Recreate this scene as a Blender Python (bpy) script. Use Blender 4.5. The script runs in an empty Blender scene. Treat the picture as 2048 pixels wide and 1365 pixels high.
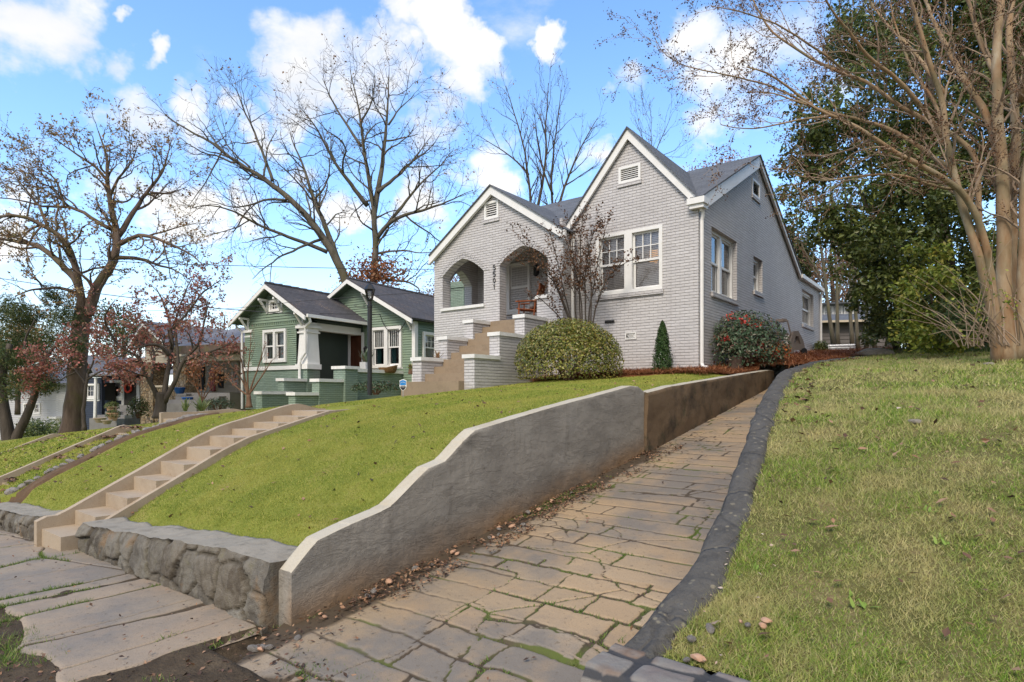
import bpy, math
import numpy as np
from mathutils import Vector
from mathutils.geometry import tessellate_polygon

# ------------------------------------------------------------------ camera, sky, sun, exposure
SC = bpy.context.scene
COL = SC.collection
F = 1200.0; CU = 1024.0; HV = 790.0; EYE = 1.6

cam_d = bpy.data.cameras.new("camera"); cam = bpy.data.objects.new("camera", cam_d); COL.objects.link(cam)
cam.location = (0, 0, EYE); cam.rotation_euler = (math.radians(90), 0, 0)
cam_d.sensor_width = 36.0; cam_d.lens = F / 2048 * 36.0
cam_d.shift_y = (HV - 682.5) / 2048
cam_d.clip_start = 0.05; cam_d.clip_end = 3000
SC.camera = cam

SUN_EL, SUN_AZ = 46.0, 205.0      # azimuth clockwise from +Y: the sun stands behind the camera, to the left
SC.view_settings.view_transform = 'Standard'; SC.view_settings.look = 'None'
SC.view_settings.gamma = 1.0; SC.view_settings.exposure = 0.78
SC.render.engine = 'CYCLES'
SC.cycles.max_bounces = 6; SC.cycles.transparent_max_bounces = 12
SC.cycles.use_denoising = True

sd = bpy.data.lights.new("sun", 'SUN'); so = bpy.data.objects.new("sun", sd); COL.objects.link(so)
sd.energy = 1.9; sd.angle = math.radians(20); sd.color = (1.0, 0.90, 0.77)
_el, _az = math.radians(SUN_EL), math.radians(SUN_AZ)
SUNDIR = Vector((math.sin(_az) * math.cos(_el), math.cos(_az) * math.cos(_el), math.sin(_el)))
so.rotation_euler = (-SUNDIR).to_track_quat('-Z', 'Y').to_euler()
so.location = (0, 0, 60)

def build_world():
    w = bpy.data.worlds.new("World"); SC.world = w; w.use_nodes = True
    t = w.node_tree; N = t.nodes; N.clear(); L = t.links
    def nd(k, **kw):
        n = N.new(k)
        for a, b in kw.items(): setattr(n, a, b)
        return n
    def setin(n, i, v):
        if hasattr(v, 'links'): L.new(v, n.inputs[i])
        else: n.inputs[i].default_value = v
    def m(op, a, b=0.0, c=None, clamp=False):
        n = nd('ShaderNodeMath', operation=op, use_clamp=clamp); setin(n, 0, a); setin(n, 1, b)
        if c is not None: setin(n, 2, c)
        return n.outputs[0]
    out = nd('ShaderNodeOutputWorld'); bg = nd('ShaderNodeBackground'); bg.inputs[1].default_value = 0.13
    sky = nd('ShaderNodeTexSky', sky_type='NISHITA'); sky.sun_disc = False
    sky.sun_elevation = _el; sky.sun_rotation = _az; sky.altitude = 100; sky.air_density = 1.0; sky.dust_density = 0.5; sky.ozone_density = 2.0
    hs = nd('ShaderNodeHueSaturation'); hs.inputs['Saturation'].default_value = 1.13; hs.inputs['Value'].default_value = 1.62
    L.new(sky.outputs[0], hs.inputs['Color'])
    tc = nd('ShaderNodeTexCoord'); nrm = nd('ShaderNodeVectorMath', operation='NORMALIZE'); L.new(tc.outputs['Generated'], nrm.inputs[0])
    D = nrm.outputs[0]
    sx = nd('ShaderNodeSeparateXYZ'); L.new(D, sx.inputs[0])
    zz = m('ADD', m('MAXIMUM', sx.outputs[2], 0.0), 0.22)
    cx = nd('ShaderNodeCombineXYZ'); L.new(m('DIVIDE', sx.outputs[0], zz), cx.inputs[0]); L.new(m('DIVIDE', sx.outputs[1], zz), cx.inputs[1])
    def noise(scale, detail, off, rough=0.55, dist=0.0):
        v = nd('ShaderNodeVectorMath', operation='ADD'); L.new(cx.outputs[0], v.inputs[0]); v.inputs[1].default_value = off
        n = nd('ShaderNodeTexNoise'); L.new(v.outputs[0], n.inputs['Vector'])
        n.inputs['Scale'].default_value = scale; n.inputs['Detail'].default_value = detail; n.inputs['Roughness'].default_value = rough
        n.inputs['Distortion'].default_value = dist
        return n.outputs['Fac']
    # cloud banks stand in these directions (angular centre, radius)
    blobs = [(610,115,80),(690,110,85),(755,150,75),(570,170,55),(870,45,60),(925,95,65),(905,165,50),(790,0,45),(955,60,40),
             (40,45,80),(115,85,50),(90,145,32),(220,150,34),(0,20,60),(1115,78,34),(1255,210,42),(240,270,60),(365,285,45),(860,255,60),
             (1420,60,70),(1500,150,90),(1620,80,110),(1440,250,50),(1400,325,40),(1470,330,30),(590,345,45),(690,440,60),(845,400,55),(470,430,50),
             (350,465,60),(250,400,40),(30,470,50),(60,330,40),(1190,370,40),(330,150,22),(215,38,16),(520,250,40),(980,330,60)]
    wn = nd('ShaderNodeTexNoise'); L.new(D, wn.inputs['Vector']); wn.inputs['Scale'].default_value = 5.5; wn.inputs['Detail'].default_value = 6; wn.inputs['Roughness'].default_value = 0.6
    wv = nd('ShaderNodeVectorMath', operation='MULTIPLY_ADD'); L.new(wn.outputs['Color'], wv.inputs[0]); wv.inputs[1].default_value = (0.26,) * 3
    wa = nd('ShaderNodeVectorMath', operation='SUBTRACT'); L.new(D, wa.inputs[0]); wa.inputs[1].default_value = (0.13,) * 3; L.new(wa.outputs[0], wv.inputs[2])
    wr = nd('ShaderNodeVectorMath', operation='NORMALIZE'); L.new(wv.outputs[0], wr.inputs[0]); DW = wr.outputs[0]
    acc = 0.0
    for (u, v, r) in blobs:
        d = Vector((u - CU, F, HV - v)).normalized()
        a = r / F * 0.9
        vm = nd('ShaderNodeVectorMath', operation='DOT_PRODUCT'); L.new(DW, vm.inputs[0]); vm.inputs[1].default_value = d
        # 1 at centre, 0 at twice the radius
        k = 1.0 - math.cos(a * 1.45)
        b = m('MULTIPLY_ADD', m('SUBTRACT', vm.outputs['Value'], 1.0), 1.0 / k, 1.0)
        b = m('MULTIPLY', m('MAXIMUM', b, 0.0), 0.70 if r < 50 else (0.86 if r < 70 else 1.0))
        acc = m('MAXIMUM', acc, b)
    n1 = noise(2.3, 9, (3.1, 1.7, 0.0), 0.6, 0.3)
    n2 = noise(0.9, 3, (7.7, 4.2, 2.0))
    base = m('MULTIPLY', acc, 0.60)
    behind = nd('ShaderNodeMapRange', interpolation_type='SMOOTHSTEP'); L.new(sx.outputs[1], behind.inputs[0]); behind.inputs[1].default_value = 0.25; behind.inputs[2].default_value = -0.35; behind.inputs[3].default_value = 0.0; behind.inputs[4].default_value = 0.55
    haze = m('MULTIPLY', m('SUBTRACT', 1.0, m('MULTIPLY', m('MAXIMUM', sx.outputs[2], 0.0), 2.6), None, True), 0.11)
    s = m('ADD', m('ADD', m('ADD', base, behind.outputs[0]), haze), m('MULTIPLY', m('SUBTRACT', n1, 0.5), 1.5))
    s = m('ADD', s, m('MULTIPLY', m('SUBTRACT', n2, 0.5), 0.25))
    mr = nd('ShaderNodeMapRange', interpolation_type='SMOOTHSTEP'); L.new(s, mr.inputs[0]); mr.inputs[1].default_value = 0.19; mr.inputs[2].default_value = 0.60
    mask = mr.outputs[0]
    # denser cores shade to pale grey-blue
    cr = nd('ShaderNodeValToRGB'); e = cr.color_ramp.elements
    e[0].position = 0.36; e[0].color = (1, 0.965, 0.915, 1); e[1].position = 0.70; e[1].color = (0.70, 0.72, 0.76, 1)
    L.new(noise(1.7, 5, (1.0, 9.0, 5.0)), cr.inputs[0])
    cc = nd('ShaderNodeVectorMath', operation='SCALE'); L.new(cr.outputs[0], cc.inputs[0]); cc.inputs['Scale'].default_value = 5.7
    mx = nd('ShaderNodeMix', data_type='RGBA'); L.new(mask, mx.inputs[0]); L.new(hs.outputs[0], mx.inputs[6]); L.new(cc.outputs[0], mx.inputs[7])
    # milky air low down
    hz = nd('ShaderNodeMapRange', interpolation_type='SMOOTHSTEP'); L.new(sx.outputs[2], hz.inputs[0]); hz.inputs[1].default_value = 0.27; hz.inputs[2].default_value = -0.02; hz.inputs[3].default_value = 0.0; hz.inputs[4].default_value = 0.75
    mz = nd('ShaderNodeMix', data_type='RGBA'); L.new(hz.outputs[0], mz.inputs[0]); L.new(mx.outputs[2], mz.inputs[6]); mz.inputs[7].default_value = (4.1, 4.5, 5.0, 1)
    L.new(mz.outputs[2], bg.inputs[0]); L.new(bg.outputs[0], out.inputs[0])
build_world()

# ------------------------------------------------------------------ coordinate frames
class Frame:
    """x to the right along a facade, y back into the lot, z up; heights are absolute."""
    def __init__(s, ox, oy, ang):
        s.o = np.array([ox, oy, 0.0]); s.ang = ang
        s.ex = np.array([math.cos(ang), math.sin(ang), 0]); s.ey = np.array([-math.sin(ang), math.cos(ang), 0])
    def w(s, p):
        p = np.asarray(p, float).reshape(-1, 3)
        return s.o + p[:, :1] * s.ex + p[:, 1:2] * s.ey + p[:, 2:3] * np.array([0, 0, 1.0])
    def p(s, x, y, z): return s.w([[x, y, z]])[0]
    def inv(s, wpt):
        q = np.asarray(wpt, float).reshape(-1, 3) - s.o
        return np.stack([q @ s.ex, q @ s.ey, q[:, 2]], 1)
LOT = Frame(4.165, 13.4, math.radians(-37.8))
GRN = Frame(-8.06, 23.7, math.radians(-31.3))
WORLD = Frame(0, 0, 0)
def px(u, v, Y): return np.array([(u - CU) / F * Y, Y, EYE + (HV - v) / F * Y])

# ------------------------------------------------------------------ noise in numpy
_rt = np.random.default_rng(11).random(65536)
def _h(i, j, k=0): return _rt[(i * 7919 + j * 104729 + k * 15731 + (i * j) * 31) & 65535]
def vnoise(x, y, seed=0):
    x = np.asarray(x, float) + 1000; y = np.asarray(y, float) + 1000
    i = np.floor(x).astype(np.int64); j = np.floor(y).astype(np.int64); fx = x - i; fy = y - j
    fx = fx * fx * (3 - 2 * fx); fy = fy * fy * (3 - 2 * fy)
    return (_h(i, j, seed) * (1 - fx) + _h(i + 1, j, seed) * fx) * (1 - fy) + (_h(i, j + 1, seed) * (1 - fx) + _h(i + 1, j + 1, seed) * fx) * fy
def fbm(x, y, seed=0, o=4):
    a = 0.5; r = 0; t = 0
    for k in range(o):
        r = r + a * vnoise(np.asarray(x) * 2 ** k, np.asarray(y) * 2 ** k, seed + k * 7); t += a; a *= 0.5
    return r / t
def voro(x, y, seed=0, jit=0.85):
    """cell id noise, distance between nearest and second nearest seed"""
    x = np.asarray(x, float) + 500; y = np.asarray(y, float) + 500
    i = np.floor(x).astype(np.int64); j = np.floor(y).astype(np.int64)
    f1 = np.full(x.shape, 9.0); f2 = np.full(x.shape, 9.0); cid = np.zeros(x.shape)
    for a in (-1, 0, 1):
        for b in (-1, 0, 1):
            ci, cj = i + a, j + b
            sx = ci + 0.5 + jit * (_h(ci, cj, seed) - 0.5); sy = cj + 0.5 + jit * (_h(ci, cj, seed + 3) - 0.5)
            d = np.hypot(x - sx, y - sy)
            n = d < f1
            f2 = np.where(n, f1, np.minimum(f2, d)); cid = np.where(n, _h(ci, cj, seed + 5), cid); f1 = np.where(n, d, f1)
    return cid, f2 - f1
def sstep(a, b, x):
    t = np.clip((np.asarray(x, float) - a) / (b - a), 0, 1); return t * t * (3 - 2 * t)

# ------------------------------------------------------------------ mesh building
class MB:
    def __init__(s): s.V = []; s.Fc = []; s.n = 0; s.attr = []
    def add(s, V, faces, m=0, attr=None):
        V = np.asarray(V, float).reshape(-1, 3)
        if isinstance(faces, np.ndarray): s.Fc.append((faces + s.n, m))
        else:
            by = {}
            for f in faces: by.setdefault(len(f), []).append(f)
            for k, v in by.items(): s.Fc.append((np.array(v) + s.n, m))
        s.attr.append(np.zeros(len(V)) if attr is None else np.asarray(attr, float))
        s.V.append(V); s.n += len(V)
        return s
    def box(s, fr, x0, x1, y0, y1, z0, z1, m=0):
        p = [(x, y, z) for z in (z0, z1) for y in (y0, y1) for x in (x0, x1)]
        return s.add(fr.w(p), [(0, 2, 3, 1), (4, 5, 7, 6), (0, 1, 5, 4), (1, 3, 7, 5), (3, 2, 6, 7), (2, 0, 4, 6)], m)
    def prism(s, pl, loops, d0, d1, m=0):
        loops = [[tuple(p) for p in l] for l in loops]
        flat = [p for l in loops for p in l]; n = len(flat)
        tri = tessellate_polygon([[Vector((a, b, 0)) for a, b in l] for l in loops])
        V = [pl(a, b, d0) for a, b in flat] + [pl(a, b, d1) for a, b in flat]
        fs = [tuple(t) for t in tri] + [(t[2] + n, t[1] + n, t[0] + n) for t in tri]
        o = 0
        for l in loops:
            k = len(l)
            for i in range(k): a = o + i; b = o + (i + 1) % k; fs.append((a, b, b + n, a + n))
            o += k
        return s.add(V, fs, m)
    def slab(s, poly, th, m=0):
        """flat 3-D polygon (world points) thickened downwards along its normal"""
        P = np.asarray(poly, float); nn = np.zeros(3)
        for i in range(len(P)): nn += np.cross(P[i], P[(i + 1) % len(P)])
        nn /= np.linalg.norm(nn)
        if nn[2] < 0: nn = -nn
        k = len(P); V = np.vstack([P, P - nn * th])
        fs = [tuple(range(k)), tuple(range(2 * k - 1, k - 1, -1))] + [(i, (i + 1) % k, (i + 1) % k + k, i + k) for i in range(k)]
        return s.add(V, fs, m)
    def tube(s, path, rad, k=8, m=0, cap=True):
        P = np.asarray(path, float); n = len(P); R = np.broadcast_to(np.asarray(rad, float), (n,))
        T = np.gradient(P, axis=0); T /= np.linalg.norm(T, axis=1)[:, None] + 1e-9
        ref = np.array([0, 0, 1.0]) if abs(T[0][2]) < 0.9 else np.array([1.0, 0, 0])
        A = np.cross(T, ref)
        bad = np.linalg.norm(A, axis=1) < 1e-3
        A[bad] = np.cross(T[bad], [0.3, 0.9, 0.1])
        for i in range(1, n):
            if A[i] @ A[i - 1] < 0: A[i] = -A[i]
        A /= np.linalg.norm(A, axis=1)[:, None]; B = np.cross(T, A)
        th = np.arange(k) * 2 * math.pi / k
        V = (P[:, None] + R[:, None, None] * (np.cos(th)[None, :, None] * A[:, None] + np.sin(th)[None, :, None] * B[:, None])).reshape(-1, 3)
        i = np.arange(n - 1)[:, None] * k; j = np.arange(k)[None]; j2 = (j + 1) % k
        q = np.stack([i + j, i + j2, i + k + j2, i + k + j], -1).reshape(-1, 4)
        s.add(V, q, m)
        if cap and k > 3:
            s.Fc.append((np.array([list(range(k))[::-1]]) + s.n - len(V), m)); s.Fc.append((np.array([list(range(k))]) + s.n - k, m))
        return s
    def lathe(s, c, prof, k=16, m=0, fr=None):
        """prof: (radius, z) pairs turned about a vertical axis at c"""
        c = np.asarray(c, float); th = np.arange(k) * 2 * math.pi / k
        V = np.array([[c[0] + r * math.cos(a), c[1] + r * math.sin(a), c[2] + z] for r, z in prof for a in th])
        n = len(prof)
        i = np.arange(n - 1)[:, None] * k; j = np.arange(k)[None]; j2 = (j + 1) % k
        s.add(V, np.stack([i + j, i + j2, i + k + j2, i + k + j], -1).reshape(-1, 4), m)
        s.Fc.append((np.array([list(range(k))[::-1]]) + s.n - len(V), m)); s.Fc.append((np.array([list(range(k))]) + s.n - k, m))
        return s
    def grid(s, P, m=0, attr=None, wrap=False):
        """P: (a, b, 3) array of points"""
        a, b = P.shape[:2]
        i = np.arange(a - 1)[:, None] * b; j = np.arange(b if wrap else b - 1)[None]; j2 = (j + 1) % b
        return s.add(P.reshape(-1, 3), np.stack([i + j, i + j2, i + b + j2, i + b + j], -1).reshape(-1, 4), m, None if attr is None else attr.reshape(-1))

def mesh_from(name, mb, mats, loc, ang, smooth=False, attr=None):
    V = np.vstack(mb.V); me = bpy.data.meshes.new(name)
    q = V - np.asarray(loc); c, sn = math.cos(ang), math.sin(ang)
    V = np.stack([q[:, 0] * c + q[:, 1] * sn, -q[:, 0] * sn + q[:, 1] * c, q[:, 2]], 1)
    fl = np.concatenate([f.reshape(-1) for f, _ in mb.Fc]); ln = np.concatenate([np.full(len(f), f.shape[1]) for f, _ in mb.Fc])
    mi = np.concatenate([np.full(len(f), m) for f, m in mb.Fc])
    me.vertices.add(len(V)); me.vertices.foreach_set('co', V.astype(np.float32).ravel())
    me.loops.add(len(fl)); me.loops.foreach_set('vertex_index', fl.astype(np.int32))
    me.polygons.add(len(ln)); me.polygons.foreach_set('loop_start', (np.cumsum(ln) - ln).astype(np.int32))
    me.polygons.foreach_set('material_index', mi.astype(np.int32))
    me.polygons.foreach_set('use_smooth', np.full(len(ln), bool(smooth)))
    me.update(calc_edges=True)
    if attr:
        a = me.attributes.new(attr, 'FLOAT', 'POINT'); a.data.foreach_set('value', np.concatenate(mb.attr).astype(np.float32))
    for m in (mats if isinstance(mats, (list, tuple)) else [mats]): me.materials.append(m)
    return me

def tag(o, label=None, cat=None, group=None, kind=None):
    for k, v in (('label', label), ('category', cat), ('group', group), ('kind', kind)):
        if v: o[k] = v
    return o
def thing(name, label, cat, loc, ang=0.0, group=None):
    o = bpy.data.objects.new(name, None); COL.objects.link(o); o.empty_display_size = 0.2
    o.location = loc; o.rotation_euler = (0, 0, ang)
    o['_loc'] = [float(v) for v in loc]; o['_ang'] = float(ang)
    return tag(o, label, cat, group)
def part(name, mb, mats, par, label=None, smooth=False, attr=None, kind=None):
    loc, ang = list(par['_loc']), par['_ang']
    me = mesh_from(name, mb, mats, loc, ang, smooth, attr)
    o = bpy.data.objects.new(name, me); COL.objects.link(o); o.parent = par
    o['_loc'] = loc; o['_ang'] = ang
    return tag(o, label, None, None, kind)
def single(name, mb, mats, label, cat, loc, ang=0.0, group=None, kind=None, smooth=False, attr=None):
    me = mesh_from(name, mb, mats, loc, ang, smooth, attr)
    o = bpy.data.objects.new(name, me); COL.objects.link(o); o.location = loc; o.rotation_euler = (0, 0, ang)
    o['_loc'] = [float(v) for v in loc]; o['_ang'] = float(ang)
    return tag(o, label, cat, group, kind)
def struct(name, mb, mats, loc=(0, 0, 0), ang=0.0, smooth=False, attr=None, kind='structure', label=None, cat=None):
    return single(name, mb, mats, label, cat, loc, ang, None, kind, smooth, attr)
def copy_thing(o, loc, rz=None, label=None, group=None, scale=None):
    c = o.copy(); COL.objects.link(c); c.location = loc
    if rz is not None: c.rotation_euler = (0, 0, rz)
    if scale is not None: c.scale = (scale,) * 3
    if label: c['label'] = label
    if group: c['group'] = group
    for ch in list(o.children):
        d = ch.copy(); COL.objects.link(d); d.parent = c
        for g in ch.children:
            e = g.copy(); COL.objects.link(e); e.parent = d
    return c

# planes: (along, up, outward) -> world
def front(fr, y0): return lambda a, z, d: fr.p(a, y0 - d, z)
def right(fr, x0): return lambda a, z, d: fr.p(x0 + d, a, z)
def left(fr, x0): return lambda a, z, d: fr.p(x0 - d, a, z)
def rect(a0, a1, z0, z1): return [(a0, z0), (a1, z0), (a1, z1), (a0, z1)]
def pbox(mb, pl, a0, a1, z0, z1, d0, d1, m=0): return mb.prism(pl, [rect(a0, a1, z0, z1)], d0, d1, m)
# ------------------------------------------------------------------ materials
class T:
    def __init__(s, name):
        s.mat = bpy.data.materials.new(name); s.mat.use_nodes = True
        s.t = s.mat.node_tree; s.t.nodes.clear(); s.N = s.t.nodes; s.L = s.t.links
        s.o = s.N.new('ShaderNodeOutputMaterial'); s.tcn = s.N.new('ShaderNodeTexCoord')
        s.obj = s.tcn.outputs['Object']; s.nor = s.tcn.outputs['Normal']
    def nd(s, k, **kw):
        n = s.N.new(k)
        for a, b in kw.items(): setattr(n, a, b)
        return n
    def i(s, n, k, v):
        if hasattr(v, 'links'): s.L.new(v, n.inputs[k])
        else:
            if isinstance(v, (tuple, list)) and len(v) == 3 and n.inputs[k].type == 'RGBA': v = tuple(v) + (1,)
            n.inputs[k].default_value = v
    def m(s, op, a, b=0.0, c=None, clamp=False):
        n = s.nd('ShaderNodeMath', operation=op, use_clamp=clamp); s.i(n, 0, a); s.i(n, 1, b)
        if c is not None: s.i(n, 2, c)
        return n.outputs[0]
    def noise(s, scale, detail=4, rough=0.55, vec=None, dist=0.0, stretch=None):
        v = vec if vec is not None else s.obj
        if stretch:
            mp = s.nd('ShaderNodeMapping'); s.L.new(v, mp.inputs[0]); mp.inputs['Scale'].default_value = stretch; v = mp.outputs[0]
        n = s.nd('ShaderNodeTexNoise'); s.L.new(v, n.inputs['Vector'])
        for k, x in (('Scale', scale), ('Detail', detail), ('Roughness', rough), ('Distortion', dist)): n.inputs[k].default_value = x
        return n.outputs['Fac']
    def voro(s, scale, feature='F1', vec=None, out='Distance', rand=1.0):
        n = s.nd('ShaderNodeTexVoronoi', feature=feature); s.L.new(vec if vec is not None else s.obj, n.inputs['Vector'])
        n.inputs['Scale'].default_value = scale; n.inputs['Randomness'].default_value = rand
        return n.outputs[out]
    def ramp(s, f, stops, interp='LINEAR'):
        n = s.nd('ShaderNodeValToRGB'); r = n.color_ramp; r.interpolation = interp
        while len(r.elements) > 1: r.elements.remove(r.elements[-1])
        for k, (p, c) in enumerate(stops):
            e = r.elements[0] if k == 0 else r.elements.new(p)
            e.position = p; e.color = tuple(c) + (1,) if not isinstance(c, (int, float)) else (c, c, c, 1)
        s.L.new(f, n.inputs[0]); return n.outputs[0]
    def mix(s, f, a, b, blend='MIX'):
        n = s.nd('ShaderNodeMix', data_type='RGBA', blend_type=blend); s.i(n, 0, f); s.i(n, 6, a); s.i(n, 7, b); return n.outputs[2]
    def bump(s, h, dist=0.01, strength=1.0, normal=None):
        n = s.nd('ShaderNodeBump'); s.i(n, 'Height', h); n.inputs['Distance'].default_value = dist; n.inputs['Strength'].default_value = strength
        if normal is not None: s.L.new(normal, n.inputs['Normal'])
        return n.outputs[0]
    def attr(s, name): return s.nd('ShaderNodeAttribute', attribute_name=name).outputs['Fac']
    def island(s): return s.nd('ShaderNodeNewGeometry').outputs['Random Per Island']
    def xz(s, kx=1.0, kz=1.0):
        """(along wall, up, 0) picked by which way the face looks"""
        sp = s.nd('ShaderNodeSeparateXYZ'); s.L.new(s.obj, sp.inputs[0]); sn = s.nd('ShaderNodeSeparateXYZ'); s.L.new(s.nor, sn.inputs[0])
        g = s.m('GREATER_THAN', s.m('ABSOLUTE', sn.outputs[0]), s.m('ABSOLUTE', sn.outputs[1]))
        a = s.m('ADD', s.m('MULTIPLY', sp.outputs[1], g), s.m('MULTIPLY', sp.outputs[0], s.m('SUBTRACT', 1.0, g)))
        c = s.nd('ShaderNodeCombineXYZ'); s.L.new(s.m('MULTIPLY', a, kx), c.inputs[0]); s.L.new(s.m('MULTIPLY', sp.outputs[2], kz), c.inputs[1])
        return c.outputs[0]
    def end(s, col, rough=0.6, normal=None, spec=0.35, metal=0.0, trans=0.0, coat=0.0):
        b = s.nd('ShaderNodeBsdfPrincipled'); s.i(b, 'Base Color', col); s.i(b, 'Roughness', rough)
        b.inputs['Specular IOR Level'].default_value = spec; s.i(b, 'Metallic', metal)
        if normal is not None: s.L.new(normal, b.inputs['Normal'])
        if coat: b.inputs['Coat Weight'].default_value = coat
        r = b.outputs[0]
        if trans:
            tr = s.nd('ShaderNodeBsdfTranslucent'); s.i(tr, 'Color', col); mx = s.nd('ShaderNodeMixShader'); mx.inputs[0].default_value = trans
            s.L.new(r, mx.inputs[1]); s.L.new(tr.outputs[0], mx.inputs[2]); r = mx.outputs[0]
        s.L.new(r, s.o.inputs[0]); return s.mat

def lerp3(a, b, t): return tuple(x + (y - x) * t for x, y in zip(a, b))
def mat_brick(name, c1, c2, mortar, course=0.0677, length=0.215, gap=0.007, dirt=(0.2, 0.19, 0.17), dirt_amt=0.35, bump=0.010, joint=0.7):
    t = T(name); v = t.xz()
    wob = t.nd('ShaderNodeVectorMath', operation='SCALE'); nn = t.nd('ShaderNodeTexNoise'); t.L.new(t.obj, nn.inputs[0]); nn.inputs['Scale'].default_value = 9; nn.inputs['Detail'].default_value = 2
    sub = t.nd('ShaderNodeVectorMath', operation='SUBTRACT'); t.L.new(nn.outputs['Color'], sub.inputs[0]); sub.inputs[1].default_value = (0.5, 0.5, 0.5)
    t.L.new(sub.outputs[0], wob.inputs[0]); wob.inputs['Scale'].default_value = 0.012
    ad = t.nd('ShaderNodeVectorMath', operation='ADD'); t.L.new(v, ad.inputs[0]); t.L.new(wob.outputs[0], ad.inputs[1])
    b = t.nd('ShaderNodeTexBrick'); t.L.new(ad.outputs[0], b.inputs['Vector'])
    for k, x in (('Scale', 1.0), ('Mortar Size', gap), ('Mortar Smooth', 0.35), ('Bias', 0.0), ('Brick Width', length), ('Row Height', course)): b.inputs[k].default_value = x
    t.i(b, 'Color1', c1); t.i(b, 'Color2', c2); t.i(b, 'Mortar', mortar)
    big = t.noise(0.55, 5, 0.65); fine = t.noise(45, 3)
    drip = t.noise(1.0, 5, 0.6, stretch=(4.0, 4.0, 0.35))
    col = t.mix(t.m('MULTIPLY', t.ramp(big, [(0.45, 0.0), (0.75, 1.0)]), dirt_amt), b.outputs['Color'], dirt)
    col = t.mix(t.m('MULTIPLY', t.ramp(drip, [(0.55, 0.0), (0.75, 1.0)]), dirt_amt * 0.6), col, dirt)
    col = t.mix(t.m('MULTIPLY', fine, 0.10), col, tuple(x * 0.75 for x in c1))
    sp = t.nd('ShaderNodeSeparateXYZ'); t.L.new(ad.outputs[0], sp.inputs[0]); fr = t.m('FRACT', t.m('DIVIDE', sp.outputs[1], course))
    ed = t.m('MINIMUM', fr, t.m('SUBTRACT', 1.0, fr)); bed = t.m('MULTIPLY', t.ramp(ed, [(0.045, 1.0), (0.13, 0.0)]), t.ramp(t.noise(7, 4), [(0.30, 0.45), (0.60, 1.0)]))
    col = t.mix(t.m('MULTIPLY', bed, joint), col, tuple(x * 0.42 for x in c1))        # shade in the raked bed joints, with some dirt, painted in as darker lines
    h = t.m('ADD', t.m('SUBTRACT', 1.0, t.m('MULTIPLY', b.outputs['Fac'], 0.5)), t.m('MULTIPLY', t.noise(30, 4), 0.30))
    h = t.m('SUBTRACT', t.m('ADD', h, t.m('MULTIPLY', t.noise(6, 3), 0.35)), t.m('MULTIPLY', bed, 0.8))
    return t.end(col, 0.62, t.bump(h, bump, 0.9), 0.3)
def mat_shingle(name, c1, c2, course=0.14, length=0.3, leaf=None):
    t = T(name); v = t.xz(1.0, 1.75)
    b = t.nd('ShaderNodeTexBrick'); t.L.new(v, b.inputs['Vector'])
    for k, x in (('Scale', 1.0), ('Mortar Size', 0.008), ('Mortar Smooth', 0.2), ('Brick Width', length), ('Row Height', course)): b.inputs[k].default_value = x
    t.i(b, 'Color1', c1); t.i(b, 'Color2', c2); t.i(b, 'Mortar', tuple(x * 0.45 for x in c1))
    col = t.mix(t.m('MULTIPLY', t.noise(1.1, 5), 0.55), b.outputs['Color'], tuple(x * 1.5 for x in c2))
    col = t.mix(t.m('MULTIPLY', t.ramp(t.noise(60, 2), [(0.45, 0), (0.7, 1)]), 0.35), col, tuple(x * 0.55 for x in c1))
    if leaf:
        p = t.m('MULTIPLY', t.ramp(t.noise(1.2, 3), [(0.50, 0), (0.66, 1)]), t.ramp(t.noise(26, 2), [(0.58, 0), (0.66, 1)]))
        col = t.mix(p, col, leaf)
    h = t.m('ADD', t.m('SUBTRACT', 1.0, b.outputs['Fac']), t.m('MULTIPLY', t.noise(80, 2), 0.4))
    return t.end(col, 0.9, t.bump(h, 0.012, 0.9), 0.2)
def mat_plain(name, c, rough=0.5, var=0.12, scale=6, bump=0.0, bscale=40, metal=0.0, spec=0.4, grime=None, gscale=1.5, gamt=0.3):
    t = T(name)
    col = t.mix(t.m('MULTIPLY', t.noise(scale, 5), 1.0), tuple(x * (1 - var) for x in c), tuple(min(1, x * (1 + var)) for x in c))
    if grime: col = t.mix(t.m('MULTIPLY', t.ramp(t.noise(gscale, 6, 0.65), [(0.45, 0), (0.75, 1)]), gamt), col, grime)
    n = t.bump(t.noise(bscale, 4), bump, 1.0) if bump else None
    rr = t.m('ADD', rough - 0.08, t.m('MULTIPLY', t.noise(scale * 3, 3), 0.16))
    return t.end(col, rr, n, spec, metal)
def mat_leaf(name, cols, rough=0.5, trans=0.25, spec=0.35, patch=0.0, pc=None):
    t = T(name); k = len(cols)
    col = t.ramp(t.island(), [(j / max(1, k - 1) * 0.98 + 0.01, c) for j, c in enumerate(cols)])
    if pc: col = t.mix(t.m('MULTIPLY', t.ramp(t.noise(patch, 4), [(0.42, 0), (0.62, 1)]), 0.75), col, pc)
    return t.end(col, rough, None, spec, 0, trans)
def mat_bark(name, c1, c2, c3=None, scale=5, bump=0.02, stretch=(1, 1, 0.25), moss=None):
    t = T(name); n = t.noise(scale, 6, 0.65, stretch=stretch)
    st = [(0.3, c1), (0.6, c2)] + ([(0.78, c3)] if c3 else [])
    col = t.ramp(n, st)
    if moss: col = t.mix(t.m('MULTIPLY', t.ramp(t.noise(1.4, 4), [(0.5, 0), (0.65, 1)]), 0.6), col, moss)
    return t.end(col, 0.85, t.bump(t.noise(scale * 3, 5, 0.6, stretch=stretch), bump, 0.9), 0.2)

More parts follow.
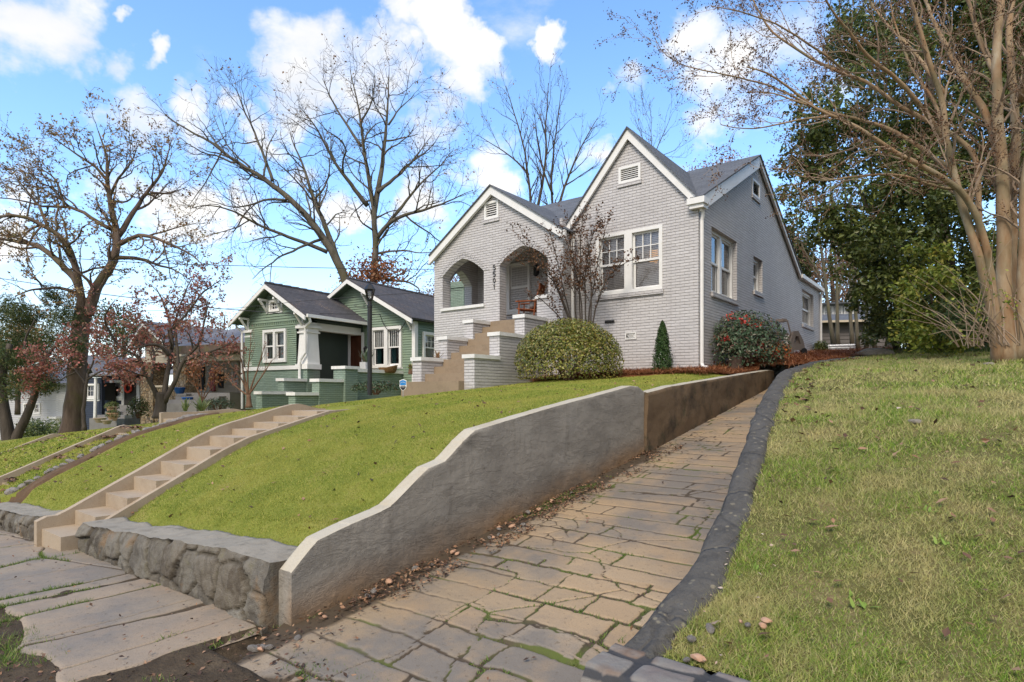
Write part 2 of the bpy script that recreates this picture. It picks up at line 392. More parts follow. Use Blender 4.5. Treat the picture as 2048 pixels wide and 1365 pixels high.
M = {}
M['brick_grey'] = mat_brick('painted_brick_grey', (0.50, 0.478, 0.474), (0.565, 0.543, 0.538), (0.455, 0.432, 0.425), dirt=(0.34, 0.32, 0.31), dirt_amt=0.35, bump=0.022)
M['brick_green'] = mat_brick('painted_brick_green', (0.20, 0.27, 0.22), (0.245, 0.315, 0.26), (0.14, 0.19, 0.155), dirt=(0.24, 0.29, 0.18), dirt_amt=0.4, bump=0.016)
M['white'] = mat_plain('white_paint', (0.74, 0.73, 0.71), 0.45, 0.05, 8, 0.001, 60, grime=(0.45, 0.42, 0.36), gamt=0.22)
M['white_brick'] = mat_plain('white_painted_concrete', (0.72, 0.71, 0.69), 0.6, 0.07, 9, 0.004, 30, grime=(0.38, 0.35, 0.29), gamt=0.35, gscale=4)
M['shingle'] = mat_shingle('grey_shingle', (0.085, 0.092, 0.105), (0.13, 0.138, 0.155))
M['shingle_dark'] = mat_shingle('dark_shingle', (0.058, 0.056, 0.062), (0.088, 0.085, 0.092), leaf=(0.33, 0.22, 0.15))
M['shingle_pale'] = mat_shingle('pale_shingle', (0.16, 0.16, 0.175), (0.22, 0.22, 0.24))
M['siding_green'] = mat_plain('green_siding', (0.185, 0.25, 0.185), 0.6, 0.10, 3, 0.0015, 60, grime=(0.24, 0.285, 0.17), gamt=0.5)
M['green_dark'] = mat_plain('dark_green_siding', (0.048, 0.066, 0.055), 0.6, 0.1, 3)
M['green_trim'] = mat_plain('green_trim', (0.095, 0.135, 0.095), 0.55, 0.08, 4)
M['siding_beige'] = mat_plain('beige_siding', (0.52, 0.44, 0.33), 0.65, 0.08, 3)
M['siding_navy'] = mat_plain('navy_siding', (0.017, 0.023, 0.040), 0.55, 0.1, 3)
M['siding_grey'] = mat_plain('pale_grey_siding', (0.45, 0.45, 0.45), 0.6, 0.08, 3)
M['shed'] = mat_plain('brown_grey_siding', (0.115, 0.10, 0.095), 0.7, 0.12, 3)
M['wood_door'] = mat_bark('stained_door_wood', (0.06, 0.022, 0.012), (0.10, 0.038, 0.02), scale=8, bump=0.002)
M['red'] = mat_plain('red_paint', (0.42, 0.03, 0.03), 0.5, 0.1, 5)
M['chair_wood'] = mat_bark('red_brown_wood', (0.17, 0.05, 0.022), (0.27, 0.09, 0.04), scale=12, bump=0.002)
M['dark_metal'] = mat_plain('black_metal', (0.010, 0.010, 0.011), 0.5, 0.15, 12, 0.001, 80, spec=0.5)
M['taupe'] = mat_plain('taupe_plastic', (0.24, 0.20, 0.175), 0.5, 0.06, 6, 0.0, spec=0.4)
M['cushion'] = mat_plain('grey_cloth', (0.36, 0.36, 0.37), 0.9, 0.1, 60, 0.002, 200)
M['blue_glaze'] = mat_plain('blue_glaze', (0.02, 0.10, 0.32), 0.25, 0.1, 6, spec=0.6)
M['terracotta'] = mat_plain('terracotta', (0.42, 0.24, 0.15), 0.75, 0.12, 8, grime=(0.4, 0.36, 0.28), gamt=0.4)
M['paleclay'] = mat_plain('pale_clay', (0.36, 0.29, 0.22), 0.8, 0.12, 8)
M['galv'] = mat_plain('galvanised_steel', (0.50, 0.51, 0.53), 0.38, 0.10, 10, metal=0.85)
M['interior'] = mat_plain('dark_interior', (0.03, 0.028, 0.026), 0.9, 0.2, 2)
M['ceiling'] = mat_plain('porch_ceiling', (0.42, 0.41, 0.40), 0.7, 0.05, 3)
M['digit'] = mat_plain('black_numeral', (0.02, 0.02, 0.022), 0.5, 0.05, 5)
M['screen'] = mat_plain('grey_blind', (0.72, 0.68, 0.64), 0.7, 0.06, 4)
M['curtain_teal'] = mat_plain('teal_curtain', (0.02, 0.10, 0.10), 0.8, 0.15, 4)
M['curtain_pale'] = mat_plain('pale_curtain', (0.28, 0.34, 0.30), 0.8, 0.12, 4)
M['porch_red'] = mat_plain('red_porch_floor', (0.20, 0.035, 0.025), 0.5, 0.1, 4)
def mat_glass(name, tint, thru):
    t = T(name); g = t.nd('ShaderNodeBsdfGlossy'); g.inputs['Roughness'].default_value = 0.02; t.i(g, 'Color', (0.9, 0.92, 0.95))
    tr = t.nd('ShaderNodeBsdfTransparent'); t.i(tr, 'Color', (thru, thru, thru * 1.02)); fr = t.nd('ShaderNodeFresnel'); fr.inputs['IOR'].default_value = 1.52
    t.L.new(t.bump(t.noise(1.3, 2), 0.004, 0.6), g.inputs['Normal'])
    f = t.m('ADD', t.m('MULTIPLY', fr.outputs[0], 1.2), tint, None, True); mx = t.nd('ShaderNodeMixShader')
    t.L.new(f, mx.inputs[0]); t.L.new(tr.outputs[0], mx.inputs[1]); t.L.new(g.outputs[0], mx.inputs[2]); t.L.new(mx.outputs[0], t.o.inputs[0]); return t.mat
M['glass'] = mat_glass('window_glass', 0.03, 0.92)
M['glass_clear'] = mat_glass('clear_glass', 0.02, 0.93)
def mat_glow(name, c, e):
    t = T(name); n = t.nd('ShaderNodeEmission'); t.i(n, 'Color', c); n.inputs[1].default_value = e; t.L.new(n.outputs[0], t.o.inputs[0]); return t.mat
M['lampglow'] = mat_glow('lit_lamp_shade', (1.0, 0.52, 0.20), 1.1)

# --- masonry and ground
def mat_concrete(name, c1, c2, stain, amt=0.5, bump=0.006, scale=1.2, extra=None, low=None):
    t = T(name)
    col = t.mix(t.noise(scale, 6, 0.6), c1, c2)
    col = t.mix(t.m('MULTIPLY', t.ramp(t.noise(scale * 1.7, 6, 0.7), [(0.48, 0), (0.70, 1)]), amt), col, stain)
    col = t.mix(t.m('MULTIPLY', t.ramp(t.noise(90, 3), [(0.5, 0), (0.75, 1)]), 0.35), col, tuple(x * 0.55 for x in c1))
    if extra is not None: col = t.mix(t.m('MULTIPLY', t.ramp(t.noise(scale * 3.1, 5, 0.7), [(0.55, 0), (0.68, 1)]), 0.6), col, extra)
    h = t.m('ADD', t.m('MULTIPLY', t.noise(14, 5, 0.6), 0.8), t.m('MULTIPLY', t.noise(110, 3), 0.35))
    return t, col, h, bump
def fin(q, rough=0.85): t, col, h, b = q; return t.end(col, rough, t.bump(h, b, 0.9), 0.2)
M['step_conc'] = fin(mat_concrete('tan_step_concrete', (0.34, 0.265, 0.185), (0.42, 0.345, 0.26), (0.25, 0.18, 0.12), 0.55, 0.004, 1.4))
M['brown_step'] = fin(mat_concrete('brown_porch_step_concrete', (0.24, 0.175, 0.115), (0.32, 0.25, 0.175), (0.16, 0.12, 0.085), 0.5, 0.004, 2.0))
def _stucco():
    t, col, h, b = mat_concrete('grey_stucco', (0.255, 0.232, 0.20), (0.315, 0.288, 0.248), (0.21, 0.188, 0.16), 0.45, 0.006, 0.9)
    a = t.attr('low')      # clay splashed up from the driveway, along the foot of the wall
    col = t.mix(t.m('MULTIPLY', t.m('MULTIPLY', a, t.ramp(t.noise(3, 5), [(0.2, 0.6), (0.6, 1.0)])), 0.95), col, (0.27, 0.155, 0.07))
    h = t.m('ADD', h, t.m('MULTIPLY', t.noise(2.6, 4, 0.55, stretch=(1, 1, 2.2)), 1.5))
    h = t.m('ADD', h, t.m('MULTIPLY', t.ramp(t.noise(1.6, 3, 0.5, dist=0.6, stretch=(1, 1, 3.5)), [(0.492, 0), (0.5, 1), (0.508, 0)]), 0.12))
    col = t.mix(t.m('MULTIPLY', t.ramp(t.noise(1.1, 5, 0.6, stretch=(1, 1, 2.2)), [(0.46, 0), (0.66, 1)]), 0.5), col, (0.125, 0.112, 0.096))
    drip = t.m('MULTIPLY', t.ramp(t.noise(7, 5, 0.65, stretch=(1, 1, 0.10)), [(0.56, 0), (0.68, 1)]), t.ramp(t.noise(1.3, 3), [(0.42, 0), (0.58, 1)]))
    col = t.mix(t.m('MULTIPLY', drip, 0.35), col, (0.12, 0.105, 0.088))
    tro = t.ramp(t.noise(2.0, 6, 0.7, dist=1.2, stretch=(1, 0.6, 2.6)), [(0.482, 1), (0.5, 0), (0.518, 1)])
    col = t.mix(t.m('MULTIPLY', t.m('SUBTRACT', 1.0, tro), 0.16), col, (0.115, 0.10, 0.085)); h = t.m('ADD', h, t.m('MULTIPLY', tro, 0.22))
    pale = t.ramp(t.noise(5.5, 5, 0.75, stretch=(1, 1, 4)), [(0.66, 0), (0.72, 1)]); col = t.mix(t.m('MULTIPLY', pale, 0.45), col, (0.38, 0.35, 0.30))
    return t.end(col, 0.8, t.bump(h, 0.012, 0.9), 0.25)
M['stucco'] = _stucco()
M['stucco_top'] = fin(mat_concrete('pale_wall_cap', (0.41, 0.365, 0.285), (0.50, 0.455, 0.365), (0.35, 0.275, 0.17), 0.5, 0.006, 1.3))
M['old_wall'] = fin(mat_concrete('brown_stained_concrete', (0.125, 0.085, 0.05), (0.19, 0.13, 0.08), (0.035, 0.03, 0.024), 0.85, 0.008, 1.3, extra=(0.05, 0.055, 0.03)))
def _kerb():
    t, col, h, b = mat_concrete('black_lichened_mortar', (0.072, 0.066, 0.058), (0.118, 0.110, 0.098), (0.045, 0.042, 0.038), 0.8, 0.022, 3.6, extra=(0.12, 0.115, 0.10))
    sp = t.m('MULTIPLY', t.ramp(t.voro(15, 'F1'), [(0.14, 1), (0.26, 0)]), t.ramp(t.noise(2.6, 4), [(0.42, 0), (0.54, 1)]))
    col = t.mix(t.m('MULTIPLY', sp, 0.75), col, (0.25, 0.22, 0.155))
    h = t.m('ADD', h, t.m('MULTIPLY', t.noise(9, 6, 0.7), 1.1))
    h = t.m('ADD', h, t.m('MULTIPLY', t.ramp(t.voro(1.7, 'DISTANCE_TO_EDGE'), [(0.0, 0), (0.03, 1)]), 0.8))
    return t.end(col, 0.8, t.bump(h, 0.03, 0.9), 0.3)
M['kerb_black'] = _kerb()
M['step_grey'] = fin(mat_concrete('grey_step_concrete', (0.17, 0.165, 0.16), (0.23, 0.22, 0.21), (0.11, 0.105, 0.10), 0.5, 0.006, 1.2))
def mat_stone(name, cols, mortar, scale=3.2, gap=0.06, bump=0.05, rough=0.85, stretch=(1, 1, 1), moss=None):
    t = T(name); mp = t.nd('ShaderNodeMapping'); t.L.new(t.obj, mp.inputs[0]); mp.inputs['Scale'].default_value = stretch
    wn = t.nd('ShaderNodeTexNoise'); t.L.new(t.obj, wn.inputs[0]); wn.inputs['Scale'].default_value = 4
    mm = t.nd('ShaderNodeMix', data_type='VECTOR'); mm.inputs[0].default_value = 0.06; t.L.new(mp.outputs[0], mm.inputs[4]); t.L.new(wn.outputs['Color'], mm.inputs[5])
    vec = mm.outputs[1]
    cell = t.voro(scale, 'F1', vec, 'Color'); edge = t.voro(scale, 'DISTANCE_TO_EDGE', vec)
    sp = t.nd('ShaderNodeSeparateColor'); t.L.new(cell, sp.inputs[0])
    k = len(cols); col = t.ramp(sp.outputs[0], [(j / max(1, k - 1) * 0.98 + 0.01, c) for j, c in enumerate(cols)])
    col = t.mix(t.m('MULTIPLY', t.noise(12, 5), 0.5), col, tuple(x * 0.5 for x in cols[0]))
    e = t.ramp(edge, [(gap * 0.4, 0.0), (gap, 1.0)])
    col = t.mix(e, mortar, col)
    if moss: col = t.mix(t.m('MULTIPLY', t.ramp(t.noise(2.1, 5), [(0.5, 0), (0.66, 1)]), 0.55), col, moss)
    h = t.m('ADD', e, t.m('MULTIPLY', t.noise(16, 5), 0.5))
    return t.end(col, rough, t.bump(h, bump, 0.9), 0.25)
def _stonedark():
    t, col, h, b = mat_concrete('dark_mossy_stone', (0.145, 0.130, 0.105), (0.215, 0.198, 0.165), (0.06, 0.05, 0.038), 0.75, 0.02, 3.4, extra=(0.14, 0.13, 0.055))
    col = t.mix(t.m('MULTIPLY', t.ramp(t.noise(5.5, 6, 0.7, dist=0.8, stretch=(1, 1, 0.55)), [(0.48, 0), (0.60, 1)]), 0.85), col, (0.032, 0.024, 0.018))
    col = t.mix(0.45, col, t.ramp(t.attr('tone'), [(0.05, (0.10, 0.085, 0.065)), (0.4, (0.20, 0.185, 0.16)), (0.7, (0.145, 0.115, 0.08)), (0.95, (0.25, 0.235, 0.205))]))
    col = t.mix(t.m('MULTIPLY', t.ramp(t.noise(2.3, 4, 0.6), [(0.60, 0), (0.68, 1)]), 0.5), col, (0.24, 0.145, 0.07))
    col = t.mix(t.m('MULTIPLY', t.attr('moss'), 0.7), col, (0.04, 0.032, 0.022))
    return t.end(col, 0.85, t.bump(h, 0.03, 0.9), 0.2)
M['stone_dark'] = _stonedark()
M['stone_top'] = fin(mat_concrete('weathered_wall_top', (0.25, 0.22, 0.175), (0.34, 0.305, 0.25), (0.16, 0.14, 0.11), 0.6, 0.012, 2.2, extra=(0.12, 0.11, 0.085)))
M['stone_mix'] = mat_stone('fieldstone', [(0.32, 0.22, 0.12), (0.20, 0.13, 0.07), (0.42, 0.33, 0.22), (0.26, 0.19, 0.11), (0.48, 0.40, 0.30)], (0.10, 0.08, 0.06), 6.5, 0.07, 0.05)
M['stone_edge'] = mat_stone('slate_blocks', [(0.21, 0.20, 0.195), (0.155, 0.135, 0.125), (0.25, 0.235, 0.215)], (0.045, 0.045, 0.048), 4.4, 0.13, 0.03)
M['rock'] = mat_concrete('rock_border', (0.20, 0.18, 0.16), (0.42, 0.39, 0.36), (0.14, 0.10, 0.07), 0.6, 0.02, 3.0)
M['rock'] = fin(M['rock'])
def _pave(name, c1, c2, dark, tan, moss_c):
    t = T(name); a = t.attr('moss'); tone = t.attr('tone')
    col = t.mix(t.noise(1.6, 5), c1, c2)
    col = t.mix(0.62, col, t.ramp(tone, [(0.02, tuple(x * 0.62 for x in c1)), (0.35, c1), (0.6, tan), (0.98, tuple(x * 1.18 for x in c2))]))
    col = t.mix(t.m('MULTIPLY', t.ramp(t.noise(0.8, 6, 0.62), [(0.42, 0), (0.58, 1)]), 0.92), col, dark)
    col = t.mix(t.m('MULTIPLY', t.ramp(t.noise(2.6, 5, 0.62), [(0.5, 0), (0.68, 1)]), 0.55), col, tan)
    col = t.mix(t.m('MULTIPLY', t.ramp(t.noise(120, 3), [(0.5, 0), (0.72, 1)]), 0.4), col, tuple(x * 0.45 for x in c1))
    col = t.mix(t.m('MULTIPLY', t.ramp(t.noise(30, 3), [(0.62, 0), (0.7, 1)]), 0.5), col, tuple(x * 0.35 for x in c1))
    mossn = t.m('MULTIPLY', t.ramp(t.noise(2.1, 5), [(0.50, 0), (0.64, 1)]), t.m('GREATER_THAN', tone, -0.05))
    joint = t.mix(mossn, (0.075, 0.055, 0.036), moss_c)
    col = t.mix(t.ramp(a, [(0.25, 0), (0.6, 1)]), col, joint)
    h = t.m('ADD', t.m('MULTIPLY', t.noise(18, 5), 0.8), t.m('MULTIPLY', t.noise(120, 3), 0.4))
    return t.end(col, 0.8, t.bump(h, 0.006, 0.9), 0.25)
M['drive'] = _pave('driveway_paving', (0.315, 0.235, 0.15), (0.37, 0.285, 0.19), (0.17, 0.15, 0.128), (0.35, 0.235, 0.13), (0.085, 0.105, 0.022))
M['walk'] = _pave('sidewalk_paving', (0.28, 0.225, 0.165), (0.34, 0.285, 0.22), (0.19, 0.168, 0.145), (0.32, 0.235, 0.16), (0.09, 0.105, 0.035))
def _soil(name, a, b, c, sc=3):
    t = T(name); col = t.ramp(t.noise(sc, 7, 0.7), [(0.32, a), (0.5, b), (0.68, c)])
    col = t.mix(t.m('MULTIPLY', t.noise(60, 4), 0.5), col, tuple(x * 0.5 for x in a))
    return t.end(col, 0.95, t.bump(t.noise(25, 6, 0.7), 0.03, 0.9), 0.1)
M['lawn_soil'] = _soil('lawn_thatch', (0.15, 0.18, 0.03), (0.25, 0.265, 0.05), (0.32, 0.28, 0.085), 2.2)
M['lawn_soil_dry'] = _soil('dry_lawn_thatch', (0.085, 0.09, 0.025), (0.17, 0.155, 0.06), (0.31, 0.235, 0.13), 2.6)
M['dirt'] = _soil('dark_soil', (0.065, 0.048, 0.033), (0.105, 0.078, 0.052), (0.17, 0.125, 0.08), 3.5)
M['clay'] = _soil('red_brown_soil', (0.10, 0.065, 0.04), (0.15, 0.095, 0.055), (0.20, 0.13, 0.08), 3)
M['straw_bed'] = _soil('straw_bed', (0.12, 0.045, 0.02), (0.20, 0.075, 0.032), (0.27, 0.11, 0.05), 8)
M['ground'] = _soil('field_ground', (0.07, 0.075, 0.03), (0.11, 0.105, 0.045), (0.15, 0.12, 0.07), 0.4)
M['grass'] = mat_leaf('short_grass', [(0.13, 0.205, 0.027), (0.235, 0.305, 0.045), (0.35, 0.385, 0.068), (0.50, 0.455, 0.13)], 0.6, 0.35, 0.2, 0.9, (0.45, 0.41, 0.10))
M['grass_dry'] = mat_leaf('mixed_grass', [(0.12, 0.22, 0.026), (0.22, 0.35, 0.05), (0.30, 0.40, 0.065), (0.44, 0.44, 0.13), (0.58, 0.49, 0.27), (0.18, 0.30, 0.04)], 0.6, 0.35, 0.2, 1.6, (0.58, 0.49, 0.24))
M['grass_lush'] = mat_leaf('weedy_grass', [(0.07, 0.14, 0.02), (0.11, 0.19, 0.03), (0.16, 0.23, 0.05), (0.25, 0.24, 0.09)], 0.55, 0.25, 0.25)
M['straw'] = mat_leaf('pine_straw_needles', [(0.16, 0.055, 0.025), (0.26, 0.095, 0.04), (0.36, 0.15, 0.065), (0.42, 0.22, 0.11)], 0.7, 0.1, 0.2)
M['litter'] = mat_leaf('fallen_leaf', [(0.07, 0.04, 0.025), (0.05, 0.03, 0.02), (0.13, 0.07, 0.04), (0.25, 0.13, 0.07), (0.36, 0.22, 0.13), (0.13, 0.07, 0.05)], 0.6, 0.1, 0.3)
M['pale_litter'] = mat_leaf('pale_dry_leaf', [(0.5, 0.40, 0.33), (0.38, 0.25, 0.17), (0.55, 0.48, 0.42)], 0.6, 0.1, 0.3)
M['holly'] = mat_leaf('dark_evergreen_leaf', [(0.035, 0.058, 0.015), (0.075, 0.108, 0.024), (0.12, 0.155, 0.035), (0.19, 0.215, 0.05), (0.055, 0.082, 0.02), (0.13, 0.135, 0.035)], 0.42, 0.30, 0.45)
M['cedar'] = mat_leaf('conifer_leaf', [(0.035, 0.06, 0.022), (0.06, 0.09, 0.03), (0.09, 0.12, 0.04), (0.16, 0.14, 0.05)], 0.6, 0.2, 0.25)
M['bushy'] = mat_leaf('variegated_bush_leaf', [(0.055, 0.085, 0.015), (0.11, 0.145, 0.022), (0.19, 0.205, 0.032), (0.30, 0.28, 0.05), (0.20, 0.13, 0.035), (0.34, 0.33, 0.13)], 0.4, 0.2, 0.45)
M['cypress'] = mat_leaf('cypress_leaf', [(0.02, 0.052, 0.014), (0.04, 0.085, 0.02), (0.06, 0.105, 0.025)], 0.55, 0.2, 0.3)
M['nandina'] = mat_leaf('nandina_leaf', [(0.03, 0.065, 0.03), (0.055, 0.10, 0.045), (0.08, 0.13, 0.065), (0.12, 0.15, 0.09), (0.12, 0.05, 0.03)], 0.42, 0.2, 0.45)
M['berry'] = mat_leaf('red_berry', [(0.45, 0.025, 0.02), (0.60, 0.06, 0.03)], 0.35, 0.0, 0.5)
M['orange_leaf'] = mat_leaf('orange_leaf', [(0.55, 0.12, 0.02), (0.62, 0.24, 0.04), (0.42, 0.07, 0.02)], 0.5, 0.3)
M['dogwood'] = mat_leaf('dusky_red_leaf', [(0.20, 0.07, 0.055), (0.30, 0.10, 0.085), (0.36, 0.17, 0.12), (0.24, 0.16, 0.09), (0.42, 0.12, 0.10)], 0.5, 0.3)
M['oakleaf'] = mat_leaf('tan_oak_leaf', [(0.27, 0.18, 0.07), (0.36, 0.24, 0.10), (0.30, 0.15, 0.08), (0.24, 0.22, 0.07)], 0.55, 0.3)
M['rust'] = mat_leaf('rust_leaf', [(0.27, 0.085, 0.035), (0.38, 0.15, 0.06), (0.22, 0.10, 0.05), (0.33, 0.20, 0.10)], 0.55, 0.3)
M['tanleaf'] = mat_leaf('withered_leaf', [(0.26, 0.165, 0.10), (0.34, 0.22, 0.13), (0.20, 0.12, 0.07), (0.30, 0.15, 0.08)], 0.6, 0.3)
M['yellowgreen'] = mat_leaf('yellow_green_leaf', [(0.10, 0.15, 0.02), (0.19, 0.24, 0.03), (0.32, 0.34, 0.05), (0.06, 0.10, 0.02), (0.40, 0.34, 0.06)], 0.45, 0.3)
M['seedhead'] = mat_leaf('dark_seed_head', [(0.07, 0.035, 0.022), (0.12, 0.06, 0.035), (0.16, 0.09, 0.05)], 0.8, 0.05, 0.15)
M['weed'] = mat_leaf('weed_leaf', [(0.13, 0.24, 0.03), (0.20, 0.32, 0.05), (0.26, 0.36, 0.07)], 0.45, 0.3, 0.4)
M['iris'] = mat_leaf('sword_leaf', [(0.14, 0.22, 0.08), (0.24, 0.30, 0.12), (0.36, 0.38, 0.18)], 0.5, 0.3)
M['bark'] = mat_bark('grey_brown_bark', (0.045, 0.035, 0.028), (0.095, 0.075, 0.06), (0.15, 0.125, 0.10), moss=(0.085, 0.08, 0.025))
M['bark_dark'] = mat_bark('dark_bark', (0.045, 0.037, 0.03), (0.085, 0.07, 0.058), (0.13, 0.11, 0.09))
M['bark_pecan'] = mat_bark('pecan_bark', (0.075, 0.065, 0.05), (0.13, 0.115, 0.09), (0.20, 0.175, 0.14), moss=(0.10, 0.09, 0.035))
M['bark_red'] = mat_bark('reddish_trunk_bark', (0.085, 0.06, 0.045), (0.15, 0.11, 0.085), (0.21, 0.165, 0.13), moss=(0.12, 0.11, 0.04))
M['bark_crepe'] = mat_bark('smooth_peeling_bark', (0.25, 0.135, 0.065), (0.35, 0.26, 0.165), (0.45, 0.415, 0.325), scale=5.5, bump=0.010, stretch=(1, 1, 0.30), moss=(0.15, 0.15, 0.09))
M['twig'] = mat_bark('brown_twig', (0.10, 0.055, 0.035), (0.17, 0.10, 0.065), scale=9, bump=0.002)
M['twig_crepe'] = mat_bark('tan_twig', (0.19, 0.13, 0.09), (0.33, 0.25, 0.18), scale=6, bump=0.002)
M['stem_grey'] = mat_bark('grey_stem', (0.09, 0.08, 0.06), (0.16, 0.14, 0.10), scale=6, bump=0.004, moss=(0.10, 0.12, 0.04))
M['stump'] = mat_bark('weathered_stump', (0.045, 0.03, 0.022), (0.09, 0.06, 0.045), scale=10, bump=0.01)
M['sign_blue'] = mat_plain('blue_sign', (0.015, 0.19, 0.50), 0.4, 0.05, 4)
M['wire'] = mat_plain('black_cable', (0.03, 0.03, 0.033), 0.6, 0.1, 4)
M['wicker'] = mat_stone('wicker', [(0.34, 0.19, 0.08), (0.22, 0.12, 0.05), (0.45, 0.28, 0.13)], (0.08, 0.045, 0.02), 26, 0.10, 0.02, stretch=(1, 1, 1.6))
# ------------------------------------------------------------------ terrain
def fall(x):
    """the street runs downhill to the left"""
    s = -np.asarray(x, float)
    return np.where(s < 3, -0.02 * np.maximum(s + 1, 0), -0.08 - 0.075 * (np.minimum(s, 90) - 3))
BN = [-10.75, -10.4, -10.0, -8.9, -7.7, -6.5, -5.2, -3.0, 0.0, 13.0, 40.0]
BZ = [0.40, 0.50, 0.70, 1.12, 1.44, 1.58, 1.69, 1.88, 2.15, 3.30, 3.6]
def bank(x, y): return np.interp(y, BN, BZ) + fall(x)
DY = [-12.0, -11.3, -10.9, -9.0, -5.2, 0.9, 2.0, 4.0, 13.0, 40]
DZ = [-0.06, -0.04, 0.0, 0.24, 0.78, 1.72, 2.05, 2.45, 3.28, 3.6]
KPX = [(1237, 1290, 3.2), (1298, 1224, 3.42), (1378, 1131, 3.85), (1446, 1001, 4.6), (1479, 911, 5.25), (1504, 830, 6.3), (1529, 780, 7.6), (1554, 745, 9.2), (1600, 727, 10.8), (1660, 718, 12.8), (1705, 714, 14.2)]
KP = LOT.inv(np.array([px(*q) for q in KPX])); KP = np.vstack([KP, [[2.9, 6.2, 2.72]]])
print('kerb', np.round(KP, 2).tolist())
def kerb_x(y): return np.interp(y, KP[:, 1], KP[:, 0])
RY = list(KP[:, 1]) + [13, 40]; RZ = list(KP[:, 2] - 0.05) + [3.3, 3.7]
def rlawn(x, y): return np.interp(y, RY, RZ) + 0.0 * x
def drive_z(y): return np.interp(y, DY, DZ)
WX = 1.17            # driveway face of the stucco wall
def ground_z(x, y):
    x = np.asarray(x, float); y = np.asarray(y, float)
    walk = np.where(x < 1.3, fall(x), 0.0)
    z = np.where(x < 1.05, np.where(y < -10.7, walk, bank(x, y)), np.where(x < kerb_x(y) + 0.1, np.where(y < 1.3, drive_z(y), np.interp(y, DY, DZ)), np.where(y < -10.2, 0.0, rlawn(x, y))))
    return z
def gpt(x, y, dz=0.0): return LOT.p(x, y, float(ground_z(x, y)) + dz)
def ray_ground(u, v, lo=2.0, hi=70.0):
    """first point where the line of sight through photo pixel (u, v) meets the terrain, in lot coordinates"""
    prev = None
    for Y in np.linspace(lo, hi, 3000):
        p = px(u, v, Y); q = LOT.inv(p)[0]
        if q[2] < float(ground_z(q[0], q[1])): return q
    return q

def gridmesh(x0, x1, y0, y1, dx, dy, zf, xf=None):
    xs = np.linspace(0, 1, max(2, int((x1 - x0) / dx) + 1)); ys = np.linspace(y0, y1, max(2, int((y1 - y0) / dy) + 1))
    Yg, U = np.meshgrid(ys, xs, indexing='ij')
    X = x0 + (x1 - x0) * U if xf is None else xf(U, Yg)
    return X, Yg, zf(X, Yg)
def put_grid(mb, X, Y, Z, m=0, attr=None):
    P = LOT.w(np.stack([X.ravel(), Y.ravel(), Z.ravel()], 1)).reshape(X.shape + (3,))
    return mb.grid(P, m, attr)
LA = LOT.ang; L0 = LOT.p(0, 0, 0)

# top line of the driveway walls, read off the photograph in the plane of their face
TOPPX = [(583, 1145), (634, 1081), (700, 1050), (765, 1022), (783, 1012), (856, 937), (893, 921), (925, 885), (950, 861), (1010, 842), (1100, 816), (1200, 789), (1262, 772), (1278, 774), (1288, 783)]
def wallpt(u, v, xw):
    k = (u - CU) / F; o = LOT.p(xw, 0, 0); y = (o[1] * k - o[0]) / (LOT.ey[0] - k * LOT.ey[1]); Yd = o[1] + y * LOT.ey[1]
    return y, EYE + (HV - v) / F * Yd
prof = [wallpt(u, v, WX) for u, v in TOPPX]
py, pz = np.array(prof).T
ys = np.unique(np.concatenate([np.linspace(py[0], py[-1], 260), py])); zt = np.interp(ys, py, pz)
k = np.exp(-np.linspace(-2, 2, 9) ** 2); k /= k.sum(); zs = np.convolve(np.pad(zt, 4, 'edge'), k, 'valid'); zs[:3] = zt[:3]
zs = zs + 0.008 * (fbm(ys * 3, ys * 0, 5) - 0.5)
YW, ZW = ys.copy(), zs.copy()
po = np.array([wallpt(u, v, WX + 0.05) for u, v in [(1290, 786), (1345, 772), (1400, 763), (1470, 751), (1540, 740)]])
WTY = np.r_[-10.75, YW, po[1:, 0], 1.6]; WTZ = np.r_[ZW[0] - .05, ZW, po[1:, 1], po[-1, 1] + .02]

# far ground, under everything
mb = MB(); xs = np.concatenate([np.linspace(-400, -60, 12), np.linspace(-50, 30, 41), np.linspace(40, 300, 10)])
ys = np.concatenate([np.linspace(-300, -20, 10), np.linspace(-16, 30, 24), np.linspace(40, 500, 12)])
X, Y = np.meshgrid(xs, ys); Z = np.where(Y < -10.5, fall(X) - 0.5, np.minimum(bank(X, Y), rlawn(X, Y)) - 0.9)
Z = np.where((X > 0.8) & (Y < 14), np.minimum(Z, -0.4), Z); Z = np.where(Y > 20, bank(X, Y) - 0.3, Z)
put_grid(mb, X, Y, Z); struct('ground', mb, M['ground'], L0, LA, True)

# lawn of the two near lots and the slope beyond
mb = MB(); bump = lambda X, Y: 0.05 * (fbm(X * 0.7, Y * 0.7, 3) - 0.5) + 0.02 * (fbm(X * 3, Y * 3, 5) - 0.5)
def lawnz(X, Y):
    z = bank(X, Y) + bump(X, Y)
    w = sstep(0.0, 0.9, X) * sstep(-10.7, -10.5, Y) * sstep(1.6, 1.0, Y)
    z = z * (1 - w) + (np.interp(Y, WTY, WTZ) - 0.035) * w            # meets the top of the stucco wall
    top = np.where(X > -3.3, .42 - .16 * sstep(.8, -2.8, X), .26) + fall(X) - .01
    z = z - 0.16 * sstep(0.6, -3.0, X) * sstep(-8.6, -10.5, Y)
    z = z - 0.04 * sstep(-2.3, -2.72, X) * sstep(-4.2, -3.9, X) * (Y < -7.3) + 0.10 * sstep(-3.6, -4.1, X) * sstep(-9.0, -7, X) * (Y < -7.3)
    z = z - np.maximum(z - top, 0) * sstep(-10.28, -10.52, Y) * ((X > -7.3) & (X < 1.0))
    return np.where((X > -3.64) & (X < -2.75) & (Y < -7.35), np.minimum(z, 5) - 0.35, z)
X, Y, Z = gridmesh(-13, 1.03, -10.60, 0.0, 0.07, 0.07, lawnz); put_grid(mb, X, Y, Z)
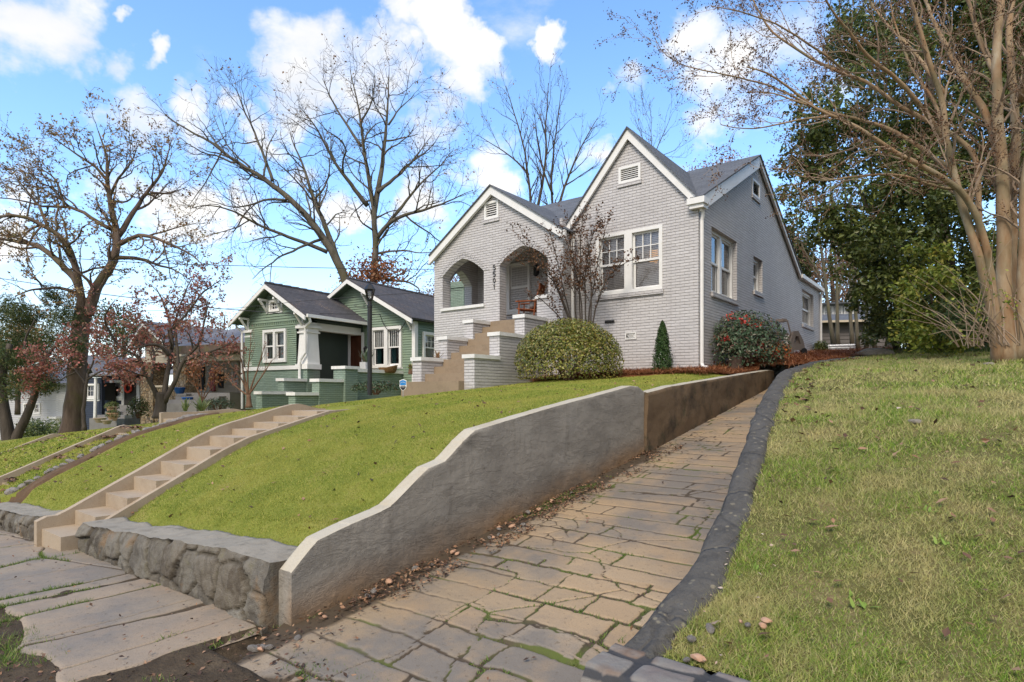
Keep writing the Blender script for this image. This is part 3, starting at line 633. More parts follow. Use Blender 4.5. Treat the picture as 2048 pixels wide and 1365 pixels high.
X, Y, Z = gridmesh(-13, 0.6, 0.0, 24, 0.5, 0.5, lawnz); put_grid(mb, X, Y, Z)
X, Y, Z = gridmesh(-60, -13, -10.60, 24, 0.35, 0.35, lawnz); put_grid(mb, X, Y, Z)
struct('lawn', mb, M['lawn_soil'], L0, LA, True)

# the lawn right of the driveway
mb = MB()
rz = lambda X, Y: rlawn(X, Y) + 0.07 * (fbm(X * 1.1, Y * 1.1, 8) - 0.5) + 0.03 * (fbm(X * 4, Y * 4, 9) - 0.5)
X, Y, Z = gridmesh(0, 1, -10.15, 4.9, 0.01, 0.07, rz, lambda U, Yg: kerb_x(Yg) + 0.2 + U ** 1.6 * 11); put_grid(mb, X, Y, Z)
X, Y, Z = gridmesh(2.5, 40, 4.9, 40, 0.6, 0.6, rz); put_grid(mb, X, Y, Z)
X, Y, Z = gridmesh(14, 40, -10.15, 4.9, 1, 1, rz); put_grid(mb, X, Y, Z)
struct('lawn_side', mb, M['lawn_soil_dry'], L0, LA, True)

# pine-straw covered ground beside and behind the house
mb = MB()
def sz(X, Y): return np.where(Y < 1.0, lawnz(X, Y) + 0.03, np.interp(Y, [1, 3.0, 13, 40], [2.24, 2.52, 3.30, 3.6])) + 0.05 * (fbm(X * 3, Y * 3, 4) - 0.5)
X, Y, Z = gridmesh(0, 1, 1.3, 5, 0.05, 0.1, sz, lambda U, Yg: -0.1 + U * (kerb_x(Yg) - 0.02 + 0.1)); put_grid(mb, X, Y, Z)
X, Y, Z = gridmesh(-0.1, 3.4, 5, 16, 0.1, 0.15, sz); put_grid(mb, X, Y, Z)
X, Y, Z = gridmesh(-0.1, 1.02, -0.55, 1.3, 0.06, 0.06, sz); put_grid(mb, X, Y, Z)
X, Y, Z = gridmesh(0, 1, -1.5, 0.05, 0.05, 0.06, sz, lambda U, Yg: -3.7 + U * 3.65 - 0.3 * U * (Yg < -1)); Z = Z - 0.05 * sstep(-1.15, -1.4, Y); put_grid(mb, X, Y, Z)
struct('straw_bed', mb, M['straw_bed'], L0, LA, True)

# driveway: old scored concrete, cracked into flags near the street, moss in the joints
def paving(X, Y, kind):
    wob = 0.05 * (fbm(X * 1.3, Y * 1.3, 21) - 0.5)
    if kind == 'drive':
        near = sstep(-8.7, -9.5, Y + 0.5 * (fbm(X * 0.8, Y * 0.8, 71) - 0.5))     # broken zone by the street
        w2 = 0.10 * (fbm(X * 2.1, Y * 2.1, 51) - 0.5) + 0.05 * (fbm(X * 7, Y * 7, 52) - 0.5); w3 = 0.10 * (fbm(X * 2.3, Y * 2.3, 55) - 0.5) + 0.05 * (fbm(X * 8, Y * 8, 56) - 0.5)
        slab = sstep(2.10, 1.95, X + 0.5 * (fbm(Y * 1.7, X * 0, 9) - 0.5)) * sstep(-11.2, -11.0, Y) * sstep(-9.2, -9.5, Y)
        hy = np.where(Y < -9.3, 0.27, 0.27); yy = (Y + w2 * (0.35 + 0.65 * near) + 0.06 * (fbm(X * 0.6, Y * 0.6, 3) - 0.5)) / hy; row = np.floor(yy).astype(int); fy = np.abs(yy - np.round(yy)) * hy
        ln = np.where(near > 0.5, 0.38 + 0.30 * _h(row, row * 3, 1), 0.75 + 0.9 * _h(row, row * 5, 2)); xx = (X + w3 + 2.0 * _h(row, row * 7, 6)) / ln; colm = np.floor(xx).astype(int); fx = np.abs(xx - np.round(xx)) * ln
        wj = 0.0055 + 0.004 * (1 - near) + 0.008 * near * sstep(0.35, 0.65, fbm(X * 1.7, Y * 1.7, 23)) + 0.004 * fbm(X * 9, Y * 9, 24)
        dj = np.minimum(fy, np.where(slab > .5, 9.0, fx)); keep = np.where(near > .5, 1.0, 0.72 + 0.28 * sstep(0.35, 0.55, fbm(X * 0.9, Y * 0.9, 31)))
        g1 = sstep(1.6, 0.7, dj / wj) * keep * np.where(slab > .5, 0.55, 1.0)
        cid, e = voro(X / 1.25 + w2 * 2, Y / 1.0 + w2 * 2, 41); g3 = sstep(0.020, 0.005, e) * (1 - 0.7 * slab)
        _, e2 = voro(X / 0.22 + w2 * 4, Y / 0.19 + w2 * 4, 47, 0.8); g4 = sstep(0.09, 0.02, e2) * sstep(0.50, 0.58, fbm(X * 1.2, Y * 1.2, 66)) * (1 - slab) * sstep(WX + 1.0, WX + .6, X)
        sl_e = sstep(0.10, 0.0, np.abs(slab - 0.5)) * 0.9
        g = np.maximum.reduce([g1, g3 * 0.95, g4, sl_e])
        rub = sstep(0.34, 0.08, X - WX + 0.22 * (fbm(Y * 1.6, X, 6) - 0.5)) * sstep(-4.0, -6.0, Y)   # litter strip along the wall foot
        apron = sstep(-10.9, -11.5, Y + 0.9 * (fbm(X * 1.9, Y * 1.9, 88) - 0.5) - 0.22 * (X - 2.2))
        g = np.maximum.reduce([g, rub * sstep(0.30, 0.5, fbm(X * 9, Y * 9, 12) + 0.35 * rub), apron])
        hsh = _h(row * 3 + colm * 11, row * 5 + colm, 4); tilt = 0.016 * (hsh - 0.5) * near * (1 - slab) + 0.006 * (cid - 0.5)
        tone = np.where(slab > .5, 0.18 + .1 * cid, 0.25 + 0.75 * hsh * near + (1 - near) * (0.10 + .35 * hsh)); tone = np.where(np.maximum(rub, apron) > 0.35, -0.5, tone)
    else:
        j = (X + 0.12 * (fbm(X * 0.4, Y * 0.8, 2) - 0.5) + wob) / 0.66; row = np.floor(j + 0.5).astype(int); fr = np.abs(j - np.round(j)) * 0.66
        wid = 0.010 + 0.022 * (_h(row, row * 5, 2) > 0.55)
        g1 = sstep(1.0, 0.3, fr / wid)
        cid, e = voro(X / 1.5 + wob * 3, Y / 1.1 + wob * 3, 61); g3 = sstep(0.035, 0.008, e)
        g = np.maximum(g1, g3 * 0.9); tilt = 0.014 * (_h(row, row * 2, 8) - 0.5); tone = _h(row, row * 2, 8) * .6 + .4 * cid
    z = -0.016 * g + tilt + 0.012 * (fbm(X * 2.3, Y * 2.3, 14) - 0.5) + 0.004 * (fbm(X * 12, Y * 12, 15) - 0.5)
    TONE[0] = tone
    return z, np.clip(g, 0, 1)
TONE = [0]
def set_tone(o, ts):
    a = o.data.attributes.new('tone', 'FLOAT', 'POINT'); a.data.foreach_set('value', np.concatenate([t.ravel() for t in ts]).astype(np.float32))
mb = MB(); tones = []
for (y0, y1, nx, dy) in ((-11.75, -7.5, 185, 0.0135), (-7.5, 1.9, 90, 0.028)):
    U = np.linspace(0, 1, nx); ys = np.linspace(y0, y1, int((y1 - y0) / dy)); Yg, Ug = np.meshgrid(ys, U, indexing='ij')
    kx = np.where(Yg < -10.2, 3.62 + (-10.2 - Yg) * 0.25, kerb_x(Yg) + 0.08); lx = 0.98 + 0.55 * np.maximum(0, -10.62 - Yg); Xg = lx + Ug * (kx - lx)
    dz, g = paving(Xg, Yg, 'drive'); tones.append(TONE[0])
    edge = sstep(-11.35, -11.75, Yg + 0.28 * (fbm(Xg * 2, Yg * 2, 77) - 0.5)) * 0.07
    put_grid(mb, Xg, Yg, drive_z(Yg) + dz - edge, 0, g)
set_tone(struct('driveway', mb, M['drive'], L0, LA, True, 'moss'), tones)
# sidewalk
mb = MB(); Xg, Yg = np.meshgrid(np.linspace(-9, 1.0, 700), np.linspace(-12.3, -10.8, 110)); dz, g = paving(Xg, Yg, 'walk'); tones = [TONE[0]]
fe = -11.95 + 0.30 * (fbm(Xg * 0.9, Xg * 0, 17) - 0.5) + 0.12 * (_h(np.floor(Xg / 0.66).astype(int), np.zeros_like(Xg).astype(int), 4) - 0.5)
put_grid(mb, Xg, Yg, fall(Xg) + dz - 0.055 * np.maximum(sstep(fe + 0.04, fe - 0.04, Yg), sstep(0.93, 1.0, Xg + 0.06 * (fbm(Yg * 3, Yg * 0, 5) - .5))), 0, g)
X, Y = np.meshgrid(np.linspace(-60, -9, 60), np.linspace(-12.2, -10.8, 4)); put_grid(mb, X, Y, fall(X), 0, np.zeros(X.shape))
tones.append(np.full(X.shape, .5)); set_tone(struct('sidewalk', mb, M['walk'], L0, LA, True, 'moss'), tones)
# verge of bare soil between walk and street
mb = MB(); Xg, Yg = np.meshgrid(np.linspace(-14, 9, 330), np.linspace(-15, -10.15, 110))
vz = np.where(Xg < 1.2, fall(Xg), 0.0) - 0.022 + 0.045 * (fbm(Xg * 2, Yg * 2, 33) - 0.5) + 0.02 * (fbm(Xg * 9, Yg * 9, 34) - 0.5) - 0.25 * ((Yg > -10.9) & (Xg < 0.9)) - 0.1 * ((Yg > -11.3) & (Xg > 1.0) & (Xg < 3.6))
put_grid(mb, Xg, Yg, vz); struct('soil', mb, M['dirt'], L0, LA, True)
mb = MB(); X, Y = np.meshgrid(np.linspace(-80, 80, 60), np.linspace(-24, -15, 6)); put_grid(mb, X, Y, np.where(X < 1.2, fall(X), 0) - 0.12)
struct('road', mb, mat_plain('asphalt', (0.05, 0.05, 0.052), 0.9, 0.15, 3, 0.004, 120), L0, LA, True)

# ------------------------------------------------------------------ walls
# stucco wall beside the driveway: near end, three swept steps, then a long level top
def wall_sheet(ys, zt, x_face, x_back, zb, nz=40, rough=0.012, seed=0, top_r=0.02):
    """section: foot of the face, face, rounded arris, top, back"""
    f = np.linspace(0, 1, nz); rows = []; low = []
    for y, z in zip(ys, zt):
        b = float(zb(y)); fz = b + (z - top_r - b) * f
        fx = x_face + rough * (fbm(np.full(nz, y) * 1.8, fz * 2.6, seed) - 0.5) * 2 + 0.3 * rough * (fbm(np.full(nz, y) * 9, fz * 9, seed + 1) - 0.5)
        pts = [(a, y, c) for a, c in zip(fx, fz)] + [(x_face - top_r * 0.3, y, z - top_r * 0.3), (x_face - top_r, y, z)]
        n = 6
        tz = z + 0.006 * (fbm(np.full(n, y) * 6, np.arange(n) * 0.7, seed + 2) - 0.5)
        pts += [(x_face - top_r + (x_back + top_r - x_face + top_r) * (i + 1) / n, y, tz[i]) for i in range(n)] + [(x_back, y, z - 0.02), (x_back, y, z - 0.5)]
        rows.append(pts); low.append(list(sstep(0.40, 0.0, (z - b) * f + 0.16 * (fbm(np.full(nz, y) * 1.5, fz, 3) - 0.5))) + [0] * (len(pts) - nz))
    return np.array(rows), np.array(low), nz
ys, zs = YW, ZW
W, lo, nz = wall_sheet(ys, zs, WX, WX - 0.165, lambda y: float(drive_z(y)) - 0.06, rough=0.014)
mb = MB(); P = LOT.w(W.reshape(-1, 3)).reshape(W.shape)
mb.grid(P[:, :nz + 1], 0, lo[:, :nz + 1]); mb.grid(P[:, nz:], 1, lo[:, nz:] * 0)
for r in (0, -1):                                        # end faces
    q = P[r]; mb.add(q, [tuple(range(len(q)))], 0, lo[r])
r_ = thing('retaining_wall', 'grey stucco retaining wall whose top sweeps up in steps between lawn and driveway', 'wall', LOT.p(WX, -10.6, 0), LA)
part('wall_body', mb, [M['stucco'], M['stucco_top']], r_, None, True, 'low')
# older brown wall carrying on uphill
yo = np.linspace(py[-1] + 0.01, 1.45, 120)
zo = np.interp(yo, po[:, 0], po[:, 1]) + 0.012 * (fbm(yo * 2, yo * 0, 8) - 0.5)
W, lo, nz = wall_sheet(yo, zo, WX + 0.05 , WX - 0.14, lambda y: float(drive_z(y)) - 0.06, 24, 0.03, 9, 0.03)
mb = MB(); P = LOT.w(W.reshape(-1, 3)).reshape(W.shape); mb.grid(P[:, :nz + 1], 0); mb.grid(P[:, nz:], 1)
for r in (0, -1): mb.add(P[r], [tuple(range(len(P[r])))], 0)
single('retaining_wall', mb, [M['old_wall'], M['stucco_top']], 'brown stained concrete wall continuing uphill behind the grey stucco wall', 'wall', LOT.p(WX, -5, 0.8), LA, smooth=True)

# low rough stone walls along the sidewalk
def stone_wall(x0, x1, name, label, h=0.42, face=-10.92, back=-10.50, seed=1):
    xs = np.linspace(x0, x1, int((x1 - x0) / 0.025)); nf, nt = 30, 12; rows = []; tn = []; ck = []
    for x in xs:
        hh = h - (0.16 * float(sstep(0.8, -2.8, x)) if h > 0.4 else 0) + 0.05 * (fbm(x * 1.3, 0, seed) - 0.5) + 0.03 * (fbm(x * 5, 0, seed + 1) - 0.5); b = float(fall(x)) - 0.08
        f = np.linspace(0, 1, nf); fz = b + (hh + 0.08) * f
        wx_ = 0.35 * (fbm(np.full(nf, x) * 3, fz * 3, 3) - .5) + .12 * (fbm(np.full(nf, x) * 11, fz * 11, 6) - .5); wz_ = 0.35 * (fbm(np.full(nf, x) * 3, fz * 3, 4) - .5)
        cid, e = voro(np.full(nf, x) / 0.34 + wx_, fz / 0.30 + wz_, seed + 9, .8)
        off = 0.045 * (cid - 0.5) - 0.035 * sstep(0.10, 0.0, e) + 0.05 * (fbm(np.full(nf, x) * 7, fz * 7, seed + 2) - 0.5) + 0.02 * (fbm(np.full(nf, x) * 25, fz * 25, seed + 3) - 0.5) - 0.05 * f ** 6
        tn.append(list(cid) + [.6] * (nt + 1)); ck.append(list(sstep(0.09, 0.02, e)) + [0.0] * (nt + 1))
        pts = [(x, face - o, z) for o, z in zip(off, fz)]
        t = np.linspace(0, 1, nt + 1)[1:]; bk = back + 0.10 * (fbm(x * 1.7, 3, seed + 4) - 0.5)
        ty = face + 0.02 + (bk - face) * t
        tz = b + 0.08 + hh + 0.03 * (fbm(np.full(nt, x) * 4, ty * 4, seed + 6) - 0.5) + 0.02
        pts += [(x, a, c) for a, c in zip(ty, tz)] + [(x, bk + 0.02, b)]
        rows.append(pts)
    P = LOT.w(np.array(rows).reshape(-1, 3)).reshape(len(xs), -1, 3); tn = np.array(tn); ck = np.array(ck); mb = MB(); mb.grid(P[:, :nf + 1], 0, ck[:, :nf + 1]); mb.grid(P[:, nf:], 1)
    for r in (0, -1): mb.add(P[r], [tuple(range(P.shape[1]))], 0)
    o = single(name, mb, [M['stone_dark'], M['stone_top']], label, 'wall', LOT.p(x0, face, 0), LA, smooth=True, attr='moss'); set_tone(o, [tn[:, :nf + 1], tn[:, nf:], tn[0], tn[-1]])
stone_wall(-2.72, WX - 0.16, 'stone_wall', 'low mossy stone wall along the sidewalk between the concrete steps and the stucco wall')
stone_wall(-7.2, -3.64, 'stone_wall', 'low dark stone wall along the sidewalk beyond the concrete steps', 0.26, seed=5)
stone_wall(-40, -10.2, 'stone_wall', 'far low stone wall along the sidewalk past the rock edged steps', 0.3, seed=7)

# black-mortared kerb wall right of the driveway
ky = np.concatenate([np.linspace(-10.30, -3, 520), np.linspace(-2.95, 5.0, 160)]); kz = np.interp(ky, KP[:, 1], KP[:, 2]); kx = kerb_x(ky)
sm = np.ones(25) / 25
kz = np.convolve(np.pad(kz, 12, 'edge'), sm, 'valid'); kx = np.convolve(np.pad(kx, 12, 'edge'), sm, 'valid'); rows = []
for y, x, z in zip(ky, kx, kz):
    w = 0.235 + 0.10 * (fbm(y * 1.1, 0, 2) - 0.5) + 0.10 * (np.floor(4 * fbm(y * 2.2, 0, 3)) / 4 - 0.5); b = min(float(drive_z(y)) - 0.1, z - 0.1); pts = []
    for t in np.linspace(0, 1, 10): pts.append((x + 0.06 * (fbm(y * 3, t * 3, 6) - 0.5), y, b + (z - 0.05 - b) * t))
    for t in np.linspace(0, 1, 12)[1:]:
        dz = -0.05 * abs(2 * t - 1) ** 4 + 0.035 * (fbm(y * 2.5, t * 2, 7) - 0.5) + 0.02 * (fbm(y * 9, t * 4, 8) - 0.5)
        cr = 0.022 * sstep(0.022, 0.0, abs((y + 0.9 * fbm(y * .5, 0, 61) + 0.16 * (t - .5) + 0.07 * fbm(y * 2, t * 3, 4)) / 1.7 % 1 - 0.5))
        pts.append((x + w * t, y, z + dz - cr))
    pts += [(x + w + 0.03, y, z - 0.10), (x + w - 0.02, y, z - 0.35)]
    rows.append(pts)
P = LOT.w(np.array(rows).reshape(-1, 3)).reshape(len(rows), -1, 3); mb = MB(); mb.grid(P)
for r in (0, -1): mb.add(P[r], [tuple(range(P.shape[1]))], 0)
single('kerb_wall', mb, M['kerb_black'], 'black mortar coping winding uphill along the right edge of the driveway', 'wall', LOT.p(3.4, -10.3, 0.2), LA, smooth=True)
# fieldstone wall facing the street, its corner at the foot of the kerb
xs = np.linspace(3.40, 8.5, 260); rows = []; at = []
for x in xs:
    h = 0.27 + 0.03 * (fbm(x * 2, 0, 4) - 0.5); pts = []; g = []
    for t in np.linspace(0, 1, 16):
        z = -0.2 + (h - 0.03 + 0.2) * t; cid, e = voro(x / 0.30, z / 0.24, 83); q = sstep(0.22, 0.08, e)
        pts.append((x, -10.62 + 0.035 * q - 0.02 * cid + 0.02 * (fbm(x * 8, z * 8, 2) - .5), z)); g.append(q)
    for t in np.linspace(0, 1, 18)[1:]:
        y = -10.60 + 0.34 * t; cid, e = voro(x / 0.30, (y + 10.6) / 0.30 + 0.35, 88, 0.5); q = sstep(0.22, 0.08, e)
        pts.append((x, y, h - 0.018 * q + 0.015 * cid + 0.012 * (fbm(x * 8, y * 8, 3) - .5) - 0.04 * (t > 0.97))); g.append(q)
    pts.append((x, -10.24, -0.1)); g.append(1); rows.append(pts); at.append(g)
P = LOT.w(np.array(rows).reshape(-1, 3)).reshape(len(xs), -1, 3); mb = MB(); mb.grid(P, 0, np.array(at)); mb.add(P[0], [tuple(range(P.shape[1]))], 0, np.ones(P.shape[1]))
def _edge():
    t = T('mortared_fieldstone'); a = t.attr('moss'); n = t.noise(2.3, 3)
    col = t.ramp(n, [(0.35, (0.19, 0.15, 0.14)), (0.5, (0.24, 0.225, 0.205)), (0.62, (0.20, 0.13, 0.09)), (0.7, (0.27, 0.255, 0.235))])
    col = t.mix(t.m('MULTIPLY', t.noise(30, 5), 0.6), col, (0.10, 0.09, 0.08)); col = t.mix(t.ramp(a, [(0.3, 0), (0.6, 1)]), col, (0.05, 0.05, 0.053))
    return t.end(col, 0.8, t.bump(t.noise(22, 6, 0.65), 0.012, 0.9), 0.25)
single('stone_wall', mb, _edge(), 'fieldstone wall corner set in black mortar at the bottom of the picture', 'wall', LOT.p(3.4, -10.6, 0), LA, smooth=True, attr='moss')

# ------------------------------------------------------------------ garden steps up the bank
def garden_steps(x0, x1, y0, y1, n, label, name='garden_steps', cheek_l=0.10, cheek_r=0.08, rise_l=0.13, mats=None, z_base=None, wind=0.0, rc=True):
    """x0 is the left flank, x1 the right; risers face the street"""
    mats = mats or [M['step_conc'], M['step_conc']]
    xm = (x0 + x1) / 2; zb = float(fall(xm)) if z_base is None else z_base; tr = (y1 - y0) / n
    zk = [max(zb + 0.13, min(float(bank(xm, y0 + (i + 0.75) * tr)), zb + 0.165 * (i + 1))) for i in range(n)]; zt = zk[-1]
    r = 0.15
    root = thing(name, label, 'steps', LOT.p((x0 + x1) / 2, y0, zb), LA)
    mb = MB(); V = []
    pl = lambda a, z, d: LOT.p(d, a, z)
    prof = []
    for i in range(n): prof += [(y0 + i * tr + 0.01 * (_rt[i] - .5), zk[i - 1] if i else zb - 0.3), (y0 + i * tr + 0.01 * (_rt[i] - .5), zk[i])]
    prof += [(y1 + 0.6, zt), (y1 + 0.6, zt - 0.4), (y0 + 1.2, zb - 0.3)]
    mb.prism(pl, [prof], x0, x1, 0); part('tread', mb, mats, root)
    def cheek(xa, xb, up, start):
        ys = np.linspace(y0 + start, y1 + 0.30, 40); base = np.interp(ys, [y0 + (i + 0.5) * tr for i in range(n)], zk)
        top = np.minimum(base, zt + 0.02 + 0 * ys) + up
        top = top - (up - .02) * sstep(y1 - .35, y1 + .25, ys)
        top = np.minimum(top, zb + 0.02 + up * 0.8 + np.sqrt(np.maximum(ys - (y0 + start), 0) + 0.02) * 0.9) + 0.012 * (fbm(ys * 2, ys * 0, int(abs(xa) * 10)) - 0.5)
        P = [(a, t) for a, t in zip(ys, top)] + [(ys[-1], zt - 0.5), (ys[0] + 0.5, zb - 0.3), (ys[0], zb - 0.3)]
        m2 = MB(); m2.prism(pl, [P], xa, xb, 0); part('cheek_wall', m2, mats, root)
    cheek(x0 - cheek_l, x0, rise_l, -0.05)
    if rc: cheek(x1, x1 + cheek_r, 0.0, 0.30)
    return root
garden_steps(-3.50, -2.84, -11.02, -7.55, 11, 'tan concrete steps with a raised side kerb climbing the near lawn from the sidewalk')
garden_steps(-9.35, -8.45, -10.9, -7.9, 8, 'leaf strewn concrete steps beyond the rock edging on the next lot', rise_l=0.2, rc=False)
garden_steps(-9.5, -8.6, -7.3, -5.4, 4, 'upper flight of concrete steps between curved kerbs above the leaf strewn steps', rise_l=0.14, rc=True, z_base=float(bank(-9, -7.5)))
garden_steps(-15.0, -14.2, -10.9, -7.6, 8, 'far concrete steps with thin side kerb below the oak', rise_l=0.2)
# soil strip and rocks of the border between the two lots
mb = MB(); X, Y = np.meshgrid(np.linspace(-7.32, -6.78, 8), np.linspace(-10.7, -5.2, 60)); put_grid(mb, X + 0.1 * (fbm(Y, Y * 0, 4) - .5), Y, lawnz(X, Y) + 0.035 + 0.03 * (fbm(X * 6, Y * 6, 1) - .5) - 0.05 * (np.abs(X + 7.05) > 0.26)); struct('soil', mb, M['clay'], L0, LA, True)
import random
rnd = random.Random(5)
def rock_mesh(seed):
    import bmesh
    bm = bmesh.new(); bmesh.ops.create_icosphere(bm, subdivisions=2, radius=1.0); r = np.random.default_rng(seed); d = r.normal(size=(9, 3)); d /= np.linalg.norm(d, axis=1)[:, None]; c = 0.62 + 0.3 * r.random(9)
    V = np.array([v.co[:] for v in bm.verts]); f = np.array([[v.index for v in q.verts] for q in bm.faces]); bm.free()
    s = np.ones(len(V))
    for a, b in zip(d, c): pr = V @ a; s = np.where(pr > b, np.minimum(s, b / np.maximum(pr, 1e-3)), s)
    V = V * s[:, None]; mb = MB(); mb.add(V, f); return mb
protos = [mesh_from('edging_stone', rock_mesh(20 + i), M['rock'], (0, 0, 0), 0) for i in range(5)]
for i in range(58):
    y = -10.45 + i * 0.092 + rnd.uniform(-.03, .03); x = -7.42 + 0.10 * math.sin(y * 1.3) + rnd.uniform(-.05, .05)
    o = bpy.data.objects.new('edging_stone', protos[i % 5]); COL.objects.link(o); s = rnd.uniform(0.045, 0.085)
    o.location = LOT.p(x, y, float(lawnz(np.array(x), np.array(y))) + .03); o.scale = (s * 1.3, s, s * 0.7); o.rotation_euler = (rnd.uniform(-.3, .3), rnd.uniform(-.3, .3), rnd.uniform(0, 6))
    tag(o, 'grey and tan stone in the rock edging that runs up the bank between two lawns', 'stone', 'rocks edging the bank')
# ------------------------------------------------------------------ house kit
def window(root, pl, a0, a1, z0, z1, units=2, cols=3, rows=2, rec=0.09, casing=0.07, mull=0.16, proud=0.0, mat='white', blind='screen', sill=True, sillmat=None, upper=0.5,
           curtain=None, sash=0.045, label=None, sill_h=0.09, sill_out=0.05, sill_over=0.03):
    """double-hung window: frame with sashes and glazing bars, children pane, sill and blind"""
    f = MB(); g = MB(); b = MB(); cmb = MB()
    w = (a1 - a0 - 2 * casing - (units - 1) * mull) / units; op = []
    for i in range(units): x = a0 + casing + i * (w + mull); op.append((x, x + w))
    f.prism(pl, [rect(a0, a1, z0, z1)] + [rect(x, y, z0 + casing, z1 - casing) for x, y in op], -rec - 0.02, -rec + 0.045 + proud)
    zi0, zi1 = z0 + casing, z1 - casing; zm = zi0 + (zi1 - zi0) * (1 - upper)
    if upper > .9: zm = zi0 + sash * .6
    for x, y in op:
        f.prism(pl, [rect(x, y, zm - sash * 0.6, zi1), rect(x + sash, y - sash, zm + sash * 0.6, zi1 - sash)], -rec - 0.03, -rec + 0.005)
        if upper <= .9: f.prism(pl, [rect(x, y, zi0, zm + sash * 0.5), rect(x + sash, y - sash, zi0 + sash * 1.3, zm - sash * 0.5)], -rec - 0.065, -rec - 0.033)
        for c in range(1, cols): a = x + sash + (y - x - 2 * sash) * c / cols; pbox(f, pl, a - 0.011, a + 0.011, zm + sash * 0.6, zi1 - sash, -rec - 0.028, -rec)
        for r in range(1, rows): z = zm + (zi1 - zm) * r / rows; pbox(f, pl, x + sash, y - sash, z - 0.011, z + 0.011, -rec - 0.027, -rec - 0.001)
        V = [pl(a, z, d) for d in (-rec - 0.018,) for a, z in rect(x + sash * .5, y - sash * .5, zm, zi1 - sash * .5)]; g.add(V, [(0, 1, 2, 3)])
        V = [pl(a, z, -rec - 0.05) for a, z in rect(x + sash * .5, y - sash * .5, zi0 + sash * .5, zm)]; g.add(V, [(0, 1, 2, 3)])
        if blind:
            n = int((zi1 - zi0) / 0.042)
            for i in range(n):
                z = zi0 + (i + 0.5) * (zi1 - zi0) / n; b.add([pl(x + .01, z - 0.0195, -rec - 0.078), pl(y - .01, z - 0.0195, -rec - 0.078), pl(y - .01, z + 0.0195, -rec - 0.095), pl(x + .01, z + 0.0195, -rec - 0.095)], [(0, 1, 2, 3)])
        if curtain:
            t = np.linspace(x, x + (y - x) * 0.42, 24); P = np.array([[pl(a, z, -rec - 0.16 + 0.03 * math.sin((a - x) * 70)) for z in (zi0, zi1)] for a in t]); cmb.grid(P)
    o = part('window', f, M[mat], root, label)
    part('pane', g, M['glass'], o)
    bx = MB()          # the dark room behind
    bx.prism(pl, [rect(a0 - .10, a1 + .10, z0 - .05, z1 + .05)], -rec - 1.0, -rec - .95); bx.prism(pl, [rect(a0 - .12, a1 + .12, z0 - .07, z1 + .07), rect(a0 - .06, a1 + .06, z0 - .01, z1 + .01)], -rec - .95, -rec - .24); part('room_wall', bx, M['interior'], o)
    if blind: part('blind', b, M[blind], o)
    if curtain: part('curtain', cmb, M[curtain], o)
    if sill:
        s = MB(); s.prism(pl, [rect(a0 - sill_over, a1 + sill_over, z0 - sill_h, z0 + 0.002)], -rec + 0.0, sill_out); part('sill', s, M[sillmat or mat], o)
    return o
def tudor(a0, a1, zs, rise, n=14, grow=0.0):
    am = (a0 + a1) / 2; L = []
    for i in range(n + 1):
        t = i / n; L.append((a0 - grow + (am - a0 + grow) * t, zs + (rise + grow) * (0.42 * t + 0.58 * (1 - (1 - t) ** 2.1))))
    return L + [(2 * am - a, z) for a, z in L[-2::-1]]
def arch_loop(a0, a1, z0, zs, rise): return [(a1, z0), (a0, z0)][::-1][:0] + [(a0, z0)] + tudor(a0, a1, zs, rise) + [(a1, z0)]
def rake(mb, pl, pts, w, d0, d1, m=0): mb.prism(pl, [list(pts) + [(a, z - w) for a, z in pts[::-1]]], d0, d1, m)
def louvre(root, pl, a0, a1, z0, z1, sillmat='brick_grey'):
    f = MB(); f.prism(pl, [rect(a0, a1, z0, z1), rect(a0 + .06, a1 - .06, z0 + .06, z1 - .06)], -0.06, 0.02)
    n = 6
    for i in range(n):
        z = z0 + .06 + (z1 - z0 - .12) * (i + .5) / n; P = [pl(a0 + .06, z - .028, 0.0), pl(a1 - .06, z - .028, 0.0), pl(a1 - .06, z + .022, -.05), pl(a0 + .06, z + .022, -.05)]; f.add(P, [(0, 1, 2, 3)])
    o = part('gable_vent', f, M['white'], root)
    b = MB(); pbox(b, pl, a0 + .05, a1 - .05, z0 + .05, z1 - .05, -0.12, -0.10); part('recess', b, M['interior'], o)
    if sillmat: s = MB(); pbox(s, pl, a0 - .03, a1 + .03, z0 - .09, z0 - 0.002, -0.03, 0.035); part('sill', s, M[sillmat], o)
    return o
def pipe_box(mb, pts, w=0.07, d=0.055): mb.tube(pts, w * 0.5, 8)
DIGITS = {'5': [[(1, 2), (0, 2), (0, 1.1), (.55, 1.2), (1, .85), (1, .35), (.6, 0), (0, .12)]], '0': [[(.5, 2), (.1, 1.6), (0, 1), (.1, .4), (.5, 0), (.9, .4), (1, 1), (.9, 1.6), (.5, 2)]],
          '1': [[(.15, 1.6), (.5, 2), (.5, 0)]], '9': [[(.95, 1.3), (.5, .95), (.05, 1.3), (.15, 1.85), (.5, 2), (.9, 1.8), (.95, 1.3), (.85, .5), (.4, 0)]], '2': [[(.05, 1.6), (.4, 2), (.9, 1.75), (.85, 1.2), (0, 0), (1, 0)]]}
def numeral(root, pl, ch, a, z, h, w, th=0.012, m='digit'):
    mb = MB()
    for st in DIGITS[ch]:
        P = np.array([pl(a + x * w, z + y * h / 2, 0.016) for x, y in st]); mb.tube(P, th, 6)
    return part('house_number', mb, M[m], root)

# ------------------------------------------------------------------ the painted brick house
H = thing('brick_house', 'pale grey painted brick cottage with steep gable, arched porch and stepped entrance walls', 'house', LOT.p(0, 0, 2.15), LA)
PF = front(LOT, 0.0); PP = front(LOT, -0.6); PS = right(LOT, 0.0)
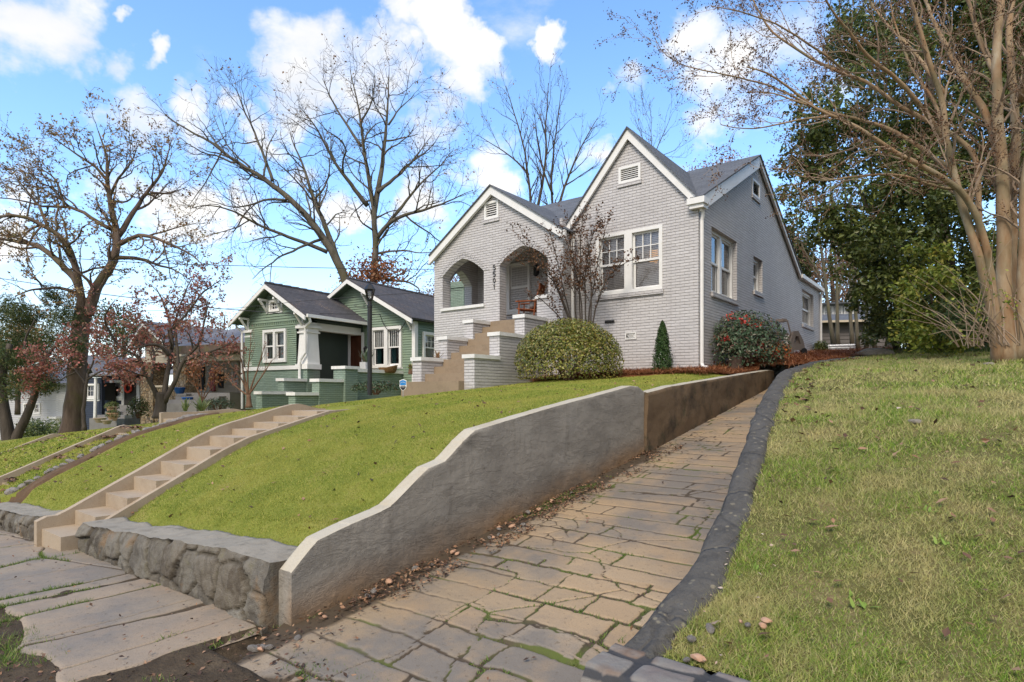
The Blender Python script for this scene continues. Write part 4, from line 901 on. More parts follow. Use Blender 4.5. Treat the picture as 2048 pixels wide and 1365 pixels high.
# front gable wall and long side wall
mb = MB(); W1 = (-2.60, -0.852, 4.05, 5.56); V1 = (-1.98, -1.40, 6.72, 7.12)
k0 = lambda u, v: (lambda y, z: (y, z))(*wallpt(u, v, 0.0))
mb.prism(PF, [[(-3.45, 1.4), (-0.002, 1.4), (-0.002, 5.95), (-1.70, 7.90), (-3.45, 5.9)], rect(*W1), rect(V1[0], V1[1], V1[2], V1[3])], -0.22, 0.0)
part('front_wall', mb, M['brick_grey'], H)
sA = wallpt(1423, 460, 0)[0]; sB = wallpt(1474, 490, 0)[0]
zT1 = wallpt(1423, 452, 0)[1]; zB1 = wallpt(1425, 585, 0)[1]
w1 = (sA, sB, zB1, zT1)
a2, t2 = wallpt(1507, 512, 0); b2 = wallpt(1525, 525, 0)[0]; z2 = wallpt(1509, 582, 0)[1]; w2 = (a2, b2, z2, t2)
a3, t3 = wallpt(1604.5, 578, 0); b3 = wallpt(1627, 594, 0)[0]; z3 = wallpt(1605, 648, 0)[1]; w3 = (a3, b3, z3, t3)
va, vt = wallpt(1504, 355, 0); vb = wallpt(1519, 366, 0)[0]; vz = wallpt(1504, 389, 0)[1]; v2 = (va, vb, vz, vt)
print('side windows', w1, w2, w3, v2)
mb = MB(); mb.prism(PS, [[(0.221, 1.4), (13.07, 2.6), (13.07, 5.72), (9.5, 5.72), (4.42, 8.2), (0.221, 6.06)], rect(*w1), rect(*w2), rect(*w3), rect(*v2)], -0.22, 0.0)
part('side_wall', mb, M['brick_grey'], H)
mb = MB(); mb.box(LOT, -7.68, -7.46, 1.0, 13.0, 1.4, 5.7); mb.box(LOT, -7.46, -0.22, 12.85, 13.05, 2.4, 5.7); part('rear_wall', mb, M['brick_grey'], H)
mb = MB(); mb.box(LOT, -7.4, -0.25, 1.3, 12.8, 3.3, 3.4); part('floor_slab', mb, M['interior'], H)
# porch walls with pointed arches
AL = (-7.36, -5.785, 4.02, 5.01, 0.44); AR = (-5.23, -3.66, 3.55, 5.07, 0.42)
la = arch_loop(AL[0], AL[1], AL[2], AL[3], AL[4])
ra = [(AR[0], 3.545), (-4.0, 3.545), (-4.0, 4.05), (-3.66, 4.05), ] + tudor(AR[0], AR[1], AR[3], AR[4])[::-1]
mb = MB(); mb.prism(PP, [[(-7.7, 1.2), (-3.2, 1.2), (-3.2, 5.66), (-5.45, 7.17), (-7.7, 5.66)], la, ra, rect(-5.76, -5.26, 6.38, 6.86)], -0.30, 0.0)
pr = right(LOT, -3.2); mb.prism(pr, [rect(-0.3, 0.02, 1.2, 5.66)], -0.3, 0.0)
pll = left(LOT, -7.7); mb.prism(pll, [rect(-0.3, 1.2, 1.2, 6.0), arch_loop(-0.22, 0.72, 4.1, 4.95, 0.40)], -0.3, 0.0)
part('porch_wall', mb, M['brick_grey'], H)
mb = MB(); mb.box(LOT, -7.4, -3.42, 1.0, 1.2, 3.4, 6.1); mb.box(LOT, -3.5, -3.42, -0.3, 1.0, 3.4, 6.1); part('porch_back_wall', mb, M['brick_grey'], H)
mb = MB(); mb.box(LOT, -7.4, -3.5, -0.3, 1.0, 5.88, 5.94); part('porch_ceiling', mb, M['ceiling'], H)
mb = MB(); mb.box(LOT, -7.4, -3.5, -0.597, 1.0, 3.40, 3.55); part('porch_floor', mb, M['brown_step'], H)
# rowlock rings round the arches
for A in (AL, AR):
    o = tudor(A[0], A[1], A[3], A[4], 14, 0.21); i = tudor(A[0], A[1], A[3], A[4], 14); mb = MB(); n = 30; oo = np.array(o); ii = np.array(i)
    t = np.linspace(0, len(oo) - 1, n + 1); O = np.stack([np.interp(t, range(len(oo)), oo[:, c]) for c in (0, 1)], 1); I = np.stack([np.interp(t, range(len(ii)), ii[:, c]) for c in (0, 1)], 1)
    for q in range(n):
        e = 0.10; lp = [I[q] + (I[q + 1] - I[q]) * e, I[q + 1] - (I[q + 1] - I[q]) * e * .2, O[q + 1] - (O[q + 1] - O[q]) * e * .2, O[q] + (O[q + 1] - O[q]) * e]
        mid = lambda a, b, t: (a[0] + (b[0] - a[0]) * t, a[1] + (b[1] - a[1]) * t)
        mb.prism(PP, [[tuple(lp[0]), tuple(lp[1]), mid(lp[1], lp[2], .46), mid(lp[0], lp[3], .46)]], 0.0005, 0.014); mb.prism(PP, [[mid(lp[0], lp[3], .52), mid(lp[1], lp[2], .52), tuple(lp[2]), tuple(lp[3])]], 0.0005, 0.014)
    part('arch_ring', mb, M['brick_grey'], H)
mb = MB(); pbox(mb, PP, -7.40, -5.755, 4.02, 4.10, -0.33, 0.05); part('porch_sill', mb, M['white_brick'], H)
mb = MB(); pbox(mb, PP, -4.03, -3.655, 4.052, 4.14, -0.33, 0.05); part('porch_sill', mb, M['white_brick'], H)
# porch steps and stepped cheek walls
mb = MB(); n = 10; r = (3.55 - 1.72) / n
for i in range(n):
    y = -0.88 - (n - 1 - i) * 0.295
    mb.box(LOT, -5.35 if i else -5.85, -4.0, y, y + 0.34 if i < n - 1 else y + 0.05, 1.3, 1.72 + (i + 1) * r - 0.004 * (i % 2)) if i == 0 else mb.box(LOT, -5.348, -4.002, y, -0.6 - 0.001 * i, 1.3, 1.72 + (i + 1) * r)
part('porch_steps', mb, M['brown_step'], H)
for (xa, xb) in ((-5.65, -5.35), (-4.0, -3.70)):
    mb = MB(); cp = MB(); tops = (2.484, 3.04, 3.546); ys_ = (-3.355, -2.49, -1.535, -0.6)
    for q in range(3):
        mb.box(LOT, xa, xb, ys_[q], ys_[q + 1], 1.2, tops[q] - 0.085)
        cp.box(LOT, xa - 0.035, xb + 0.035, ys_[q] - 0.04, ys_[q + 1] - (0.002 if q < 2 else 0.004), tops[q] - 0.085, tops[q])
    o = part('cheek_wall', mb, M['brick_grey'], H); part('coping', cp, M['white_brick'], o)
# roofs
def V3(*p): return [LOT.p(*q) for q in p]
mb = MB(); zr = 8.34
zs_ = lambda y: 6.0 + (y + .12) * 2.34 / 4.54
mb.slab(V3((-0.15, -0.12, 6.0), (0.13, -0.12, 6.0), (0.13, 4.42, zr), (-1.7, 4.42, zr), (-1.7, 3.72, zs_(3.72))), 0.035); mb.slab(V3((-1.7, 3.72, zs_(3.72)), (-1.7, 4.42, zr), (-3.45, 4.42, zr), (-3.45, .15, zs_(.15))), 0.035)
mb.slab(V3((-3.45, -0.12, 6.00), (-3.45, 4.42, zr), (-7.85, 4.42, zr), (-7.85, -0.12, 6.00)), 0.035)
mb.slab(V3((0.13, 4.42, zr), (0.13, 9.62, 5.76), (-7.85, 9.62, 5.76), (-7.85, 4.42, zr)), 0.035)
mb.slab(V3((-1.70, -0.14, 8.02), (-1.70, 3.9, 8.02), (0.06, -0.02, 5.97), (0.06, -0.14, 5.97)), 0.03); mb.slab(V3((-1.70, -0.14, 8.02), (-1.70, 3.9, 8.02), (-3.50, 0.3, 5.92), (-3.50, -0.14, 5.92)), 0.03)
mb.slab(V3((-5.45, -0.76, 7.27), (-5.45, 2.5, 7.27), (-3.10, -0.2, 5.69), (-3.10, -0.76, 5.69)), 0.03); mb.slab(V3((-5.45, -0.76, 7.27), (-5.45, 2.5, 7.27), (-7.80, -0.2, 5.69), (-7.80, -0.76, 5.69)), 0.03)
mb.slab(V3((0.14, 9.5, 5.80), (0.14, 13.25, 5.80), (-3.4, 13.25, 7.3), (-3.4, 7.0, 7.3)), 0.03); mb.slab(V3((-7.2, 9.5, 5.80), (-7.2, 13.25, 5.80), (-3.4, 13.25, 7.3), (-3.4, 7.0, 7.3)), 0.03)
part('roof', mb, M['shingle'], H)
# barge boards
mb = MB(); rake(mb, PF, [(-3.52, 5.885), (-1.70, 7.985), (0.02, 6.01)], 0.26, 0.035, 0.10); part('bargeboard', mb, M['white'], H)
mb = MB(); rake(mb, PP, [(-7.82, 5.65), (-5.45, 7.24), (-3.08, 5.65)], 0.235, 0.035, 0.12); part('bargeboard', mb, M['white'], H)
mb = MB(); rake(mb, PS, [(-0.02, 6.01), (4.42, 8.30)], 0.33, 0.03, 0.10); rake(mb, PS, [(4.42, 8.30), (9.58, 5.74)], 0.14, 0.03, 0.10); part('bargeboard', mb, M['white'], H)
# gutters and downpipes
mb = MB(); mb.box(LOT, -0.20, 0.20, -0.19, 0.16, 5.83, 5.965); mb.box(LOT, -0.16, 0.165, -0.145, 0.12, 5.74, 5.83); part('gutter', mb, M['white'], H)
mb = MB(); pipe_box(mb, [LOT.p(0.075, 0.06, 5.76), LOT.p(0.075, 0.06, 5.6), LOT.p(0.05, 0.07, 5.5), LOT.p(0.05, 0.07, 4.0), LOT.p(0.05, 0.07, 2.3), LOT.p(0.09, 0.05, 2.22), LOT.p(0.22, -0.02, 2.20)], 0.085); part('downpipe', mb, M['white'], H)
mb = MB(); mb.box(LOT, 0.02, 0.15, 9.45, 13.2, 5.66, 5.79); part('gutter', mb, M['white'], H)
mb = MB(); pipe_box(mb, [LOT.p(0.10, 13.0, 5.66), LOT.p(0.06, 12.95, 5.5), LOT.p(0.06, 12.95, 3.35)], 0.09); part('downpipe', mb, M['white'], H)
mb = MB(); pipe_box(mb, [LOT.p(-3.12, -0.25, 5.62), LOT.p(-3.14, -0.25, 5.4), LOT.p(-3.14, -0.25, 2.3)], 0.085); part('downpipe', mb, M['white'], H)
# windows
window(H, PF, *W1, units=2, cols=3, rows=2, casing=0.08, mull=0.20, proud=0.04, sillmat='brick_grey', rec=0.07, sill_h=0.10)
window(H, PS, *w1, units=2, cols=1, rows=1, casing=0.08, mull=0.14, rec=0.15, sillmat='brick_grey', blind=None, curtain='curtain_pale', sill_h=0.11)
window(H, PS, *w2, units=1, cols=1, rows=1, casing=0.08, rec=0.15, sillmat='brick_grey', blind=None, sill_h=0.11)
window(H, PS, *w3, units=1, cols=1, rows=1, casing=0.09, rec=0.15, sillmat='brick_grey', sill_h=0.11)
window(H, front(LOT, 1.0), -7.0, -5.36, 4.06, 5.50, units=2, cols=3, rows=2, rec=0.0, mull=0.16, proud=0.02, sill_h=0.07, blind=None)
louvre(H, PF, *V1); louvre(H, PP, -5.76, -5.26, 6.38, 6.86); louvre(H, PS, *v2)
# crawl-space vent
mb = MB(); mb.prism(PF, [rect(-1.80, -1.51, 2.93, 3.10), rect(-1.775, -1.535, 2.955, 3.075)], 0.0, 0.02)
for i in range(9): a = -1.775 + i * 0.03; mb.tube([PF(a, 2.955, 0.008), PF(min(a + .1, -1.535), 3.07, 0.008)], 0.005, 4); mb.tube([PF(a, 3.07, 0.008), PF(min(a + .1, -1.535), 2.955, 0.008)], 0.005, 4)
o = part('crawl_vent', mb, M['white_brick'], H); mb = MB(); pbox(mb, PF, -1.775, -1.535, 2.955, 3.075, 0.001, 0.003); part('recess', mb, M['interior'], o)
mb = MB(); pbox(mb, PF, -2.35, -2.10, 3.395, 3.425, 0.0, 0.02)
for i in range(6): mb.lathe(PF(-2.33 + i * 0.045, 3.37, 0.03), [(0.018, 0), (0.022, 0.03), (0.012, 0.06)], 8)
part('hose_hook', mb, M['dark_metal'], H)
# numerals run down the pier between the arches
for i, ch in enumerate('5501'): numeral(H, PP, ch, -5.44, 4.98 - i * 0.175, 0.125, 0.075, 0.0115)
# wall lantern in the porch
mb = MB(); q = LOT.p(-5.10, 0.90, 5.0); mb.lathe(q, [(0.03, 0), (0.075, 0.04), (0.07, 0.30), (0.085, 0.32), (0.03, 0.38)], 12); mb.box(LOT, -5.14, -5.06, 0.93, 1.0, 5.08, 5.25); part('wall_lantern', mb, M['dark_metal'], H)
# lit lamp inside the front room
mb = MB(); mb.lathe(LOT.p(-1.35, 0.62, 4.85), [(0.10, 0), (0.10, 0.30)], 20); o = single('table_lamp', mb, M['lampglow'], 'glowing lamp shade seen through the front gable window blind', 'lamp', LOT.p(-1.35, 0.62, 4.3), LA)
mb = MB(); mb.lathe(LOT.p(-1.35, 0.62, 4.1), [(0.09, 0), (0.09, 0.02), (0.03, 0.06), (0.05, 0.3), (0.015, 0.5), (0.015, 0.78)], 14); part('lamp_base', mb, M['dark_metal'], o)
mb = MB(); mb.box(LOT, -1.7, -1.0, 0.45, 0.8, 4.06, 4.10); [mb.box(LOT, x, x + .04, y, y + .04, 3.4, 4.06) for x in (-1.68, -1.06) for y in (.47, .74)]; single('side_table', mb, M['chair_wood'], 'small dark table inside the front room carrying the lit lamp', 'table', LOT.p(-1.35, .6, 3.4), LA)

# ------------------------------------------------------------------ green bungalow
G = GRN; GA = GRN.ang
B = thing('green_bungalow', 'green clapboard bungalow with brick base, white trim and two wide low gables', 'house', G.p(0, 0, 1.2), GA)
GP = lambda y: front(G, y)
def clap(mb, pl, span, z0, z1, holes=(), ex=0.115, th=0.032):
    """overlapping boards; span(z) gives the left and right end at height z"""
    z = z0
    while z < z1 - 0.01:
        zt = min(z + ex, z1); a0, a1 = span(z); b0, b1 = span(zt)
        cuts = sorted([(h[0], h[1]) for h in holes if h[2] < (z + zt) / 2 < h[3]]); segs = []; c = a0
        for h in cuts:
            if h[0] > c: segs.append((c, h[0]))
            c = max(c, h[1])
        segs.append((c, a1))
        for s0, s1 in segs:
            if s1 - s0 < 0.01: continue
            t0 = max(s0, b0) if s0 == a0 else s0; t1 = min(s1, b1) if s1 == a1 else s1
            g_ = 0.13 * ex; P = [pl(s0, z + g_, th), pl(s1, z + g_, th), pl(t1, zt, 0.006), pl(t0, zt, 0.006), pl(s0, z + g_, -.0005), pl(s1, z + g_, -.0005)]
            mb.add(P, [(0, 1, 2, 3), (4, 5, 1, 0)])
        z = zt
# wing: x from -4.0 to 0, y 0..3 (open porch on its right half)
win = (-2.69, -1.23, 2.93, 4.29); apx = -2.0; zA = 6.02; zE = 4.72
wing_line = lambda z: (-4.0, -0.0) if z < 4.75 else (apx - (2.36) * (zA - z) / (zA - 4.66), apx + 2.36 * (zA - z) / (zA - 4.66))
span = lambda z: (max(-4.0, wing_line(z)[0]), min(-0.0, wing_line(z)[1]))
mb = MB(); pbox(mb, GP(0), -3.98, -0.62, 1.0, 2.62, -0.2, 0.0); pbox(mb, GP(0), -0.62, 0.0, 1.0, 2.62, -0.6, 0.03)
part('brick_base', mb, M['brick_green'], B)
bk = MB(); bk.prism(GP(0), [[(-3.98, 2.7), (-0.9, 2.7), (-0.9, 4.5), (0, 4.5), (0, 4.7), (apx, 5.95), (-3.98, 4.7)], rect(*win), rect(-2.29, -1.62, 5.02, 5.5)], -0.15, -0.001); clap(bk, GP(0), lambda z: (-3.98, -0.66) if z < 4.42 else span(z), 2.80, 4.42, [win], 0.085); clap(bk, GP(0), span, 4.58, 5.9, [(-2.29, -1.62, 5.02, 5.5)], 0.115)
part('gable_wall', bk, M['siding_green'], B)
mb = MB()
for i in range(34): a = -3.95 + i * 0.118; pbox(mb, GP(0), a, a + 0.055, 4.49, 4.575, 0.0, 0.035)
pbox(mb, GP(0), -3.98, 0.0, 4.44, 4.49, 0.0, 0.03); part('dentil_band', mb, M['siding_green'], B)
mb = MB(); pbox(mb, GP(0), -4.05, -0.62, 2.62, 2.78, -0.1, 0.06); pbox(mb, GP(0), -0.66, 0.07, 2.62, 2.82, -0.62, 0.09); part('water_table', mb, M['white'], B)
for (xa, xb, dp) in ((-3.98, -3.5, 0.25), (-0.60, 0.0, 0.6)):
    mb = MB(); P = G; zz = [(2.82, 0.0), (4.05, 0.055), (4.06, -0.01), (4.12, -0.01), (4.13, 0.04), (4.24, 0.04), (4.25, -0.06), (4.36, -0.06)]
    R = np.array([[G.p(x, y, z) for x, y in ((xa + o, -0.02 + o), (xb - o, -0.02 + o), (xb - o, dp - o), (xa + o, dp - o))] for z, o in zz]); mb.grid(R, 0, None, True); mb.add(R[-1], [(0, 1, 2, 3)])
    part('porch_column', mb, M['white'], B)
mb = MB(); mb.box(G, -0.40, -0.10, 0.55, 2.98, 4.20, 4.50); mb.box(G, -0.9, -0.0, 0.02, 0.5, 4.37, 4.48); part('porch_beam', mb, M['white'], B)
mb = MB(); mb.box(G, -0.9, -0.85, 0.15, 3.0, 2.2, 4.5); mb.box(G, -0.85, -0.0, 2.95, 3.0, 2.2, 4.6); mb.box(G, -0.42, -0.06, 0.5, 3.0, 4.50, 4.74); part('porch_inner_wall', mb, M['green_dark'], B)
mb = MB(); mb.box(G, -0.85, 0.5, 0.3, 2.98, 2.05, 2.22); part('porch_floor', mb, M['porch_red'], B)
mb = MB(); mb.box(G, -0.85, 0.0, 0.3, 2.95, 4.56, 4.60); part('porch_ceiling', mb, M['green_dark'], B)
window(B, GP(0), *win, units=2, cols=1, rows=1, casing=0.11, mull=0.13, rec=0.0, proud=0.05, sill=False, blind=None, curtain='curtain_pale')
window(B, GP(0), -2.29, -1.62, 5.02, 5.5, units=1, cols=3, rows=2, casing=0.09, rec=0.0, proud=0.05, blind=None, upper=0.96, sill_h=0.06, sash=0.028)
# main body behind: front wall y=3, x from -3.8 to 2.95
win2 = (0.52, 2.26, 2.74, 4.49); a2x = -0.47; zB = 6.55
line2 = lambda z: (a2x - 3.55 * (zB - z) / (zB - 4.66), a2x + 3.55 * (zB - z) / (zB - 4.66))
sp2 = lambda z: (0.0, 2.92) if z < 4.62 else (max(-3.8, line2(z)[0]), min(2.92, line2(z)[1]))
mb = MB(); mb.prism(GP(3.0), [[(0.0, 1.2), (2.92, 1.2), (2.92, 4.66), (a2x, 6.45), (-3.8, 4.66), (0.0, 4.62)], rect(*win2)], -0.15, -0.001); clap(mb, GP(3.0), sp2, 1.9, 6.4, [win2], 0.105)
RW = right(G, 2.92); w5 = (3.45, 4.45, 2.95, 4.25)
mb.prism(RW, [rect(3.0, 11, 1.2, 4.66), rect(*w5)], -0.15, -0.001); clap(mb, RW, lambda z: (3.02, 11), 1.9, 4.6, [w5], 0.105)
part('clapboard_wall', mb, M['siding_green'], B)
mb = MB(); pbox(mb, GP(3.0), 2.80, 2.97, 1.9, 4.62, 0.0, 0.05); pbox(mb, RW, 3.0, 3.14, 1.9, 4.62, 0.0, 0.05); part('corner_board', mb, M['white'], B)
window(B, GP(3.0), *win2, units=2, cols=5, rows=1, casing=0.12, mull=0.2, rec=0.0, proud=0.06, blind=None, curtain='curtain_teal', sill_h=0.05)
window(B, RW, *w5, units=1, cols=3, rows=2, casing=0.12, rec=0.0, proud=0.05, sill_h=0.06)
for i, ch in enumerate('5505'): numeral(B, GP(3.0), ch, 1.345, 4.05 - i * 0.18, 0.13, 0.07, 0.012)
mb = MB(); mb.prism(GP(2.95), [rect(-0.84, 0.10, 2.2, 4.32), rect(-0.70, -0.02, 2.2, 4.2)], 0.0, 0.06); o = part('door_frame', mb, M['white'], B)
mb = MB(); mb.prism(GP(2.95), [rect(-0.70, -0.02, 2.2, 4.2)], 0.0, 0.03)
for r in range(3):
    for c in range(3): pbox(mb, GP(2.95), -0.62 + c * .18, -0.48 + c * .18, 3.6 + r * .18, 3.75 + r * .18, 0.03, 0.036)
for c in range(2): pbox(mb, GP(2.95), -0.62 + c * .28, -0.38 + c * .28, 2.35, 3.45, 0.03, 0.045)
part('door', mb, M['wood_door'], B)
mb = MB(); mb.lathe(G.p(0.28, 2.85, 3.35), [(0.02, 0), (0.07, .05), (0.09, .25), (0.10, .27), (0.02, .36)], 8); part('wall_lantern', mb, M['dark_metal'], B)
# roofs with ridge, barge boards and brackets
def roof_pair(root, xr, zr_, xl, xg, ze, y0, y1, mat, th=0.09, frame=G, ridge=True):
    mb = MB(); q = lambda *p: [frame.p(*a) for a in p]
    mb.slab(q((xr, y0, zr_), (xr, y1, zr_), (xl, y1, ze), (xl, y0, ze)), th); mb.slab(q((xr, y0, zr_), (xr, y1, zr_), (xg, y1, ze), (xg, y0, ze)), th)
    o = part('roof', mb, M[mat], root)
    if ridge:
        r = MB()
        for i in range(int((y1 - y0) / 0.42)): r.tube([frame.p(xr, y0 + i * .42, zr_ + .0), frame.p(xr, y0 + i * .42 + .40, zr_ + .012)], [0.06, 0.072], 8)
        part('ridge_cap', r, M['shingle_dark'], o)
    return o
roof_pair(B, apx, zA + 0.12, -4.42, 0.42, 4.70, -0.48, 6.0, 'shingle_dark')
roof_pair(B, a2x, zB + 0.12, -4.15, 3.21, 4.72, 2.5, 12, 'shingle_dark')
for (y, ax, zz_, xl, xg) in ((-0.48, apx, zA, -4.42, 0.42), (2.5, a2x, zB, -4.15, 3.21)):
    mb = MB(); rake(mb, GP(y), [(xl, 4.64), (ax, zz_ + .06), (xg, 4.64)], 0.17, -0.02, 0.04); part('bargeboard', mb, M['white'], B)
    mb = MB(); sl = (zz_ - 4.6) / (xg - ax)
    for side in (-1, 1):
        mb.slab([G.p(ax, y + .04, zz_ - 0.01), G.p(ax, y + .75, zz_ - 0.01), G.p(ax + side * (xg - ax) * 0.97, y + .75, 4.62), G.p(ax + side * (xg - ax) * 0.97, y + .04, 4.62)], 0.02)
    part('soffit', mb, M['green_trim'], B)
def bracket(x, yw, z, reach=0.46, h=0.46):
    mb = MB(); mb.box(G, x - .045, x + .045, yw - .07, yw - 0.001, z - h - .08, z + .02); mb.box(G, x - .044, x + .044, yw - reach, yw - 0.0705, z - .05, z + .03)
    mb.prism(lambda a, b, d: G.p(x + d, a, b), [[(yw - reach + .02, z - .055), (yw - reach + .11, z - .055), (yw - .0715, z - h + .05), (yw - .0715, z - h - .04)]], -.042, .042); part('eave_bracket', mb, M['white'], B)
for x, z in ((-3.72, 4.83), (-2.45, 5.52), (-1.52, 5.50), (-0.25, 4.80)): bracket(x, 0.0, z)
for x, z in ((0.35, 5.95), (2.75, 4.82)): bracket(x, 3.0, z)
mb = MB(); mb.box(G, 0.36, 0.50, -0.42, 2.9, 4.60, 4.72); part('gutter', mb, M['white'], B)
mb = MB(); mb.tube([G.p(0.42, -0.30, 4.60), G.p(0.40, -0.22, 4.45), G.p(0.02, -0.14, 4.25), G.p(-0.02, -0.12, 4.1), G.p(-0.02, -0.12, 3.25), G.p(-0.25, -0.14, 3.0), G.p(-0.30, -0.16, 2.8), G.p(-0.30, -0.16, 1.9)], 0.055, 8); part('downpipe', mb, M['white'], B)
mb = MB(); mb.tube([G.p(-4.3, -0.2, 4.6), G.p(-4.3, -0.18, 4.5), G.p(-4.12, -0.05, 4.3), G.p(-4.12, -0.05, 1.0)], 0.05, 8); part('downpipe', mb, M['white'], B)
# entrance walls stepping down, porch wall
def pier(x0, x1, y0, y1, zt, z0=0.9):
    mb = MB(); mb.box(G, x0, x1, y0, y1, z0, zt - 0.11); o = part('entrance_wall', mb, M['brick_green'], B); mb = MB(); mb.box(G, x0 - .06, x1 + .06, y0 - .06, y1 + .06, zt - 0.11, zt); part('coping', mb, M['white_brick'], o)
def gp(u, v, Y): return G.inv(px(u, v, Y))[0]
a = gp(556, 757, 23.0); pier(a[0], a[0] + 0.35, a[1], -0.03, a[2], 0.9)
a = gp(512, 783, 21.9); pier(a[0], a[0] + 0.35, a[1], a[1] + 1.25, a[2])
a = gp(577, 785, 20.6); pier(a[0], a[0] + 0.35, a[1], a[1] + 1.3, a[2])
a = gp(624, 758, 21.4); pier(a[0], a[0] + 0.38, a[1], a[1] + 1.35, a[2])
a = gp(667, 733, 22.4); pier(a[0], a[0] + 0.62, a[1], a[1] + 0.62, a[2], 0.9); pz_ = a
e0 = G.inv(px(713, 744, 22.9))[0]; e1 = G.inv(px(822, 752, 25.5))[0]
mb = MB(); d_ = (G.w([e1])[0] - G.w([e0])[0]); L_ = np.linalg.norm(d_[:2]); fr = Frame(*G.w([e0])[0][:2], math.atan2(d_[1], d_[0]))
mb.box(fr, 0, L_, 0, 0.25, 0.8, 2.47); o = part('porch_wall', mb, M['brick_green'], B); mb = MB(); mb.box(fr, -.02, L_ + .05, -.06, .31, 2.47, 2.60); part('coping', mb, M['white_brick'], o)
mb = MB(); mb.box(G, -3.6, -3.3, 5.2, 5.9, 5.0, 5.2); part('flashing', mb, M['shingle_dark'], B)
# green chimney, seen through the porch arches
c = G.inv(px(921, 640, 26.5))[0]; mb = MB(); mb.box(G, c[0] - .36, c[0] + .40, c[1] - .3, c[1] + .45, 3.0, 6.55); mb.box(G, c[0] - .40, c[0] + .44, c[1] - .34, c[1] + .49, 6.28, 6.42); part('chimney', mb, M['brick_green'], B)
# ------------------------------------------------------------------ houses farther down the street
def house_frame(u, v, Y, deg): p = px(u, v, Y); return Frame(p[0], p[1], math.radians(-deg)), p
# stone-pillared beige house
S, sp0 = house_frame(283, 826, 32.5, 27); sa = S.ang; z0 = sp0[2] - 0.4
def sx(u, y=0.0):
    """x along the facade at depth y for a photo column"""
    o = S.p(0, y, 0); k = (u - CU) / F; return (k * o[1] - o[0]) / (S.ex[0] - k * S.ex[1])
def sZ(v, x, y=0.0): return EYE + (HV - v) / F * S.p(x, y, 0)[1]
SH = thing('stone_bungalow', 'beige house with pebble stone porch pillars, grey roof and brown fascia', 'house', S.p(0, 0, z0), sa)
xL, xR = sx(281), sx(484); xm = sx(310); zbeam = sZ(714, 3); zb2 = sZ(725, 3)
mb = MB()
for u0, u1 in ((281, 306), (346, 371)): mb.box(S, sx(u0), sx(u1), 0.0, 0.75, z0 - 0.6, zb2)
mb.box(S, sx(306), sx(346), 0.1, 0.45, z0 - 0.6, sZ(775, 2)); mb.box(S, sx(371), sx(392), -0.6, 0.3, z0 - 0.6, sZ(792, 3)); part('stone_pillar', mb, M['stone_mix'], SH)
mb = MB(); mb.box(S, sx(305), sx(347), 0.02, 0.55, sZ(775, 2), sZ(771, 2)); part('coping', mb, M['siding_beige'], SH)
mb = MB(); mb.box(S, xL - .1, xR + 1.5, 0.0, 0.4, zb2, zbeam); part('porch_beam', mb, M['siding_beige'], SH)
apz = sZ(650, 1); mb = MB(); gx0, gx1 = sx(287), sx(342)
mb.prism(front(S, 0.1), [[(gx0, zbeam), (gx1, zbeam), (gx1, sZ(690, 3)), ((gx0 + gx1) / 2 - .3, apz), (gx0, sZ(690, 3))]], -0.2, 0.0); clap(mb, front(S, 0.1), lambda z: (gx0 + max(0, (z - sZ(690, 3)) * .8), gx1 - max(0, (z - sZ(690, 3)) * .9)), zbeam, apz - .2, (), 0.14); part('gable_wall', mb, M['siding_beige'], SH)
mb = MB(); zr3 = sZ(650, 6); ze3 = sZ(692, 6)
mb.slab([S.p(gx1 - .6, -0.5, ze3), S.p(xR + 6, -0.5, ze3), S.p(xR + 6, 4.5, zr3 + .5), S.p(gx1 - .6, 4.5, zr3 + .5)], .1)
for a, b in ((gx0 - .5, 1), (gx1 + .5, -1)): mb.slab([S.p((gx0 + gx1) / 2 - .3, -.6, apz + .15), S.p((gx0 + gx1) / 2 - .3, 5, apz + .15), S.p(a, 5, sZ(688, 2)), S.p(a, -.6, sZ(688, 2))], .1)
part('roof', mb, M['shingle_pale'], SH)
mb = MB(); mb.box(S, gx1 + .1, xR + 6, -.55, -.45, ze3 - .38, ze3 + .02); part('fascia', mb, M['bark_red'], SH)
mb = MB(); rake(mb, front(S, -.55), [(gx0 - .5, sZ(690, 2)), ((gx0 + gx1) / 2 - .3, apz + .1), (gx1 + .5, sZ(690, 2))], .2, -.02, .05); part('bargeboard', mb, M['white'], SH)
mb = MB(); wz0, wz1 = sZ(772, 8, 2.5), sZ(722, 8, 2.5)
bw = [(sx(372, 2.5), sx(384, 2.5), wz0, wz1), (sx(466, 2.5), sx(478, 2.5), sZ(765, 8, 2.5), wz1)]
mb.prism(front(S, 2.5), [rect(xL - .5, xR + 2.5, z0, zbeam + .5)] + [rect(*w) for w in bw], -.2, 0); clap(mb, front(S, 2.5), lambda z: (xL - .5, xR + 2.5), z0 + .8, zbeam + .3, bw, .14); part('house_wall', mb, M['siding_beige'], SH)
for w in bw: window(SH, front(S, 2.5), *w, units=1, cols=1, rows=1, casing=.09, rec=0, proud=.05, blind=None, sill_h=.06)
mb = MB(); pbox(mb, front(S, 2.5), sx(422, 2.5), sx(432, 2.5), sZ(782, 9, 2.5), sZ(735, 9, 2.5), 0.02, .09); part('door', mb, M['red'], SH)
mb = MB(); pbox(mb, front(S, 2.5), sx(438, 2.5), sx(448, 2.5), sZ(775, 9, 2.5), sZ(742, 9, 2.5), 0.02, .07); part('door_glass', mb, M['interior'], SH)
mb = MB(); pbox(mb, front(S, 2.5), sx(398, 2.5), sx(410, 2.5), sZ(778, 9, 2.5), sZ(726, 9, 2.5), 0.02, .07); part('window', mb, M['interior'], SH)
mb = MB()
for i in range(4): mb.box(S, sx(378) + i * .05, xR - .3 + i * 0.25 - .8, -1.6 + i * .4, 2.5, z0 - .5, sZ(806, 4) + i * .17)
part('steps', mb, M['step_grey'], SH)
